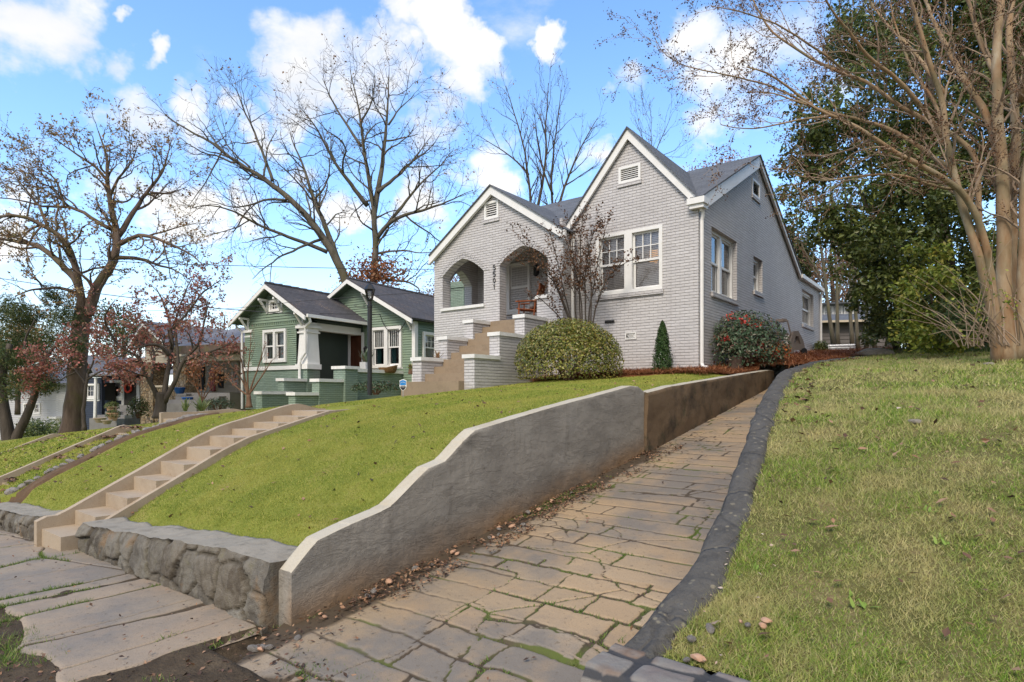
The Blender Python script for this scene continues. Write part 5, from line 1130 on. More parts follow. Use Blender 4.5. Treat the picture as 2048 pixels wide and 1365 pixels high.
mb = MB(); mb.box(S, sx(379), sx(398), -.7, .35, sZ(792, 3), sZ(788, 3)); mb.box(S, sx(371), sx(400), -1.3, -.5, sZ(810, 3), sZ(806, 3)); part('coping', mb, M['step_grey'], SH)
def pot(c, s, mat, label, plant=None, pl_label=None, name='flower_pot', pmat='bushy', tall=1.0):
    mb = MB(); mb.lathe(c, [(.55 * s, 0), (.8 * s, .5 * s * tall), (.98 * s, .95 * s * tall), (1.08 * s, .97 * s * tall), (1.08 * s, 1.12 * s * tall), (.9 * s, 1.12 * s * tall), (.85 * s, .95 * s * tall)], 18)
    o = single(name, mb, M[mat], label, 'pot', c, smooth=False); return o
pot(S.p(sx(367, .1), -.1, sZ(788, 3) - .01), .30, 'blue_glaze', 'blue glazed pot on the upper stone ledge of the beige house')
pot(S.p(sx(375.5, -.9), -.9, sZ(806, 3)), .27, 'blue_glaze', 'blue glazed pot on the lower ledge beside the grey steps')
mb = MB(); c = S.p(sx(376, .9), .9, sZ(779, 3)); [mb.tube([c + [x, 0, .0], c + [x + .05, 0, .45], c + [x + .1, .1, .8]], .025, 5) for x in (-.25, .25)]; mb.box(Frame(c[0], c[1], sa), -.3, .3, -.05, .5, c[2] + .38, c[2] + .44); mb.box(Frame(c[0], c[1], sa), -.3, .3, .45, .52, c[2] + .44, c[2] + .95)
single('porch_chair', mb, M['dark_metal'], 'dark metal chair on the porch of the beige stone house', 'chair', c, sa)
# navy cottage
Nf, np0 = house_frame(171, 850, 41, 22); na = Nf.ang; nz0 = np0[2] - .8
def nx(u, y=0.0): o = Nf.p(0, y, 0); k = (u - CU) / F; return (k * o[1] - o[0]) / (Nf.ex[0] - k * Nf.ex[1])
def nZ(v, x, y=0.0): return EYE + (HV - v) / F * Nf.p(x, y, 0)[1]
NH = thing('navy_cottage', 'small navy blue cottage with white window frames and grey roof behind the oak trunk', 'house', Nf.p(0, 0, nz0), na)
wA = (nx(173), nx(200), nZ(799, 0), nZ(768, 0)); wB = (nx(222, 1.2), nx(247, 1.2), nZ(798, 2), nZ(760, 2))
mb = MB(); mb.prism(front(Nf, 0), [rect(-.05, nx(204), nz0, nZ(756, 0)), rect(*wA)], -.2, -.001); clap(mb, front(Nf, 0), lambda z: (-.05, nx(204)), nz0 + .3, nZ(757, 0), [wA], .15)
dA = (nx(250, 1.2), nx(275, 1.2), nZ(815, 2), nZ(762, 2))
mb.prism(front(Nf, 1.2), [rect(nx(203, 1.2), nx(292, 1.2), nz0, nZ(748, 2)), rect(*wB)], -.2, -.001); clap(mb, front(Nf, 1.2), lambda z: (nx(203, 1.2), nx(292, 1.2)), nz0 + .6, nZ(749, 2), [wB, dA], .15); part('house_wall', mb, M['siding_navy'], NH)
window(NH, front(Nf, 0), *wA, units=1, cols=4, rows=2, casing=.12, rec=0, proud=.06, blind=None, upper=.9, sill_h=.12)
window(NH, front(Nf, 1.2), *wB, units=1, cols=1, rows=1, casing=.16, rec=0, proud=.06, sill_h=.12)
mb = MB(); mb.prism(front(Nf, 1.2), [rect(dA[0] - .25, dA[1] + .3, dA[2] - .1, dA[3] + .15), rect(dA[0], dA[1], dA[2], dA[3])], 0, .08); pbox(mb, front(Nf, 1.2), nx(219, 1.2), nx(250, 1.2), nZ(816, 2), nZ(810, 2), 0, .1); part('door_frame', mb, M['siding_grey'], NH)
mb = MB(); mb.prism(front(Nf, 1.2), [rect(*dA), rect(dA[0] + .12, dA[1] - .12, dA[2] + .5, dA[3] - .2)], 0, .05); pbox(mb, front(Nf, 1.2), *[dA[0] + .1, dA[1] - .1, dA[2] + .45, dA[3] - .15], -.02, .01); part('door', mb, M['interior'], NH)
mb = MB(); q = [Nf.p(nx(196), -.6, nZ(750, 0)), Nf.p(nx(296), -.6, nZ(750, 0)), Nf.p(nx(296) , 4, nZ(713, 0) + .35), Nf.p(nx(192), 4, nZ(713, 0) + .35)]; mb.slab(q, .12)
mb.slab([Nf.p(nx(185), -.5, nZ(712, 0)), Nf.p(nx(185), 4, nZ(712, 0)), Nf.p(nx(204), 4, nZ(748, 0)), Nf.p(nx(204), -.5, nZ(748, 0))], .1); mb.slab([Nf.p(nx(185), -.5, nZ(712, 0)), Nf.p(nx(185), 4, nZ(712, 0)), Nf.p(nx(160), 4, nZ(752, 0)), Nf.p(nx(160), -.5, nZ(752, 0))], .1)
mb.slab([Nf.p(nx(345), .5, nZ(748, 4)), Nf.p(nx(270), .5, nZ(748, 4)), Nf.p(nx(270), 4, nZ(720, 4)), Nf.p(nx(345), 4, nZ(720, 4))], .1); part('roof', mb, M['shingle_pale'], NH)
mb = MB(); mb.tube([Nf.p(nx(199), -.3, nZ(841, 0)), Nf.p(nx(201), -.3, nZ(757, 0))], .10, 8); part('porch_post', mb, M['white'], NH)
mb = MB()
for i in range(5): mb.box(Nf, nx(228), nx(282), -1.6 + i * .5, 1.2, nz0, nZ(834, 0) + i * .2)
part('steps', mb, M['step_grey'], NH)
mb = MB()
for a in np.linspace(0, 2 * math.pi, 33)[:-1]: mb.tube([front(Nf, 1.1)(dA[0] + .52 + .30 * math.cos(a), dA[2] + 1.32 + .30 * math.sin(a), .02 + 0.05 * ((int(a * 10)) % 2)), front(Nf, 1.1)(dA[0] + .52 + .30 * math.cos(a + .25), dA[2] + 1.32 + .30 * math.sin(a + .25), .05)], .07, 6)
single('wreath', mb, M['berry'], 'red wreath hanging on the dark front door of the navy cottage', 'wreath', front(Nf, 1.1)(dA[0] + .5, dA[2] + 1.3, 0), na)
# pale grey house at the far left
Wf, wp0 = house_frame(20, 870, 56, 18); W0 = wp0[2] - 1.5
def wx(u, y=0.0): o = Wf.p(0, y, 0); k = (u - CU) / F; return (k * o[1] - o[0]) / (Wf.ex[0] - k * Wf.ex[1])
def wZ(v, x, y=0.0): return EYE + (HV - v) / F * Wf.p(x, y, 0)[1]
WH = thing('grey_house', 'pale grey house half hidden behind the far left trees', 'house', Wf.p(0, 0, W0), Wf.ang)
wq = (wx(48), wx(82), wZ(828, 0), wZ(806, 0)); mb = MB(); mb.prism(front(Wf, 0), [rect(wx(-10), wx(150), W0, wZ(770, 0)), rect(*wq)], -.2, -.001); clap(mb, front(Wf, 0), lambda z: (wx(-10), wx(150)), W0 + .5, wZ(771, 0), [wq], .2); part('house_wall', mb, M['siding_grey'], WH)
window(WH, front(Wf, 0), *wq, units=3, cols=1, rows=1, casing=.15, mull=.15, rec=0, proud=.06, sill_h=.15)
mb = MB(); mb.box(Wf, wx(108), wx(121), -.3, .6, W0, wZ(836, 0)); mb.box(Wf, wx(106), wx(123), -.5, .8, wZ(836, 0), wZ(832, 0)); mb.box(Wf, wx(112), wx(116), 0, .3, wZ(832, 0), wZ(770, 0)); part('porch_pillar', mb, M['white'], WH)
mb = MB(); mb.slab([Wf.p(wx(-20), -.8, wZ(768, 0)), Wf.p(wx(150), -.8, wZ(768, 0)), Wf.p(wx(150), 5, wZ(715, 0)), Wf.p(wx(-20), 5, wZ(715, 0))], .2); part('roof', mb, M['shingle_pale'], WH)
# dark outbuilding behind the yard and the house above it
Ef = Frame(*px(1638, 700, 33)[:2], math.radians(-12)); ez = 3.0
def ex(u, y=0.0): o = Ef.p(0, y, 0); k = (u - CU) / F; return (k * o[1] - o[0]) / (Ef.ex[0] - k * Ef.ex[1])
def eZ(v, x, y=0.0): return EYE + (HV - v) / F * Ef.p(x, y, 0)[1]
EH = thing('garage', 'dark brown shingled garage with grey roof behind the back yard', 'garage', Ef.p(0, 0, ez), Ef.ang)
mb = MB(); pbox(mb, front(Ef, 0), -2, ex(1800), ez, eZ(643, 0), -.2, -.001); clap(mb, front(Ef, 0), lambda z: (-2, ex(1768)), ez + .2, eZ(645, 0), (), .2, .03); part('house_wall', mb, M['shed'], EH)
mb = MB(); pbox(mb, front(Ef, 0), ex(1771), ex(1800), ez, eZ(652, 0), .0, .05); part('doorway', mb, M['interior'], EH)
mb = MB(); mb.slab([Ef.p(-2.4, -.5, eZ(645, 0)), Ef.p(ex(1812), -.5, eZ(641, 3)), Ef.p(ex(1800), 5, eZ(604, 3)), Ef.p(-2.4, 5, eZ(606, 0))], .1); part('roof', mb, M['shingle'], EH)
mb = MB(); mb.box(Ef, -2.4, ex(1790), -.56, -.5, eZ(648, 0), eZ(644, 0)); part('fascia', mb, M['siding_beige'], EH)
D_ = Frame(*px(1640, 640, 39)[:2], math.radians(-12)); dz = lambda v: EYE + (HV - v) / F * 39.5
dx = lambda u: (u - 1640) / F * 39.5
DH = thing('dormer_house', 'house with a low white window strip under a dark roof beyond the garage', 'house', D_.p(0, 0, 3), D_.ang)
mb = MB(); pbox(mb, front(D_, 0), -.5, dx(1703), 3.0, dz(611), -.2, 0); part('house_wall', mb, M['siding_grey'], DH)
for a, b in ((1646, 1664), (1666, 1680), (1683, 1700)): window(DH, front(D_, 0), dx(a), dx(b), dz(636), dz(616), units=1, cols=1, rows=1, casing=.07, rec=0, proud=.04, blind=None, sill=False)
mb = MB(); mb.slab([D_.p(-1, -.6, dz(612)), D_.p(dx(1712), -.6, dz(608)), D_.p(dx(1720), 4, dz(598)), D_.p(-1, 4, dz(600))], .12); mb.slab([D_.p(dx(1700), -.2, dz(660)), D_.p(dx(1790), -.2, dz(640)), D_.p(dx(1770), 4, dz(594)), D_.p(dx(1704), 4, dz(600))], .12); part('roof', mb, M['shingle'], DH)
mb = MB(); mb.box(D_, dx(1705), dx(1713), .3, .8, dz(640), dz(594)); part('chimney', mb, M['bark_red'], DH)

# ------------------------------------------------------------------ street and yard furniture
# lamp post with ladder rest and glazed lantern
lp = px(739.5, 786, 12.0); lp[2] -= .05; LP = thing('lamp_post', 'black iron lamp post with glazed lantern standing on the crest of the lawn', 'lamp post', lp)
hz = lambda v: EYE + (HV - v) / F * 12.0 - lp[2]
mb = MB(); mb.lathe(lp, [(.046, 0), (.046, hz(616)), (.052, hz(615)), (.052, hz(611)), (.040, hz(610)), (.040, hz(603)), (.055, hz(602)), (.03, hz(600))], 18); part('post', mb, M['dark_metal'], LP, smooth=False)
mb = MB(); h = hz(616.5); mb.tube([lp + [-.02, 0, h], lp + [-.30, -.0, h + .02]], .006, 6)
for x0 in (-.30, -.12):
    t = np.linspace(0, 5.2, 22); mb.tube([lp + [x0 - .0 + .035 * math.sin(a) * (1 - a / 7), 0, h + .02 + .035 * (1 - math.cos(a)) * (1 - a / 9)] for a in t], .005, 5)
part('ladder_rest', mb, M['dark_metal'], LP)
def hexa(r, z, n=6): return [lp + [r * math.cos(a), r * math.sin(a), z] for a in np.arange(n) * 2 * math.pi / n + .3]
zb_, zt_, zr_ = hz(600), hz(580), hz(570); A_ = hexa(.055, zb_); B_ = hexa(.098, zt_); mb = MB()
for a, b in zip(A_, B_): mb.tube([a, b], .006, 5)
for R_ in (A_, B_):
    for i in range(6): mb.tube([R_[i], R_[(i + 1) % 6]], .007, 5)
mb.lathe(lp, [(.02, hz(602)), (.05, hz(601)), (.06, zb_)], 6); o = part('lantern_frame', mb, M['dark_metal'], LP)
mb = MB()
for i in range(6): j = (i + 1) % 6; mb.add([A_[i], A_[j], B_[j], B_[i]], [(0, 1, 2, 3)])
part('pane', mb, M['glass_clear'], o)
mb = MB(); mb.lathe(lp, [(.012, zb_), (.012, zb_ + .07), (.028, zb_ + .08), (.03, zb_ + .14), (.01, zb_ + .17)], 12); part('bulb', mb, M['white'], o)
mb = MB(); R1 = hexa(.118, zt_); R2 = hexa(.06, zr_ - .01); R3 = hexa(.03, zr_ + .02); mb.grid(np.array([R1, R2, R3]), 0, None, True); mb.lathe(lp, [(.035, zr_ + .015), (.012, zr_ + .04), (.02, zr_ + .055), (.004, zr_ + .085)], 10); part('lantern_roof', mb, M['dark_metal'], LP)
# security sign
sg = px(806, 783, 11.6); SGN = thing('yard_sign', 'small blue and black shield shaped yard sign beside the porch steps', 'sign', sg, math.radians(-20)); fr = Frame(sg[0], sg[1], math.radians(-20))
pl = lambda a, z, d: fr.p(a, -d, sg[2] + z)
sh = [(-.07, .20), (-.062, .155), (-.07, .10), (-.05, .05), (0, .01), (.05, .05), (.07, .10), (.062, .155), (.07, .20), (.035, .215), (0, .225), (-.035, .215)]
mb = MB(); mb.prism(pl, [[(a * 1.12, z * 1.06 - .006) for a, z in sh]], -.006, .0); part('board', mb, M['white'], SGN)
mb = MB(); mb.prism(pl, [[(-.066, .118), (.066, .118), (.062, .155), (.066, .195), (.035, .209), (0, .219), (-.035, .209), (-.066, .195), (-.062, .155)]], .0005, .003); part('upper_face', mb, M['sign_blue'], SGN)
mb = MB(); mb.prism(pl, [[(-.066, .092), (-.048, .052), (0, .014), (.048, .052), (.066, .092)]], .0005, .003); part('lower_face', mb, M['digit'], SGN)
mb = MB()
for i in range(6): a = -.05 + i * .0175; mb.tube([pl(a, .097, .003), pl(a + .004, .112, .003), pl(a + .012, .098, .003)], .0022, 4)
part('lettering', mb, M['digit'], SGN)
mb = MB()
for i in range(5): mb.tube([pl(-.03 + i * .014, .072, .004), pl(-.022 + i * .014, .072, .004)], .002, 4)
mb.tube([pl(-.04, .165, .004), pl(.0, .18, .004), pl(.04, .165, .004)], .003, 4); part('lettering', mb, M['white'], SGN)
mb = MB(); mb.tube([sg + [0, 0.01, -.12], sg + [0, 0.01, .05]], .006, 6); part('stake', mb, M['galv'], SGN)
# rocking chair with cushion on the porch
rc = Frame(*LOT.p(-4.92, 0.30, 0)[:2], LA + math.radians(-160)); zf = 3.55
RC = thing('rocking_chair', 'red brown wooden rocking chair on the arched porch', 'chair', rc.p(0, 0, zf), rc.ang)
mb = MB()
for x in (-.24, .24):
    t = np.linspace(-.42, .45, 14); mb.tube([rc.p(y * 1.0, x, zf + .022 + .16 * y * y) for y in t], .020, 6)
part('rocker', mb, M['chair_wood'], RC)
for x in (-.24, .24):
    mb = MB(); mb.tube([rc.p(.22, x, zf + .03), rc.p(.20, x, zf + .62)], .022, 6); part('leg', mb, M['chair_wood'], RC)
    mb = MB(); mb.tube([rc.p(-.20, x, zf + .03), rc.p(-.26, x, zf + .62), rc.p(-.40, x, zf + 1.0)], .022, 6); part('leg', mb, M['chair_wood'], RC)
    mb = MB(); mb.box(rc, -.30, .30, x - .045, x + .045, zf + .60, zf + .63); part('armrest', mb, M['chair_wood'], RC)
mb = MB(); [mb.box(rc, -.24 + i * .075, -.175 + i * .075, -.25, .25, zf + .36 + .008 * i, zf + .385 + .008 * i) for i in range(7)]; part('seat', mb, M['chair_wood'], RC)
mb = MB(); [mb.prism(lambda a, b, d: rc.p(a, d, b), [[(-.25, zf + .40), (-.225, zf + .40), (-.40, zf + 1.04), (-.425, zf + 1.04)]], -.22 + i * .075, -.165 + i * .075) for i in range(6)]; mb.prism(lambda a, b, d: rc.p(a, d, b), [[(-.38, zf + .96), (-.355, zf + .96), (-.38, zf + 1.09), (-.405, zf + 1.09)]], -.26, .26); part('backrest', mb, M['chair_wood'], RC)
def pillow(fr, c, sx_, sy_, sz_, mat, label, name='cushion', cat='cushion', tilt=0):
    u = np.linspace(0, math.pi, 9); v = np.linspace(0, 2 * math.pi, 17)[:-1]; e = lambda a, p: np.sign(a) * np.abs(a) ** p
    P = np.array([[fr.p(c[0] + sx_ * e(math.sin(a), .6) * e(math.cos(b), .5) + tilt * sz_ * math.cos(a), c[1] + sy_ * e(math.sin(a), .6) * e(math.sin(b), .5), c[2] + sz_ * math.cos(a)) for b in v] for a in u])
    mb = MB(); mb.grid(P, 0, None, True); return single(name, mb, M[mat], label, cat, fr.p(*c), fr.ang, smooth=True)
pillow(rc, (-.16, 0, zf + .56), .09, .20, .14, 'cushion', 'grey striped cushion resting on the rocking chair', tilt=-.35)
# hose reel cart
hr = LOT.p(0.55, 5.9, float(sz(np.array(.6), np.array(5.9)))); Hf = Frame(hr[0], hr[1], LA + math.radians(62)); HR = thing('hose_reel', 'taupe plastic garden hose reel cart against the side wall', 'hose reel', hr, Hf.ang); zz = hr[2]
for s in (-.22, .22):
    mb = MB(); q = lambda a, b, d: Hf.p(a, d, b)
    mb.prism(q, [[(-.34, zz), (-.26, zz + .42), (-.14, zz + .70), (.06, zz + .72), (.26, zz + .45), (.40, zz + .02), (.30, zz), (.16, zz + .16), (-.10, zz + .16), (-.22, zz)], [(-.12, zz + .34), (-.06, zz + .56), (.06, zz + .56), (.16, zz + .34)]], s - .02, s + .02); part('side_frame', mb, M['taupe'], HR)
mb = MB(); 
for s in (-.17, .17):
    R_ = [(.05, -.012), (.27, -.012), (.27, .012), (.05, .012)]
    P = np.array([[Hf.p(r * math.cos(a), s + d, zz + .44 + r * math.sin(a)) for a in np.linspace(0, 2 * math.pi, 25)[:-1]] for r, d in R_ + R_[:1]]); mb.grid(P, 0, None, True)
part('reel_flange', mb, M['taupe'], HR)
mb = MB(); t = np.linspace(0, 2 * math.pi * 9, 260); mb.tube([Hf.p((.13 + .05 * ((i * 7) % 3) / 2) * math.cos(a), -.15 + .30 * abs((a / (2 * math.pi * 3)) % 2 - 1), zz + .44 + (.13 + .05 * ((i * 7) % 3) / 2) * math.sin(a)) for i, a in enumerate(t)], .014, 6); part('hose', mb, M['screen'], HR)
mb = MB(); mb.tube([Hf.p(-.20, -.20, zz + .6), Hf.p(-.34, -.20, zz + 1.0), Hf.p(-.36, .0, zz + 1.04), Hf.p(-.34, .20, zz + 1.0), Hf.p(-.20, .20, zz + .6)], .022, 8); mb.box(Hf, -.43, -.28, -.13, .13, zz + .98, zz + 1.07); part('handle', mb, M['taupe'], HR)
mb = MB()
for s in (-.27, .27): mb.tube([Hf.p(.26, s - .02, zz + .11), Hf.p(.26, s + .02, zz + .11)], .11, 16)
part('wheel', mb, M['dark_metal'], HR)
# corrugated raised bed
b0 = px(1645, 705, 23.5); b1 = px(1709.5, 708, 23.0); Bf = Frame(b0[0], b0[1], math.atan2(b1[1] - b0[1], b1[0] - b0[0])); Lb = math.hypot(b1[0] - b0[0], b1[1] - b0[1]); zb = b0[2] - .03
RB = thing('raised_bed', 'corrugated galvanised metal raised garden bed behind the house corner', 'planter', b0, Bf.ang)
mb = MB(); t = np.linspace(0, 1, 60); wv = .022 * np.sin(t * 2 * math.pi * 3.5); pr_ = [(w, zb + .30 * a) for w, a in zip(wv, t)]
rows = []
for (x, y) in ((0, 0), (Lb, 0), (Lb, .9), (0, .9)):
    cx_, cy_ = (1 if x > 0 else -1), (1 if y > 0 else -1); rows.append([Bf.p(x + cx_ * w, y + cy_ * w, z) for w, z in pr_])
mb.grid(np.array(rows).transpose(1, 0, 2), 0, None, True); part('metal_side', mb, M['galv'], RB)
mb = MB(); mb.box(Bf, .03, Lb - .03, .03, .87, zb, zb + .24); part('soil_fill', mb, M['dirt'], RB)
mb = MB(); [mb.tube([Bf.p(a, b, zb + .3), Bf.p(c, d, zb + .3)], .012, 6) for a, b, c, d in ((0, 0, Lb, 0), (Lb, 0, Lb, .9), (Lb, .9, 0, .9), (0, .9, 0, 0))]; part('rim', mb, M['galv'], RB)
# stump by the nandina
st = LOT.p(0.55, 0.85, 2.22); mb = MB(); th = np.linspace(0, 2 * math.pi, 25)[:-1]
P = np.array([[st + [r * (1 + .12 * math.sin(5 * a) * (1 - h / .3)) * math.cos(a), r * math.sin(a), h + .012 * math.sin(3 * a) * (h > .2)] for a in th] for h, r in ((-.05, .20), (.05, .155), (.22, .14), (.235, .13), (.23, .06), (.23, .001))]); mb.grid(P, 0, None, True)
single('stump', mb, M['stump'], 'cut tree stump in the pine straw below the red berried shrub', 'stump', st, smooth=True)
# basket, planter box and pots on the green porch wall
mid = lambda t, z, o=.12: fr_.p(L_ * t, o, z)
fr_ = Frame(*G.w([e0])[0][:2], math.atan2(d_[1], d_[0]))
bc = px(776, 746.5, 24.3); BKT = thing('wicker_basket', 'brown wicker basket bed sitting on the green porch wall', 'basket', bc)
u = np.linspace(0, 2 * math.pi, 29)[:-1]; mb = MB(); mb.grid(np.array([[bc + [r * math.cos(a) * 1.15 , r * math.sin(a) * .8, z + .10 * max(0, math.cos(a)) * (z > .1)] for a in u] for r, z in ((.001, 0), (.24, 0), (.29, .08), (.33, .17), (.34, .22), (.31, .22), (.26, .06), (.001, .05))]), 0, None, True); part('basket', mb, M['wicker'], BKT, smooth=True)
pillow(WORLD, (bc[0] + .2, bc[1] + .05, bc[2] + .27), .15, .15, .08, 'white', 'white pillow in the wicker basket', tilt=0)
pc = px(731, 743, 23.9); pfr = Frame(pc[0], pc[1], GA); PB = thing('planter_box', 'square white planter box on the green porch wall', 'planter', pc, GA)
mb = MB(); mb.prism(lambda a, b, d: pfr.p(a, b, pc[2] + d), [rect(-.16, .16, -.16, .16), rect(-.13, .13, -.13, .13)], 0, .36); part('box', mb, M['siding_grey'], PB); mb = MB(); mb.box(pfr, -.13, .13, -.13, .13, pc[2] + .02, pc[2] + .3); part('soil_fill', mb, M['dirt'], PB)
c = px(717, 745, 24.2); pot(c, .15, 'terracotta', 'small terracotta pot beside the white planter box', tall=1.1)
# pots in front of the navy cottage
for (u_, v_, Y_, s_, lab) in ((224, 828, 38.5, .32, 'tan urn with a dark dome plant on the navy cottage steps'), (226, 842, 37, .34, 'lower tan urn with dark plant below the navy cottage steps'), (200, 846, 36, .34, 'wide clay bowl at the foot of the white post'), (214, 849, 35, .28, 'low clay bowl right of the white post')):
    c = px(u_, v_, Y_); pot(c, s_, 'paleclay' if 'bowl' in lab else 'terracotta', lab, tall=.8 if 'bowl' in lab else 1.3)
# overhead cables
def wire(pts, label, sag=.0, r=.012):
    P = np.array(pts, float); t = np.linspace(0, len(P) - 1, 40); Q = np.stack([np.interp(t, range(len(P)), P[:, k]) for k in range(3)], 1); Q[:, 2] -= sag * (1 - (2 * t / (len(P) - 1) - 1) ** 2)
    mb = MB(); mb.tube(Q, r, 5); single('utility_wire', mb, M['wire'], label, 'cable', Q[0])
wire([px(-300, 505, 24), px(75, 513, 22), px(300, 527, 21), px(620, 536, 20), px(1300, 545, 26)], 'upper overhead cable running level across the sky behind the lamp post')
wire([px(-250, 530, 30), px(0, 557, 28), px(200, 588, 26), px(430, 617, 24.5), px(560, 627, 23.6), px(760, 629, 24.5), G.p(1.2, 2.9, 4.75)], 'thick drooping cable from the left edge to the green house', r=.016)
wire([px(-250, 620, 34), px(0, 621, 32), px(300, 622, 28), px(460, 618, 24), px(610, 602, 23), px(830, 586, 24), px(1300, 560, 30)], 'thin low cable rising over the dark roof of the green house', r=.009)
wire([px(1640, 591, 26), px(1700, 591.5, 27), px(1800, 592, 28), px(1900, 588, 29)], 'thin cable behind the back yard saplings', r=.01)
mb = MB(); t = np.linspace(0, 1, 30); p0 = G.p(1.2, 2.9, 4.75); p1 = G.p(2.6, 2.85, 4.72); mb.tube([p0 * (1 - a) + p1 * a + np.array([0, 0, -.55 * math.sin(a * math.pi) ** .8]) for a in t], .016, 5); single('utility_wire', mb, M['wire'], 'black service loop hanging under the second green gable', 'cable', p0)
# ------------------------------------------------------------------ trees
def smooth_path(pts, n, rng, wig):
    P = np.asarray(pts, float); d = np.r_[0, np.cumsum(np.linalg.norm(np.diff(P, axis=0), axis=1))]; t = np.linspace(0, d[-1], n)
    Q = np.stack([np.interp(t, d, P[:, k]) for k in range(3)], 1)
    for _ in range(2):
        Q[1:-1] = (Q[:-2] + 2 * Q[1:-1] + Q[2:]) / 4
    w = rng.normal(size=(n, 3)) * wig * d[-1] / n; w[0] = 0; w = np.cumsum(w, axis=0) * 0.35; w -= np.linspace(0, 1, n)[:, None] * w[-1] * 0.5
    return Q + w
def perp(rng, d):
    a = rng.normal(size=3); a -= d * (a @ d); return a / (np.linalg.norm(a) + 1e-9)
def branch(rng, p, d, L, r0, n, up, wig, r1=0.25):
    st = L / (n - 1); P = [p]; d = d / np.linalg.norm(d)
    for i in range(n - 1):
        d = d + rng.normal(size=3) * wig + np.array([0, 0, up]); d /= np.linalg.norm(d); P.append(P[-1] + d * st)
    return np.array(P), r0 * np.linspace(1, r1, n)
def sprout(rng, path, rad, lev, prm, out, tips):
    """side branches along a limb, then their own, down to twigs"""
    n = len(path); seg = np.linalg.norm(np.diff(path, axis=0), axis=1).sum(); ks = prm['k'][lev]; dens, ratio, ang, nn = ks
    cnt = max(1, int(seg * dens + rng.random()))
    t0 = prm.get('t0', .25) if lev == 0 else 0.15
    for i in range(cnt):
        t = t0 + (1 - t0) * (i + rng.random()) / cnt; f = t * (n - 1); j = min(int(f), n - 2); p = path[j] + (path[j + 1] - path[j]) * (f - j)
        tan = path[j + 1] - path[j]; tan /= np.linalg.norm(tan) + 1e-9; a = math.radians(ang) * rng.uniform(.65, 1.3)
        sd = perp(rng, tan); sd = sd * np.array([1, prm.get('flat', 1.0), 1]); sd /= np.linalg.norm(sd)
        d = tan * math.cos(a) + sd * math.sin(a)
        L = prm['len'][lev] * rng.uniform(.55, 1.25) * (1 - .45 * t) ; r = min(np.interp(f, range(n), rad) * ratio, prm['rmax'][lev])
        P, R = branch(rng, p, d, L, max(r, prm['rmin']), nn, prm['up'] * (1 if lev else .7), prm['wig'])
        out.append((P, np.maximum(R, prm['rmin'] * .6), lev))
        if lev + 1 < len(prm['k']): sprout(rng, P, R, lev + 1, prm, out, tips)
        else: tips.append((P, d))
    if lev and lev + 1 == len(prm['k']): tips.append((path, d))
def leaves(mb, C, Nrm, size, rng, m=0, aspect=.55, jit=.8):
    """leaf-shaped four-cornered faces"""
    n = len(C); a = rng.normal(size=(n, 3)); Nn = Nrm + jit * rng.normal(size=(n, 3)); Nn /= np.linalg.norm(Nn, axis=1)[:, None]
    a -= Nn * (a * Nn).sum(1)[:, None]; a /= np.linalg.norm(a, axis=1)[:, None]; b = np.cross(Nn, a); s = size * rng.uniform(.6, 1.3, n)[:, None]
    V = np.stack([C - a * s * .5, C + b * s * aspect * .5 + a * s * .05 + Nn * s * .06, C + a * s * .5, C - b * s * aspect * .5 + a * s * .05 + Nn * s * .06], 1).reshape(-1, 3)
    i = np.arange(n)[:, None] * 4; mb.add(V, np.concatenate([i, i + 1, i + 2, i + 3], 1), m)
def bare_tree(name, label, limbs, bark, twig, prm, seed, leafm=None, nleaf=0, lsize=.08, lspread=.25, group=None, trunk_k=9):
    """limbs: (points, r_start, r_end[, sprouts?]) in world space"""
    rng = np.random.default_rng(seed); base = np.array(limbs[0][0][0], float)
    root = thing(name, label, 'tree', base, 0, group); tr = MB(); cr = MB(); out = []; tips = []
    for lm in limbs:
        pts, ra, rb = lm[:3]; ra *= prm.get('rs', 1); rb *= prm.get('rs', 1); n = max(6, 3 * len(pts)); P = smooth_path(pts, n, rng, prm.get('lw', .18)); R = np.linspace(ra, rb, n) ** 1.0
        if lm is limbs[0]: R[0] *= 1.35; R[1] *= 1.1
        tr.tube(P, R, trunk_k)
        if len(lm) < 4 or lm[3]: sprout(rng, P, R, 0, prm, out, tips)
    for P, R, lev in out:
        (tr if lev == 0 and R[0] > .035 else cr).tube(P, R, 6 if R[0] > .03 else (4 if R[0] > .012 else 3), 0)
    if leafm and nleaf:
        T_ = [tips[i] for i in rng.integers(0, len(tips), nleaf)]; C = np.array([P[min(len(P) - 1, int(rng.random() * len(P)))] for P, _ in T_]) + rng.normal(size=(nleaf, 3)) * lspread * .4
        leaves(cr, C, np.tile([0, 0, .3], (nleaf, 1)), lsize, rng, 1, .6, 1.0)
    part('trunk', tr, M[bark], root, smooth=True); part('crown', cr, [M[twig]] + ([M[leafm]] if leafm else []), root)
    return root
def pp(Y, *uv, dy=0.0):
    n = len(uv); return [px(u, v, Y + dy * i / max(1, n - 1)) for i, (u, v) in enumerate(uv)]
big = dict(rs=.64, k=[(1.5, .62, 48, 9), (2.0, .6, 46, 7), (3.4, .6, 45, 5)], len=[3.4, 1.6, .8], rmax=[.055, .020, .011], rmin=.0075, up=.05, wig=.20, lw=.16, t0=.3)
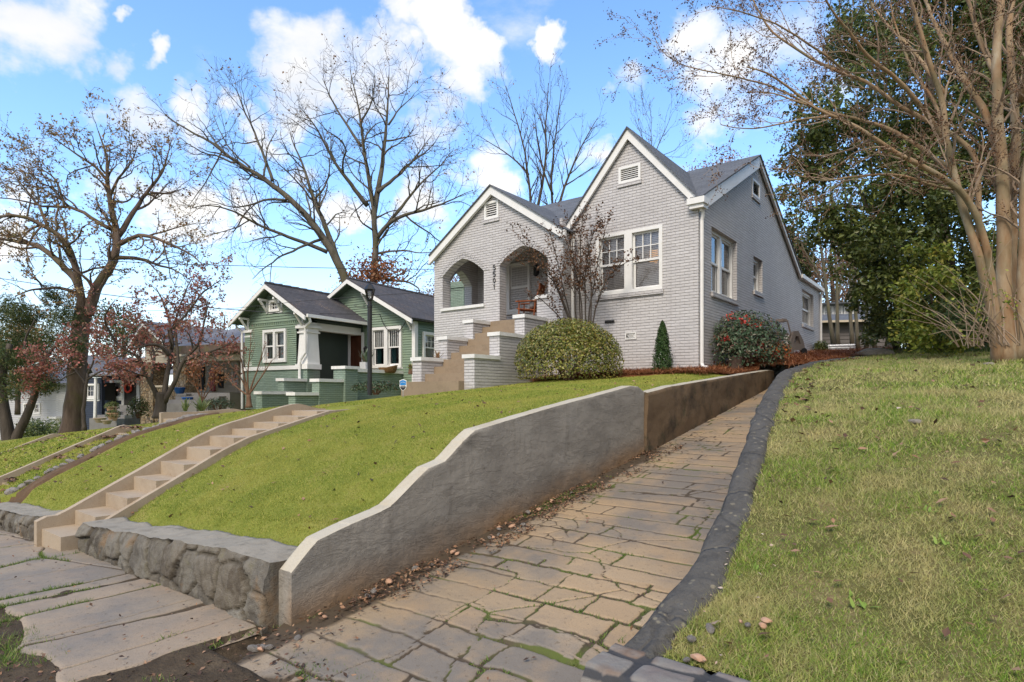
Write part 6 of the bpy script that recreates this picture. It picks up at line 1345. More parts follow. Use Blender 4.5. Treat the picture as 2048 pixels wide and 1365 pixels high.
# two tall bare trees behind the green house
Y = 31
bare_tree('pecan_tree', 'tall bare tree leaning left behind the green house roof', [
    (pp(Y, (700, 700), (692, 564), (665, 510), (635, 457), (597, 415), (547, 370), (513, 343), (475, 324), (433, 290), (383, 263), (338, 232), dy=-2), .46, .03),
    (pp(Y - 1, (545, 362), (532, 324), (513, 270), (497, 235), (486, 213), (471, 164), dy=1), .13, .02),
    (pp(Y, (690, 555), (673, 518), (654, 453), (627, 400), (612, 347), (597, 309), (581, 263), dy=2), .28, .03),
    (pp(Y - .5, (655, 505), (612, 484), (559, 465), (513, 446), (475, 423), (425, 411), (380, 418), dy=-3), .17, .02),
    (pp(Y - .5, (640, 480), (597, 499), (559, 514), (528, 537), (505, 560), dy=-3), .12, .02),
    (pp(Y - .7, (574, 402), (536, 396), (490, 415), (456, 415), (410, 400), dy=-2), .11, .015),
    (pp(Y - 1, (500, 335), (460, 300), (440, 270), (425, 225), dy=1), .08, .015),
    (pp(Y + 1, (628, 400), (650, 375), (660, 340), (655, 300), dy=2), .10, .02),
    (pp(Y - 1.2, (445, 300), (425, 345), (400, 385), (375, 420), dy=-1), .07, .015)], 'bark_pecan', 'bark_dark', big, 3, 'tanleaf', 500, .13)
bare_tree('pecan_tree', 'tall upright bare tree with withered leaves low on its trunk behind the green house', [
    (pp(Y + 1, (744, 720), (745, 560), (749, 499), (747, 446), (745, 410), (738, 385), (730, 350), (722, 293), (719, 240), (711, 187), (700, 137)), .40, .025),
    (pp(Y + 1, (748, 425), (753, 396), (764, 324), (776, 255), (780, 194), (780, 137), dy=1), .26, .02),
    (pp(Y + 1, (735, 412), (696, 362), (665, 324), (650, 290), (623, 244), (597, 213), dy=-2), .20, .02),
    (pp(Y + 1, (756, 385), (802, 347), (837, 305), (863, 270), dy=2), .17, .02),
    (pp(Y + 1, (750, 482), (780, 446), (818, 427), (863, 419), (901, 404), (947, 381), dy=-2), .20, .02),
    (pp(Y + 1, (775, 450), (806, 411), (844, 362), (882, 331), (905, 300), dy=1), .15, .02),
    (pp(Y + 1, (722, 293), (688, 244), (665, 198), (646, 156), dy=1), .13, .02),
    (pp(Y + 1, (777, 250), (800, 215), (830, 190), dy=1), .09, .02),
    (pp(Y + 1, (720, 250), (745, 200), (750, 150), dy=-1), .09, .02),
    (pp(Y + 1, (748, 510), (800, 500), (840, 510), (880, 500), dy=-1), .10, .02),
    (pp(Y + 1, (752, 555), (790, 560), (820, 562), (838, 578), dy=-1), .14, .05)], 'bark_pecan', 'bark_dark', big, 4, 'tanleaf', 700, .13)
rng = np.random.default_rng(9)
mb = MB(); C = np.array([px(750 + rng.normal() * 28, 548 + rng.normal() * 18, Y + .6 + rng.normal() * .5) for _ in range(1800)]); leaves(mb, C, np.zeros((1800, 3)), .17, rng, 0, .6, 1)
single('ivy', mb, M['rust'], 'brown withered vine leaves clinging to the upright bare trunk above the green roof', 'vine', px(750, 560, Y))
# big oak at the left
Y = 27
oakp = dict(rs=.72, k=[(1.9, .6, 50, 8), (2.5, .6, 48, 6), (3.6, .6, 45, 5)], len=[2.6, 1.25, .6], rmax=[.058, .021, .011], rmin=.0075, up=.04, wig=.24, lw=.2, t0=.25)
bare_tree('oak_tree', 'large spreading oak with a thick trunk and sparse tan leaves at the left', [
    (pp(Y, (140, 880), (146, 800), (152, 740), (158, 680), (166, 625), (172, 600)), .58, .46, False),
    (pp(Y, (162, 640), (162, 592), (154, 542), (140, 497), (120, 472), (95, 452), (62, 432), (25, 427), (-30, 432), dy=-2), .27, .05),
    (pp(Y, (158, 575), (150, 552), (117, 524), (95, 502), (62, 487), (32, 482), (-40, 470), dy=1), .23, .05),
    (pp(Y, (176, 630), (190, 592), (207, 559), (224, 534), (234, 505), (237, 480), (232, 442), (224, 405), (217, 362), (219, 328), (199, 260)), .35, .03),
    (pp(Y, (237, 472), (257, 442), (274, 412), (296, 380), (323, 351), (337, 314), (345, 280), dy=1), .18, .02),
    (pp(Y, (236, 490), (274, 470), (311, 477), (349, 492), (386, 512), (410, 540), dy=-2), .15, .02),
    (pp(Y, (234, 516), (274, 516), (311, 529), (349, 539), (380, 560), dy=2), .14, .02),
    (pp(Y, (225, 460), (162, 419), (128, 415), (91, 415), (40, 400), (-20, 395), dy=1), .13, .02),
    (pp(Y, (218, 365), (190, 330), (158, 311), (120, 285), (101, 271), dy=-1), .10, .02),
    (pp(Y, (158, 592), (125, 575), (90, 577), (60, 580), (30, 592), dy=-3), .11, .03),
    (pp(Y, (181, 620), (186, 590), (180, 565), (150, 540), (120, 535), dy=-1), .16, .03),
    (pp(Y, (218, 400), (235, 360), (260, 330), (275, 290), dy=-1), .10, .02),
    (pp(Y, (300, 385), (340, 390), (375, 375), dy=1), .08, .015),
    (pp(Y, (95, 452), (70, 400), (40, 370), (20, 330), dy=1), .10, .02),
    (pp(Y, (128, 415), (120, 370), (90, 340), (60, 320), dy=1), .08, .02)], 'bark_red', 'bark', oakp, 6, 'oakleaf', 9500, .115, .12)
# dogwood, dusky red, in front of the stone house
Y = 21.5
dog = dict(rs=.85, k=[(2.2, .6, 50, 8), (3.0, .6, 50, 6), (4.5, .6, 48, 5)], len=[1.6, .8, .42], rmax=[.045, .018, .009], rmin=.006, up=.03, wig=.26, lw=.2, t0=.3)
bare_tree('dogwood_tree', 'low forked dogwood with dusky red leaves in front of the stone pillar', [
    (pp(Y, (321, 835), (322, 805), (321, 785)), .25, .20, False),
    (pp(Y, (318, 800), (302, 765), (290, 740), (280, 715), (262, 705), (235, 690), (215, 680), dy=-1), .11, .02),
    (pp(Y, (327, 800), (333, 760), (340, 715), (345, 675), (335, 645), (325, 600), (310, 575), dy=1), .12, .02),
    (pp(Y, (330, 805), (348, 765), (358, 740), (370, 720), (400, 690), (410, 640), (415, 600)), .11, .02),
    (pp(Y, (366, 722), (400, 708), (440, 695), (478, 672), dy=-1), .07, .015),
    (pp(Y, (338, 712), (320, 690), (300, 688), (262, 700), (245, 680), dy=-1), .08, .02),
    (pp(Y, (302, 765), (310, 720), (305, 690), (290, 660), dy=1), .07, .02),
    (pp(Y, (357, 742), (356, 690), (352, 640), (365, 590), (385, 560), dy=1), .07, .02),
    (pp(Y, (280, 718), (255, 730), (230, 742), (205, 738), dy=-2), .06, .015),
    (pp(Y, (236, 690), (205, 640), (230, 600), dy=-1), .06, .015),
    (pp(Y, (342, 660), (380, 620), (400, 585), (440, 560), dy=0), .06, .015)], 'bark_dark', 'bark_dark', dog, 8, 'dogwood', 5600, .105, .16)
bare_tree('dogwood_tree', 'pinkish red dogwood boughs low over the oak trunk', [
    (pp(23, (168, 862), (166, 820), (170, 780), (176, 745)), .09, .06, False),
    (pp(23, (172, 770), (150, 740), (125, 722), (105, 715), (88, 718)), .05, .015), (pp(23, (175, 750), (190, 715), (180, 690), (160, 680)), .05, .015),
    (pp(23, (175, 760), (200, 745), (225, 742), (255, 755)), .05, .015), (pp(23, (150, 745), (130, 755), (112, 765), (95, 760)), .04, .012)], 'bark_dark', 'bark_dark', dog, 12, 'dogwood', 3000, .11, .3)
# slender bare trees behind the brick house
mid = dict(rs=.8, k=[(1.3, .62, 28, 8), (1.9, .6, 34, 6), (2.6, .6, 38, 5)], len=[3.0, 1.4, .65], rmax=[.06, .024, .012], rmin=.008, up=.12, wig=.13, lw=.1, t0=.25)
Y = 36
for i, (lab, limbs) in enumerate([
    ('slender bare tree with two upright stems above the porch gable', [(pp(Y, (1066, 640), (1064, 430), (1060, 360), (1048, 290), (1030, 230), (1012, 175)), .17, .02), (pp(Y, (1068, 450), (1082, 380), (1090, 300), (1092, 230), (1098, 165)), .13, .02), (pp(Y, (1058, 350), (1025, 315), (985, 290), (955, 270)), .07, .015)]),
    ('slender bare tree fanning right between the two grey gables', [(pp(Y + 1, (1112, 640), (1110, 430), (1104, 370), (1108, 310), (1118, 250), (1125, 180)), .17, .02), (pp(Y + 1, (1112, 440), (1130, 370), (1155, 310), (1180, 265), (1196, 235)), .12, .02), (pp(Y + 1, (1106, 390), (1085, 340), (1075, 280), (1070, 230)), .09, .015), (pp(Y + 1, (1130, 372), (1165, 350), (1195, 330)), .06, .015)]),
    ('thin bare treetop behind the steep grey gable', [(pp(40, (1300, 640), (1298, 340), (1302, 290), (1300, 240), (1296, 205)), .10, .012), (pp(40, (1300, 330), (1325, 270), (1345, 225)), .05, .01), (pp(40, (1300, 320), (1355, 300), (1362, 285)), .04, .01), (pp(40, (1299, 310), (1280, 265), (1268, 235)), .04, .01)]) ]):
    bare_tree('bare_tree', lab, limbs, 'bark', 'bark_dark', mid, 30 + i, 'tanleaf', 160, .12, .2, 'slender bare trees behind the brick house')

# leafy masses: clumps of leaf faces round given centres
def leafy(name, label, cat, base, trunk, clumps, leafm, n, size, seed, bark='bark', group=None, shell=.55, aspect=.5, extra=None, tk=8, droop=0.0, bulk=None):
    rng = np.random.default_rng(seed); root = thing(name, label, cat, base, 0, group)
    if trunk:
        tr = MB(); [tr.tube(smooth_path(p, max(5, 3 * len(p)), rng, .12), np.linspace(a, b, max(5, 3 * len(p))), tk) for p, a, b in trunk]; part('trunk', tr, M[bark], root, smooth=True)
    mb = MB(); cl = np.array([list(c) + [r] for c, r in clumps]); w = cl[:, 3] ** 2; w /= w.sum(); k = rng.choice(len(cl), n, p=w); d = rng.normal(size=(n, 3)); d /= np.linalg.norm(d, axis=1)[:, None]
    rr = (shell + (1 - shell) * rng.random(n)) ** .8 * cl[k, 3]; lump = 1 + .35 * (rng.random((len(cl), 12))[k, (np.arctan2(d[:, 1], d[:, 0]) * 12 / 6.3).astype(int) % 12] - .5)
    C = cl[k, :3] + d * (rr * lump)[:, None] * np.array([1, 1, .85]); C[:, 2] -= droop * rr
    leaves(mb, C, d * .8 + [0, 0, .5], size, rng, 0, aspect, .7); ms = [M[leafm]]
    if extra:
        em, en, es = extra; q = rng.integers(0, n, en); leaves(mb, C[q] + d[q] * .03, d[q], es, rng, 1, .9, .6); ms.append(M[em])
    if bulk:
        bc_, bn, bs = bulk; q = rng.integers(0, len(bc_), bn); d = rng.normal(size=(bn, 3)); d /= np.linalg.norm(d, axis=1)[:, None]
        leaves(mb, np.array([c for c, _ in bc_])[q] + d * (np.array([r for _, r in bc_])[q] * (.5 + .5 * rng.random(bn)))[:, None], d, bs, rng, 0, .5, .7)
    part('crown', mb, ms, root)
    return root
def clump_field(rng, boxes):
    """(u0,u1,v0,v1,Y0,Y1,count,r0,r1) -> clumps, each at a real depth"""
    L = []
    for u0, u1, v0, v1, Y0, Y1, c, r0, r1 in boxes:
        for _ in range(c): L.append((px(rng.uniform(u0, u1), rng.uniform(v0, v1), rng.uniform(Y0, Y1)), rng.uniform(r0, r1)))
    return L
rng = np.random.default_rng(21)
# magnolia-dark evergreen filling the right background
cl = clump_field(rng, [(1700, 2100, 20, 330, 13, 16, 52, .45, .9), (1690, 2100, 300, 560, 12.5, 15.5, 40, .45, .85), (1780, 2100, 520, 650, 12, 14.5, 22, .4, .7), (1620, 1760, 150, 420, 13, 15, 16, .35, .6), (1590, 1700, 250, 470, 13, 14.5, 11, .3, .5), (1560, 1640, 330, 460, 13, 14, 6, .22, .38),
                       (1950, 2120, -60, 120, 13, 16, 14, .5, .9), (1780, 1960, -80, 60, 13, 16, 12, .4, .8), (1690, 1790, 440, 610, 13, 16, 10, .35, .55), (1740, 1830, 520, 650, 13, 16, 11, .35, .6)])
far = [(LOT.p(rng.uniform(10.5, 16), rng.uniform(-3, 16), rng.uniform(3.6, 10)), rng.uniform(.9, 1.5)) for _ in range(46)]      # the rest of the grove, past the right edge
b = px(1905, 700, 14.5)
leafy('evergreen_tree', 'tall dark evergreen tree filling the right side behind the pale multi-stemmed tree', 'tree', b, [(pp(14.5, (1905, 700), (1900, 560), (1880, 420), (1860, 250), (1850, 60)), .24, .06), (pp(14.2, (1890, 530), (1830, 480), (1770, 430), (1700, 415), (1620, 425), dy=-.6), .09, .02), (pp(14.4, (1880, 430), (1960, 330), (2030, 200)), .12, .04), (pp(14.3, (1895, 600), (1960, 520), (2040, 470)), .10, .03), (pp(14.0, (1735, 425), (1725, 380), (1690, 340), (1650, 320)), .04, .012)], cl, 'holly', 100000, .118, 22, 'bark_dark', bulk=(far, 9000, .34))
rng = np.random.default_rng(23)
cl = clump_field(rng, [(1550, 1620, 400, 560, 27, 29, 12, .6, 1.0), (1545, 1600, 470, 600, 27, 29, 8, .5, .9)]); b = px(1590, 690, 28)
leafy('evergreen_tree', 'mid green tree rising just behind the rear slope of the brick house', 'tree', b, [(pp(28, (1590, 690), (1588, 560), (1585, 440)), .14, .03)], cl, 'cedar', 9000, .15, 24)
# brown-leaved oak behind the roof ridge and russet trees in the gap
def fuzzy(label, u0, u1, v0, v1, Y0, n, leafm, seed, size=.16, name='oak_tree', cnt=24, r=(.7, 1.3), group='autumn trees in the distance'):
    rng = np.random.default_rng(seed); cl = clump_field(rng, [(u0, u1, v0, v1, Y0, Y0 + 4, cnt, *r)]); um = (u0 + u1) / 2
    return leafy(name, label, 'tree', px(um, max(v1 + 60, 690), Y0 + 2), [(pp(Y0 + 2, (um, max(v1 + 60, 690)), (um + 4, v1), (um - 3, (v0 + v1) / 2), (um, v0)), .22, .04), (pp(Y0 + 2, (um, v1), (u0 + 10, (v0 + v1) / 2)), .08, .02), (pp(Y0 + 2, (um, v1), (u1 - 10, (v0 + v1) / 2)), .08, .02)], cl, leafm, n, size, seed + 1, 'bark', group, .25)
fuzzy('brown leaved oak top showing in the valley between the two grey roofs', 1385, 1500, 318, 420, 40, 3200, 'rust', 40)
fuzzy('withered brown oak in the gap beyond the house corner', 1610, 1720, 470, 620, 37, 7000, 'tanleaf', 42, .17)
fuzzy('second russet oak right of the gap above the garage', 1700, 1800, 440, 620, 42, 5500, 'rust', 44, .17)
fuzzy('orange red tree showing above the green house roof ridge', 800, 880, 580, 640, 40, 3000, 'rust', 46)
fuzzy('russet tree seen through the left porch arch', 880, 965, 530, 620, 42, 2600, 'rust', 48)
fuzzy('low orange tree above the roof of the stone house', 335, 410, 635, 690, 48, 2200, 'rust', 50)
fuzzy('olive tree behind the dogwood branches', 195, 300, 610, 740, 48, 4500, 'cedar', 52, .26, 'shade_tree', 22, (1.2, 2.2))
fuzzy('tan treetop behind the pecan base', 640, 740, 575, 640, 45, 1300, 'tanleaf', 56, .16)
fuzzy('yellow brown oak far behind the left evergreen', 0, 70, 655, 770, 50, 4500, 'oakleaf', 58, .26, 'oak_tree', 20, (1.2, 2.2))
fuzzy('bare brown tree right of the stone house roof', 420, 480, 630, 700, 50, 1100, 'tanleaf', 60, .16)
# conifer-like evergreen at the left edge
rng = np.random.default_rng(61)
cl = clump_field(rng, [(0, 150, 600, 720, 24, 27, 34, .35, .7), (-40, 110, 700, 790, 23, 26, 30, .3, .65), (60, 150, 575, 640, 25, 27, 10, .25, .45)])
leafy('evergreen_tree', 'feathery green evergreen with twin dark trunks at the left edge', 'tree', px(22, 908, 24), [(pp(24, (22, 908), (18, 860), (8, 810), (2, 760), (20, 690)), .26, .10), (pp(24, (24, 905), (40, 860), (62, 815), (78, 770), (85, 730), (110, 690), (140, 675)), .20, .04), (pp(24, (60, 730), (45, 690), (70, 640)), .06, .02)], cl, 'cedar', 26000, .15, 62, 'bark_dark', aspect=.22)
mbm = MB(); rng = np.random.default_rng(63); cl = clump_field(rng, [(45, 120, 855, 885, 33, 36, 40, .45, .8)])
leafy('hedge', 'low dark clipped hedge below the pale grey house', 'hedge', px(80, 890, 34), None, cl, 'holly', 7000, .14, 64)

# ------------------------------------------------------------------ pale multi-stemmed tree on the right lawn
Y = 8.8; rng = np.random.default_rng(70)
cp = dict(rs=.84, k=[(2.8, .55, 34, 9), (4.2, .6, 36, 7), (6.0, .6, 40, 5)], len=[1.35, .65, .30], rmax=[.022, .010, .0055], rmin=.0036, up=.03, wig=.17, lw=.10, t0=.35)
LB = [(pp(Y, (2012, 730), (2012, 672), (2011, 600), (2007, 461), (2002, 359), (1992, 246), (1992, 103), (2004, 0), (2010, -80)), .135, .05),
      (pp(Y, (1994, 730), (1990, 668), (1978, 600), (1951, 492), (1910, 349), (1890, 267), (1890, 190), (1859, 128), (1838, 62), (1813, 0), (1800, -60), dy=-.6), .085, .025),
      (pp(Y, (2024, 730), (2026, 672), (2028, 560), (2030, 410), (2040, 205), (2018, 100), (2030, 0), (2040, -80), dy=.5), .11, .04),
      (pp(Y, (2036, 730), (2040, 670), (2044, 540), (2052, 400), (2062, 250), (2075, 80), dy=-.5), .10, .04),
      (pp(Y, (2000, 730), (1996, 660), (1985, 560), (1972, 461), (1941, 390), (1890, 352), (1843, 328), (1787, 303), (1710, 251), (1628, 220), (1577, 174), (1531, 144), (1495, 138), dy=-1.2), .075, .010),
      (pp(Y, (1960, 480), (1956, 320), (1941, 292), (1884, 251), (1797, 205), (1751, 164), (1659, 133), (1597, 97), (1546, 62), (1515, 10), (1500, -30), dy=.8), .052, .012),
      (pp(Y, (2000, 330), (1982, 241), (1930, 169), (1895, 92), (1864, 31), (1843, -20), dy=1.0), .07, .025),
      (pp(Y, (1890, 287), (1843, 215), (1792, 149), (1741, 118), (1710, 72), (1659, 20), (1640, -30), dy=-1.0), .045, .012),
      (pp(Y, (1900, 338), (1855, 305), (1813, 277), (1751, 246), (1659, 226), (1587, 200), (1531, 179), (1490, 185), dy=.6), .042, .008),
      (pp(Y, (1660, 233), (1600, 240), (1540, 255), (1480, 262), (1440, 250), dy=-.6), .020, .006),
      (pp(Y, (1600, 200), (1540, 170), (1474, 154), (1377, 136), (1326, 113), (1310, 80), dy=-.4), .018, .005),
      (pp(Y, (1700, 148), (1640, 105), (1570, 60), (1480, 25), (1420, 15), dy=-.8), .022, .006),
      (pp(Y, (1890, 190), (1830, 100), (1770, 40), (1720, -30), dy=.8), .04, .012),
      (pp(Y, (1950, 385), (1880, 375), (1800, 345), (1700, 350), (1640, 365), (1590, 350), dy=-1.0), .028, .008),
      (pp(Y, (1992, 150), (1960, 80), (1935, 0), (1920, -60), dy=.5), .05, .02),
      (pp(Y, (2040, 205), (2062, 120), (2090, 20), dy=-.6), .06, .02),
      (pp(Y, (1890, 260), (1870, 200), (1830, 150), (1800, 80), (1780, 10), dy=.5), .035, .012)]
bare_tree('crepe_myrtle', 'big multi-stemmed tree with smooth peeling tan bark on the right lawn', LB, 'bark_crepe', 'twig_crepe', cp, 71, 'seedhead', 26000, .030, .07, None, 12)
# small myrtle before the house
cs = dict(k=[(3.4, .6, 22, 8), (5.5, .6, 30, 6)], len=[.75, .36], rmax=[.012, .006], rmin=.0035, up=.05, wig=.12, lw=.08, t0=.35)
Y = 14.3; b_ = [(1145, 660), (1158, 660), (1168, 660), (1178, 660), (1188, 660)]
SL = [((1152, 690), (1135, 630), (1120, 590), (1100, 540), (1060, 500), (1035, 475)), ((1155, 690), (1140, 630), (1125, 570), (1110, 500), (1095, 460)), ((1160, 690), (1150, 620), (1150, 560), (1148, 500), (1140, 440)), ((1164, 690), (1158, 610), (1160, 540), (1160, 470), (1165, 425)),
      ((1170, 690), (1170, 600), (1172, 540), (1180, 480), (1195, 440)), ((1175, 690), (1178, 620), (1190, 560), (1200, 500), (1215, 445)), ((1178, 690), (1190, 620), (1205, 570), (1230, 535), (1262, 520)), ((1150, 690), (1125, 640), (1098, 612), (1070, 590)), ((1166, 690), (1164, 600), (1150, 530), (1130, 470)), ((1180, 690), (1182, 610), (1180, 530), (1175, 470)), ((1157, 690), (1130, 610), (1110, 560), (1065, 530), (1040, 520))]
bare_tree('crepe_myrtle', 'small vase shaped shrub tree with dark seed heads in front of the brick house', [(pp(Y, *s, dy=rng.uniform(-.7, .4)), .024, .006) for s in SL], 'bark_dark', 'bark_dark', cs, 73, 'seedhead', 3600, .062, .10, None, 7)
# thin stems behind the yard
for i, (u, v, tops, lab) in enumerate([(1668, 696, (1648, 560, 1635, 430, 1625, 330), 'thin sapling nearest the white rear downpipe'), (1676, 694, (1673, 600, 1668, 480, 1660, 360), 'forked sapling behind the raised bed'), (1705, 696, (1700, 560, 1695, 460, 1690, 350), 'straight sapling right of the raised bed'), (1716, 700, (1708, 600, 1705, 480, 1702, 380), 'mossy leaning sapling beside the garage wall'), (1733, 700, (1730, 590, 1728, 470, 1724, 400), 'pale sapling before the garage door'), (1750, 700, (1748, 620, 1746, 520, 1745, 450), 'rightmost thin sapling under the dark evergreen')]):
    bare_tree('sapling', lab, [(pp(24.5 + i * .3, (u, v), tops[:2], tops[2:4], tops[4:6]), .10, .03)], 'stem_grey', 'twig', mid, 80 + i, 'tanleaf', 420, .11, .3, 'thin saplings behind the back yard', 7)
# sapling by the green house
bare_tree('sapling', 'small bare sapling in front of the green brick base', [(pp(20.5, (498, 816), (497, 790)), .10, .07, False)] + [(pp(20.5, (497, 792), *s), .035, .008) for s in [((485, 760), (470, 740), (455, 725)), ((495, 750), (500, 710), (502, 670)), ((508, 760), (520, 725), (530, 690)), ((490, 755), (482, 715), (478, 690)), ((512, 770), (530, 745), (545, 720)), ((480, 780), (462, 765), (450, 748))]], 'twig', 'twig', dict(cs, len=[.8, .4]), 90, 'dogwood', 60, .06, .1)
bare_tree('sapling', 'bare brownish bush with orange leaves before the stone house porch', [(pp(25, (404, 812), (404, 800)), .06, .05, False)] + [(pp(25, (404, 805), *s), .03, .008) for s in [((390, 770), (382, 740)), ((402, 760), (400, 730)), ((415, 765), (425, 738)), ((395, 775), (375, 760)), ((420, 780), (440, 760))]], 'twig', 'twig', dict(cs, len=[.9, .5]), 91, 'rust', 520, .11, .2)

# ------------------------------------------------------------------ shrubs
def shrub(name, label, c, rx, ry, rz, leafm, n, size, seed, extra=None, shell=.72, aspect=.5, lumps=40, group=None, dark='interior'):
    rng = np.random.default_rng(seed); root = thing(name, label, 'shrub', c, 0, group); mb = MB()
    d = rng.normal(size=(n, 3)); d[:, 2] = np.where(d[:, 2] < -.35, -d[:, 2], d[:, 2]); d /= np.linalg.norm(d, axis=1)[:, None]
    ld = rng.normal(size=(lumps, 3)); ld /= np.linalg.norm(ld, axis=1)[:, None]; b = (d @ ld.T).max(1); lump = .80 + .26 * sstep(.70, 1.0, b)
    rr = (shell + (1 - shell) * rng.random(n) ** .6) * lump
    C = np.array(c) + d * rr[:, None] * np.array([rx, ry, rz]) + np.array([0, 0, rz * .32]); C[:, 2] = np.maximum(C[:, 2], c[2] - .02 + .05 * rng.random(n))
    leaves(mb, C, d + [0, 0, .35], size, rng, 0, aspect, .55); ms = [M[leafm]]
    if extra:
        em, spots, k, es = extra
        for (sx_, sy_, sz_) in spots: leaves(mb, np.array(c) + np.array([sx_, sy_, sz_]) + rng.normal(size=(k, 3)) * np.array([.07, .07, .05]), np.tile([0, 0, 1.], (k, 1)), es, rng, 1, .9, 1)
        ms.append(M[em])
    part('crown', mb, ms, root)
    tr = MB()
    for i in range(9): a = i * .7; tr.tube([np.array(c) + [.06 * math.cos(a), .06 * math.sin(a), -.1], np.array(c) + [rx * .35 * math.cos(a), ry * .35 * math.sin(a), rz * .5], np.array(c) + [rx * .66 * math.cos(a), ry * .66 * math.sin(a), rz * .95]], [.022, .016, .008], 5)
    part('stems', tr, M['twig'], root); return root
def foot(u, v, Y): p = px(u, v, Y); return p
c = foot(1137, 757, 13.4); shrub('round_bush', 'big round clipped bush with yellow green leaves beside the porch steps', c, 1.17, 1.05, .98, 'bushy', 19000, .060, 101, None, .66, .5, 70)
c = LOT.p(.58, 1.45, 2.27); r_ = shrub('nandina_shrub', 'green shrub with red berry clusters against the side wall', c, .95, 1.0, .97, 'nandina', 7000, .085, 103, ('berry', [(-.55, -.5, 1.10), (-.25, -.62, 1.04), (-.62, -.5, .62), (.15, -.6, .45), (.62, -.3, .32), (.0, -.7, .9)], 42, .045), .35, .45, 60)
c = LOT.p(.66, 3.7, 2.54); shrub('nandina_shrub', 'low clump of bright orange leaves beside the berried shrub', c, .42, .55, .36, 'orange_leaf', 700, .085, 105, None, .3, .5, 14)
c = px(1642, 704, 22.5); shrub('small_shrub', 'small dark shrub at the foot of the rear downpipe', c, .28, .28, .32, 'holly', 900, .07, 106, None, .4)
# cypress
c = LOT.p(-.58, -.62, 2.05); rng = np.random.default_rng(107); n = 6500; t = rng.random(n) ** .85; a = rng.random(n) * 6.283; rad = .25 * (1 - t) ** .62 * (.55 + .5 * rng.random(n)) * (1 + .16 * np.sin(a * 5 + t * 30))
C = np.array(c) + np.stack([rad * np.cos(a), rad * np.sin(a), t * 1.18], 1); CY = thing('cypress', 'small dark green columnar cypress in front of the brick gable', 'shrub', c); mb = MB(); leaves(mb, C, np.stack([np.cos(a), np.sin(a), np.full(n, .8)], 1), .055, rng, 0, .35, .5); part('crown', mb, M['cypress'], CY); mb = MB(); mb.tube([c + np.array([0, 0, -.1]), c + np.array([0, 0, 1.0])], [.03, .006], 6); part('trunk', mb, M['twig'], CY)
rng = np.random.default_rng(109)
cl = clump_field(rng, [(1815, 2140, 655, 712, 17, 21, 38, .5, .9), (1960, 2140, 560, 690, 16, 20, 24, .5, .9), (1830, 1960, 600, 690, 19, 21, 14, .5, .8)])
leafy('hedge', 'dark overgrown hedge closing the view beneath the evergreen', 'hedge', px(1950, 712, 18), None, cl, 'holly', 15000, .16, 119, 'twig', None, .3)
# right side growth under the evergreen
rng = np.random.default_rng(110)
cl = clump_field(rng, [(1800, 1960, 545, 690, 11.2, 12.6, 24, .22, .42), (1820, 1900, 480, 560, 11.5, 12.5, 9, .2, .34)])
leafy('side_shrub', 'yellow green leafy shrub spilling in front of the dark evergreen', 'shrub', px(1880, 700, 12), [(pp(12, (1880, 700), (1870, 620), (1850, 540)), .03, .01)], cl, 'yellowgreen', 5200, .10, 111, 'twig', None, .3)
cl = clump_field(rng, [(1760, 1850, 590, 690, 17, 19, 14, .3, .55), (1735, 1790, 630, 680, 20, 22, 4, .3, .5)])
leafy('side_shrub', 'dark glossy shrub beside the garage doorway', 'shrub', px(1790, 700, 18), [(pp(18, (1790, 700), (1785, 620)), .05, .02)], cl, 'holly', 4200, .12, 112, 'bark_dark', None, .3)
cl = clump_field(rng, [(1890, 2048, 610, 690, 10.2, 11.5, 18, .2, .4)])
leafy('side_shrub', 'low green undergrowth behind the foot of the pale tree', 'shrub', px(1950, 692, 11), None, cl, 'cedar', 3400, .09, 113, 'twig', None, .3)
rng = np.random.default_rng(115); mb = MB(); base = px(2005, 690, 8.4); SB = thing('twig_shrub', 'arching leafless shoots with a few yellow leaves at the foot of the pale tree', 'shrub', base); tp = []
for i in range(46):
    d = np.array([rng.normal() * .45 - .35, rng.normal() * .4 - .1, 1.0]); P, R = branch(rng, base + rng.normal(size=3) * [.25, .2, .02], d, rng.uniform(.7, 1.7), .008, 9, -.07, .08); mb.tube(P, R, 4); tp += list(P[4:])
tp = np.array(tp); q = rng.integers(0, len(tp), 260); part('stems', mb, M['twig_crepe'], SB); mb = MB(); leaves(mb, tp[q] + rng.normal(size=(260, 3)) * .02, np.zeros((260, 3)), .055, rng, 0, .6, 1); part('crown', mb, M['yellowgreen'], SB)
# spiky plants and pots' plants
def tuft(name, label, cat, c, n, L, m, seed, wid=.02, spread=.8, group=None, parent=None):
    rng = np.random.default_rng(seed); mb = MB()
    for i in range(n):
        a = rng.random() * 6.283; d = np.array([math.cos(a) * spread * rng.random(), math.sin(a) * spread * rng.random(), 1]); P, R = branch(rng, np.array(c) + rng.normal(size=3) * [.03, .03, 0], d, L * rng.uniform(.6, 1.2), 1, 5, -.10, .05)
        s = np.cross(P[-1] - P[0], [0, 0, 1.0]); s /= np.linalg.norm(s) + 1e-6; w = wid * np.array([.6, 1, .9, .6, .05]); V = np.stack([P - s * w[:, None], P + s * w[:, None]], 1); mb.grid(V)
    return single(name, mb, M[m], label, cat, c, group=group)
tuft('leafy_plant', 'spiky pale plant before the blue pots', 'plant', px(371, 823, 24), 26, .55, 'iris', 120, .03)
tuft('leafy_plant', 'larger spiky pale plant near the rock edging top', 'plant', px(403, 824, 22.5), 34, .62, 'iris', 121, .03, 1.1)
tuft('leafy_plant', 'dark green broad leaved plant growing in the white planter box', 'plant', pc + np.array([0, 0, .3]), 34, .62, 'nandina', 122, .045, .9)
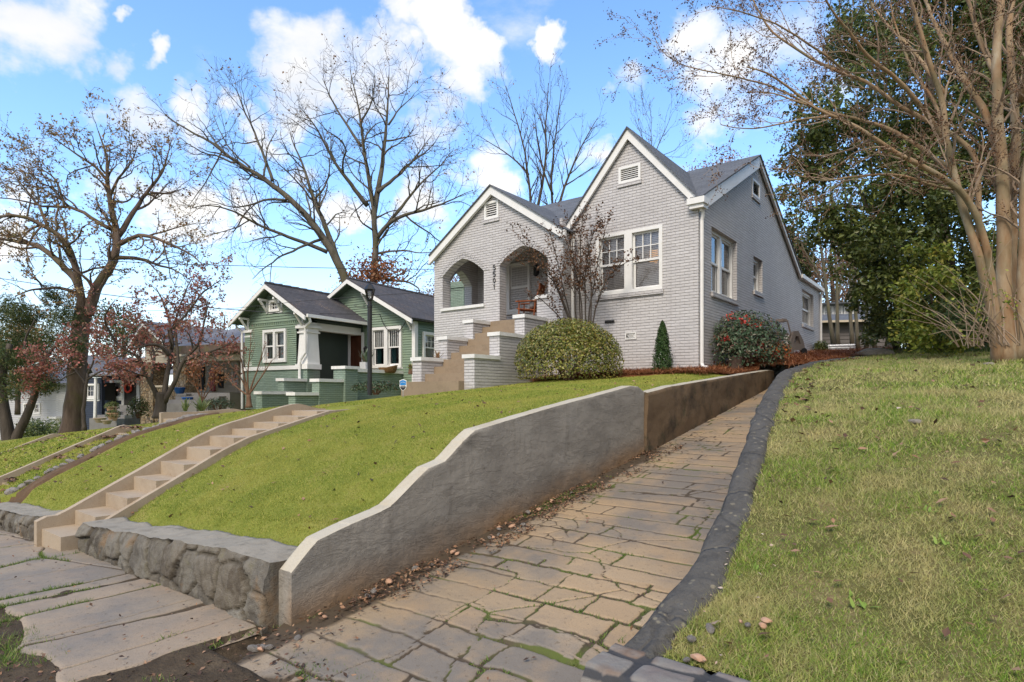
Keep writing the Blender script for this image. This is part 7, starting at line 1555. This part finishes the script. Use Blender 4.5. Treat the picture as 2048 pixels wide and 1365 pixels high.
for (u_, v_, Y_, r_, lab) in ((224, 818, 38.5, .42, 'dark dome shaped plant in the upper tan urn'), (226, 835, 37, .40, 'dark dome shaped plant in the lower tan urn')): shrub('leafy_plant', lab, px(u_, v_, Y_), r_, r_, .36, 'holly', 500, .12, 123, None, .5)
shrub('small_shrub', 'low green shrub at the corner of the navy cottage steps', px(277, 833, 30), .55, .5, .75, 'cedar', 900, .11, 125, None, .4)
shrub('small_shrub', 'small blue green shrub beside the beige house steps', px(435, 818, 24.5), .7, .5, .35, 'nandina', 900, .08, 126, None, .4)
shrub('small_shrub', 'low green plants along the foot of the green porch wall', px(752, 784, 21), .9, .35, .30, 'nandina', 1800, .075, 127, None, .4)
tuft('leafy_plant', 'withered potted plant on the pier left of the porch steps', 'plant', LOT.p(-5.5, -2.7, 2.49), 16, .22, 'oakleaf', 128, .02, 1.2)
shrub('leafy_plant', 'white flowering sprig hanging by the lowest porch pier', px(822, 741, 15.6), .10, .10, .14, 'yellowgreen', 130, .045, 129, ('pale_litter', [(0, 0, .06), (.04, 0, .1)], 12, .04), .3)
print('plants done')

# ------------------------------------------------------------------ grass, straw, fallen leaves, weeds
def blades(mb, xy, z, h, w, rng, lean=.5):
    n = len(xy); B = LOT.w(np.stack([xy[:, 0], xy[:, 1], z], 1)); a = rng.random(n) * 6.283; s = np.stack([np.cos(a), np.sin(a), np.zeros(n)], 1) * (w * rng.uniform(.6, 1.3, n))[:, None]
    t = np.stack([rng.normal(size=n) * lean, rng.normal(size=n) * lean, np.ones(n)], 1); t /= np.linalg.norm(t, axis=1)[:, None]; hh = (h * rng.uniform(.45, 1.3, n))[:, None]
    V = np.stack([B - s, B + s, B + t * hh], 1).reshape(-1, 3); mb.add(V, np.arange(3 * n).reshape(-1, 3))
def scatter(rng, x0, x1, y0, y1, dens, keep=None):
    n = int((x1 - x0) * (y1 - y0) * dens); xy = np.stack([rng.uniform(x0, x1, n), rng.uniform(y0, y1, n)], 1)
    return xy if keep is None else xy[keep(xy)]
rng = np.random.default_rng(200)
stair = lambda q: ~((np.abs(q[:, 0] + 3.18) < .46) & (q[:, 1] < -7.0)) & ~((np.abs(q[:, 0] + 7.05) < .30) & (q[:, 1] < -5.5))
mb = MB()
def put(x0, x1, y0, y1, dens, h, w, lean=.6):
    xy = scatter(rng, x0, x1, y0, y1, dens, stair); z = lawnz(xy[:, 0], xy[:, 1]); blades(mb, xy, z - .004, np.full(len(xy), h), np.full(len(xy), w), rng, lean)
put(-1.6, 1.0, -10.58, -8.2, 13000, .021, .0034); put(-3.0, -1.6, -10.58, -8.2, 10000, .021, .0038); put(-3.0, 1.0, -8.2, -5.2, 7500, .022, .0044); put(-3.9, 1.0, -5.2, -1.1, 3400, .025, .006)
put(-7.2, -3.6, -10.58, -6.8, 5600, .024, .005); put(-9, -3.0, -7.4, -3.5, 1600, .034, .009); put(-11, -7.3, -10.4, -6.5, 1500, .040, .011, .7); put(-20, -11, -10.4, -6, 420, .05, .022, .8)
struct('grass', mb, M['grass'], L0, LA, kind='stuff')
mb = MB()
def putr(y0, y1, x1, dens, h, w, lean=.95):
    n = int((y1 - y0) * x1 * dens); y = rng.uniform(y0, y1, n); x = kerb_x(y) + .17 + .06 * fbm(y * 4, y * 0, 8) + rng.random(n) * x1; k = fbm(x * 1.6, y * 1.6, 44); q = rng.random(n) < .35 + .9 * k; x, y, k = x[q], y[q], k[q]
    z = rz(x, y); blades(mb, np.stack([x, y], 1), z - .004, h * (.55 + .9 * k), np.full(len(x), w), rng, lean)
putr(-10.2, -9.0, 3.2, 24000, .030, .0034, 2.6); putr(-9.0, -7.5, 4.2, 13000, .032, .0040, 2.6); putr(-7.5, -5.0, 5.5, 5200, .035, .0055, 2.6)
putr(-10.2, -9.0, 3.2, 19000, .050, .0026); putr(-9.0, -7.5, 4.2, 10500, .052, .0032); putr(-7.5, -5.0, 5.5, 5200, .055, .0045); putr(-5.0, 0.5, 7.0, 2000, .06, .0075); putr(.5, 5, 8, 700, .08, .012)
struct('grass', mb, M['grass_dry'], L0, LA, kind='stuff')
mb = MB()     # rough growth on the verge, along joints, by the wall foot
def put3(x0, x1, y0, y1, dens, h, zf, keep, w=.004):
    xy = scatter(rng, x0, x1, y0, y1, dens, keep); blades(mb, xy, zf(xy[:, 0], xy[:, 1]) - .006, h * (.5 + fbm(xy[:, 0] * 3, xy[:, 1] * 3, 9)), np.full(len(xy), w), rng, .8)
vzf = lambda x, y: np.where(x < 1.2, fall(x), 0.0) - .03
put3(-5, 3.2, -13.4, -11.85, 5200, .060, vzf, lambda q: (fbm(q[:, 0] * 1.3, q[:, 1] * 1.3, 18) > .53) & ((q[:, 1] < -12.12) | (q[:, 0] > -1)))
put3(-3, 1.0, -12.2, -10.9, 15000, .040, lambda x, y: fall(x) - .01, lambda q: (paving(q[:, 0], q[:, 1], 'walk')[1] > .5) & (fbm(q[:, 0] * 1.1, q[:, 1] * 1.1, 19) > .50))
put3(1.1, 3.7, -11.6, -6.5, 6500, .028, lambda x, y: drive_z(y) - .012, lambda q: (paving(q[:, 0], q[:, 1], 'drive')[1] > .6) & (fbm(q[:, 0] * 1.5, q[:, 1] * 1.5, 27) > .54))
put3(.9, 2.4, -12.2, -10.6, 3800, .045, vzf, lambda q: fbm(q[:, 0] * 2.2, q[:, 1] * 2.2, 91) > .55)
put3(3.2, 3.55, -10.6, -8.5, 900, .05, lambda x, y: drive_z(y) - .01, lambda q: (fbm(q[:, 0] * 3, q[:, 1] * 3, 29) > .58))
put3(-9.3, -7.5, -10.4, -7.6, 900, .05, lambda x, y: lawnz(x, y), lambda q: q[:, 0] > -8.35, .008)
put3(2.6, 12, 4.6, 6.2, 260, .22, lambda x, y: rz(x, y), None, .012)
struct('grass', mb, M['grass_lush'], L0, LA, kind='stuff')
# pine straw
mb = MB(); n = 17000
def needles(x, y, z, L, r):
    k = len(x); B = LOT.w(np.stack([x, y, z], 1)); a = rng.random(k) * 6.283; d = np.stack([np.cos(a), np.sin(a), rng.normal(size=k) * .30], 1) * (L * rng.uniform(.5, 1.3, k))[:, None]; s = np.cross(d, [0, 0, 1.0]); s = s / (np.linalg.norm(s, axis=1)[:, None] + 1e-9) * r
    V = np.stack([B - s, B + s, B + d * .5 + s + [0, 0, .012], B + d * .5 - s + [0, 0, .012], B + d], 1).reshape(-1, 3); i = np.arange(k)[:, None] * 5
    mb.add(V, np.concatenate([i, i + 1, i + 2, i + 3], 1)); mb.add(np.zeros((0, 3)), np.zeros((0, 3), int)) if False else mb.Fc.append((np.concatenate([i + 3, i + 2, i + 4], 1) + mb.n - 5 * k, 0))
x = rng.uniform(-3.75, .55, n); y = rng.uniform(-1.42, .0, n) * np.where(x < -2.2, 1.0, .92); q = (y > -1.42 + .25 * fbm(x * 2, x * 0, 5)); x, y = x[q], y[q]; needles(x, y, sz(x, y) + .02 + .03 * rng.random(len(x)), .16, .0035)
x = rng.uniform(-.0, 1.05, 3500); y = rng.uniform(-.6, 1.3, 3500); needles(x, y, sz(x, y) + .015 + .03 * rng.random(3500), .16, .0035)
y = rng.uniform(1.0, 12, 12000); x = rng.uniform(0, 1, 12000) * (kerb_x(np.minimum(y, 5)) - .05); needles(x, y, sz(x, y) + .015 + .03 * rng.random(12000), .19, .005)
struct('pine_straw', mb, M['straw'], L0, LA, kind='stuff')
# fallen leaves: single faces lying on whatever is below
mb = MB()
def litter(n, x0, x1, y0, y1, zf, size, m=0, keep=None):
    x = rng.uniform(x0, x1, n); y = rng.uniform(y0, y1, n)
    if keep is not None: q = keep(x, y); x, y = x[q], y[q]
    C = LOT.w(np.stack([x, y, zf(x, y) + .012 + .012 * rng.random(len(x))], 1)); leaves(mb, C, np.tile([0, 0, 1.0], (len(x), 1)), size, rng, m, .55, .35)
litter(260, -2.9, 1, -10.4, -2, lawnz, .055); litter(150, -7.2, -4.2, -10.4, -5, lawnz, .07); litter(260, -14, -7.5, -10.4, -6, lawnz, .10)
litter(3200, WX + .01, WX + .42, -11.0, -4.6, lambda x, y: drive_z(y), .038, 0, lambda x, y: rng.random(len(x)) < .2 + .9 * (fbm(x * 3, y * 3, 2) > .5)); litter(90, 1.2, 3.4, -11.5, -4, lambda x, y: drive_z(y), .035)
litter(1500, 0.2, 3.6, -13, -10.8, vzf, .038); litter(240, -6, 1, -13.5, -11.9, vzf, .05); litter(110, -6, 1, -11.9, -10.95, lambda x, y: fall(x), .03)
litter(330, 3.5, 9, -10.2, 4, lambda x, y: rz(x, y) + .03, .075, 0, lambda x, y: x > kerb_x(y) + .3); litter(150, 3.6, 7.5, -10.1, -6, lambda x, y: rz(x, y) + .035, .07, 0, lambda x, y: x > kerb_x(y) + .3)
litter(24, 3.7, 9, -10, 2, lambda x, y: rz(x, y) + .04, .085, 1, lambda x, y: x > kerb_x(y) + .3)
litter(520, 2.6, 3.8, -7, 1.5, lambda x, y: rz(x, y) + .015, .085, 0, lambda x, y: (x > kerb_x(y) + .27) & (x < kerb_x(y) + .55))
litter(60, 3.6, 4.1, -10.2, -8.9, lambda x, y: rz(x, y) + .02, .028, 1, lambda x, y: x < kerb_x(y) + .5)
for i in range(8): r0 = -10.9 + 3.0 * i / 8; zs_ = float(fall(-8.9)) + (i + 1) * (float(bank(-8.9, -7.9)) + .02 - float(fall(-8.9))) / 8; litter(60, -9.3, -8.8, r0, r0 + .34, lambda x, y: np.full(len(x), zs_ + .02), .11)
litter(120, -15, -14.2, -10.9, -7.6, lawnz, .12); litter(160, -3.5, .8, -1.2, 0, lambda x, y: sz(x, y) + .03, .06)
for k_, (x_, r_) in enumerate(((-4.4, .5),)): litter(26, -3.7, -2.86, -11, -8, lambda x, y: fall(-3.28) + (np.floor((y + 11.02) / .3155) + 1) * (float(bank(-3.28, -7.55)) + .02 - float(fall(-3.28))) / 11, .05)
struct('fallen_leaves', mb, [M['litter'], M['pale_litter']], L0, LA, kind='stuff')
# rubble and clay lumps by the wall foot and lawn corner
gp_ = [mesh_from('loose_stone', rock_mesh(60 + i), M['terracotta'] if i < 2 else M['rock'], (0, 0, 0), 0) for i in range(4)]
for i in range(46):
    if i < 38: y = rnd.uniform(-11.3, -7); x = WX + .04 + abs(rnd.gauss(0, .10)); z = float(drive_z(y))
    else: y = rnd.uniform(-10.25, -9.7); x = float(kerb_x(y)) + .3 + rnd.random() * .3; z = float(rlawn(x, y)) + .03
    o = bpy.data.objects.new('loose_stone', gp_[i % 4]); COL.objects.link(o); s = rnd.uniform(.010, .034); o.location = LOT.p(x, y, z + s * .3); o.scale = (s * 1.4, s, s * .7); o.rotation_euler = (rnd.uniform(-.4, .4), rnd.uniform(-.4, .4), rnd.uniform(0, 6))
    tag(o, 'loose lump of clay or stone at the foot of the grey wall or the kerb', 'stone', 'loose rubble by the walls')
# broad-leaved weeds on the right lawn
wd = None
for i, (u, v) in enumerate([(1570, 1232), (1722, 1205), (1790, 1318), (1882, 985), (1668, 940), (1870, 1020), (1525, 1140), (1890, 1085)]):
    q = ray_ground(u, v, 1.5, 12); c = LOT.p(q[0], q[1], float(rz(q[0], q[1])))
    if wd is None: wd = tuft('weed', 'bright green broad leaved weed in the dry right lawn', 'weed', c, 16, .042, 'weed', 140, .009, 2.6, 'broad leaved weeds'); wloc = c
    else: o = wd.copy(); COL.objects.link(o); o.location = c; s = rnd.uniform(.7, 1.5); o.scale = (s, s, s); o.rotation_euler = (0, 0, rnd.uniform(0, 6))
# pale stones showing in the right lawn
pm = mesh_from('field_stone', rock_mesh(90), M['stone_top'], (0, 0, 0), 0)
for (u, v, s, lab) in ((1830, 850, .06, 'pale stone lying in the right lawn halfway up the slope'), (1978, 733, .07, 'pale stone near the top of the right lawn')):
    q = ray_ground(u, v, 1.5, 14); o = bpy.data.objects.new('field_stone', pm); COL.objects.link(o); o.location = LOT.p(q[0], q[1], float(rz(q[0], q[1])) + .02); o.scale = (s * .9, s * 1.2, s * .5); tag(o, lab, 'stone')
bm_ = mesh_from('boulder', rock_mesh(91), M['stone_top'], (0, 0, 0), 0); o = bpy.data.objects.new('boulder', bm_); COL.objects.link(o); o.location = px(1745, 712, 15.5); o.scale = (.55, .5, .22); tag(o, 'flat grey boulder at the end of the black kerb near the back yard', 'boulder')
bpy.context.view_layer.update()
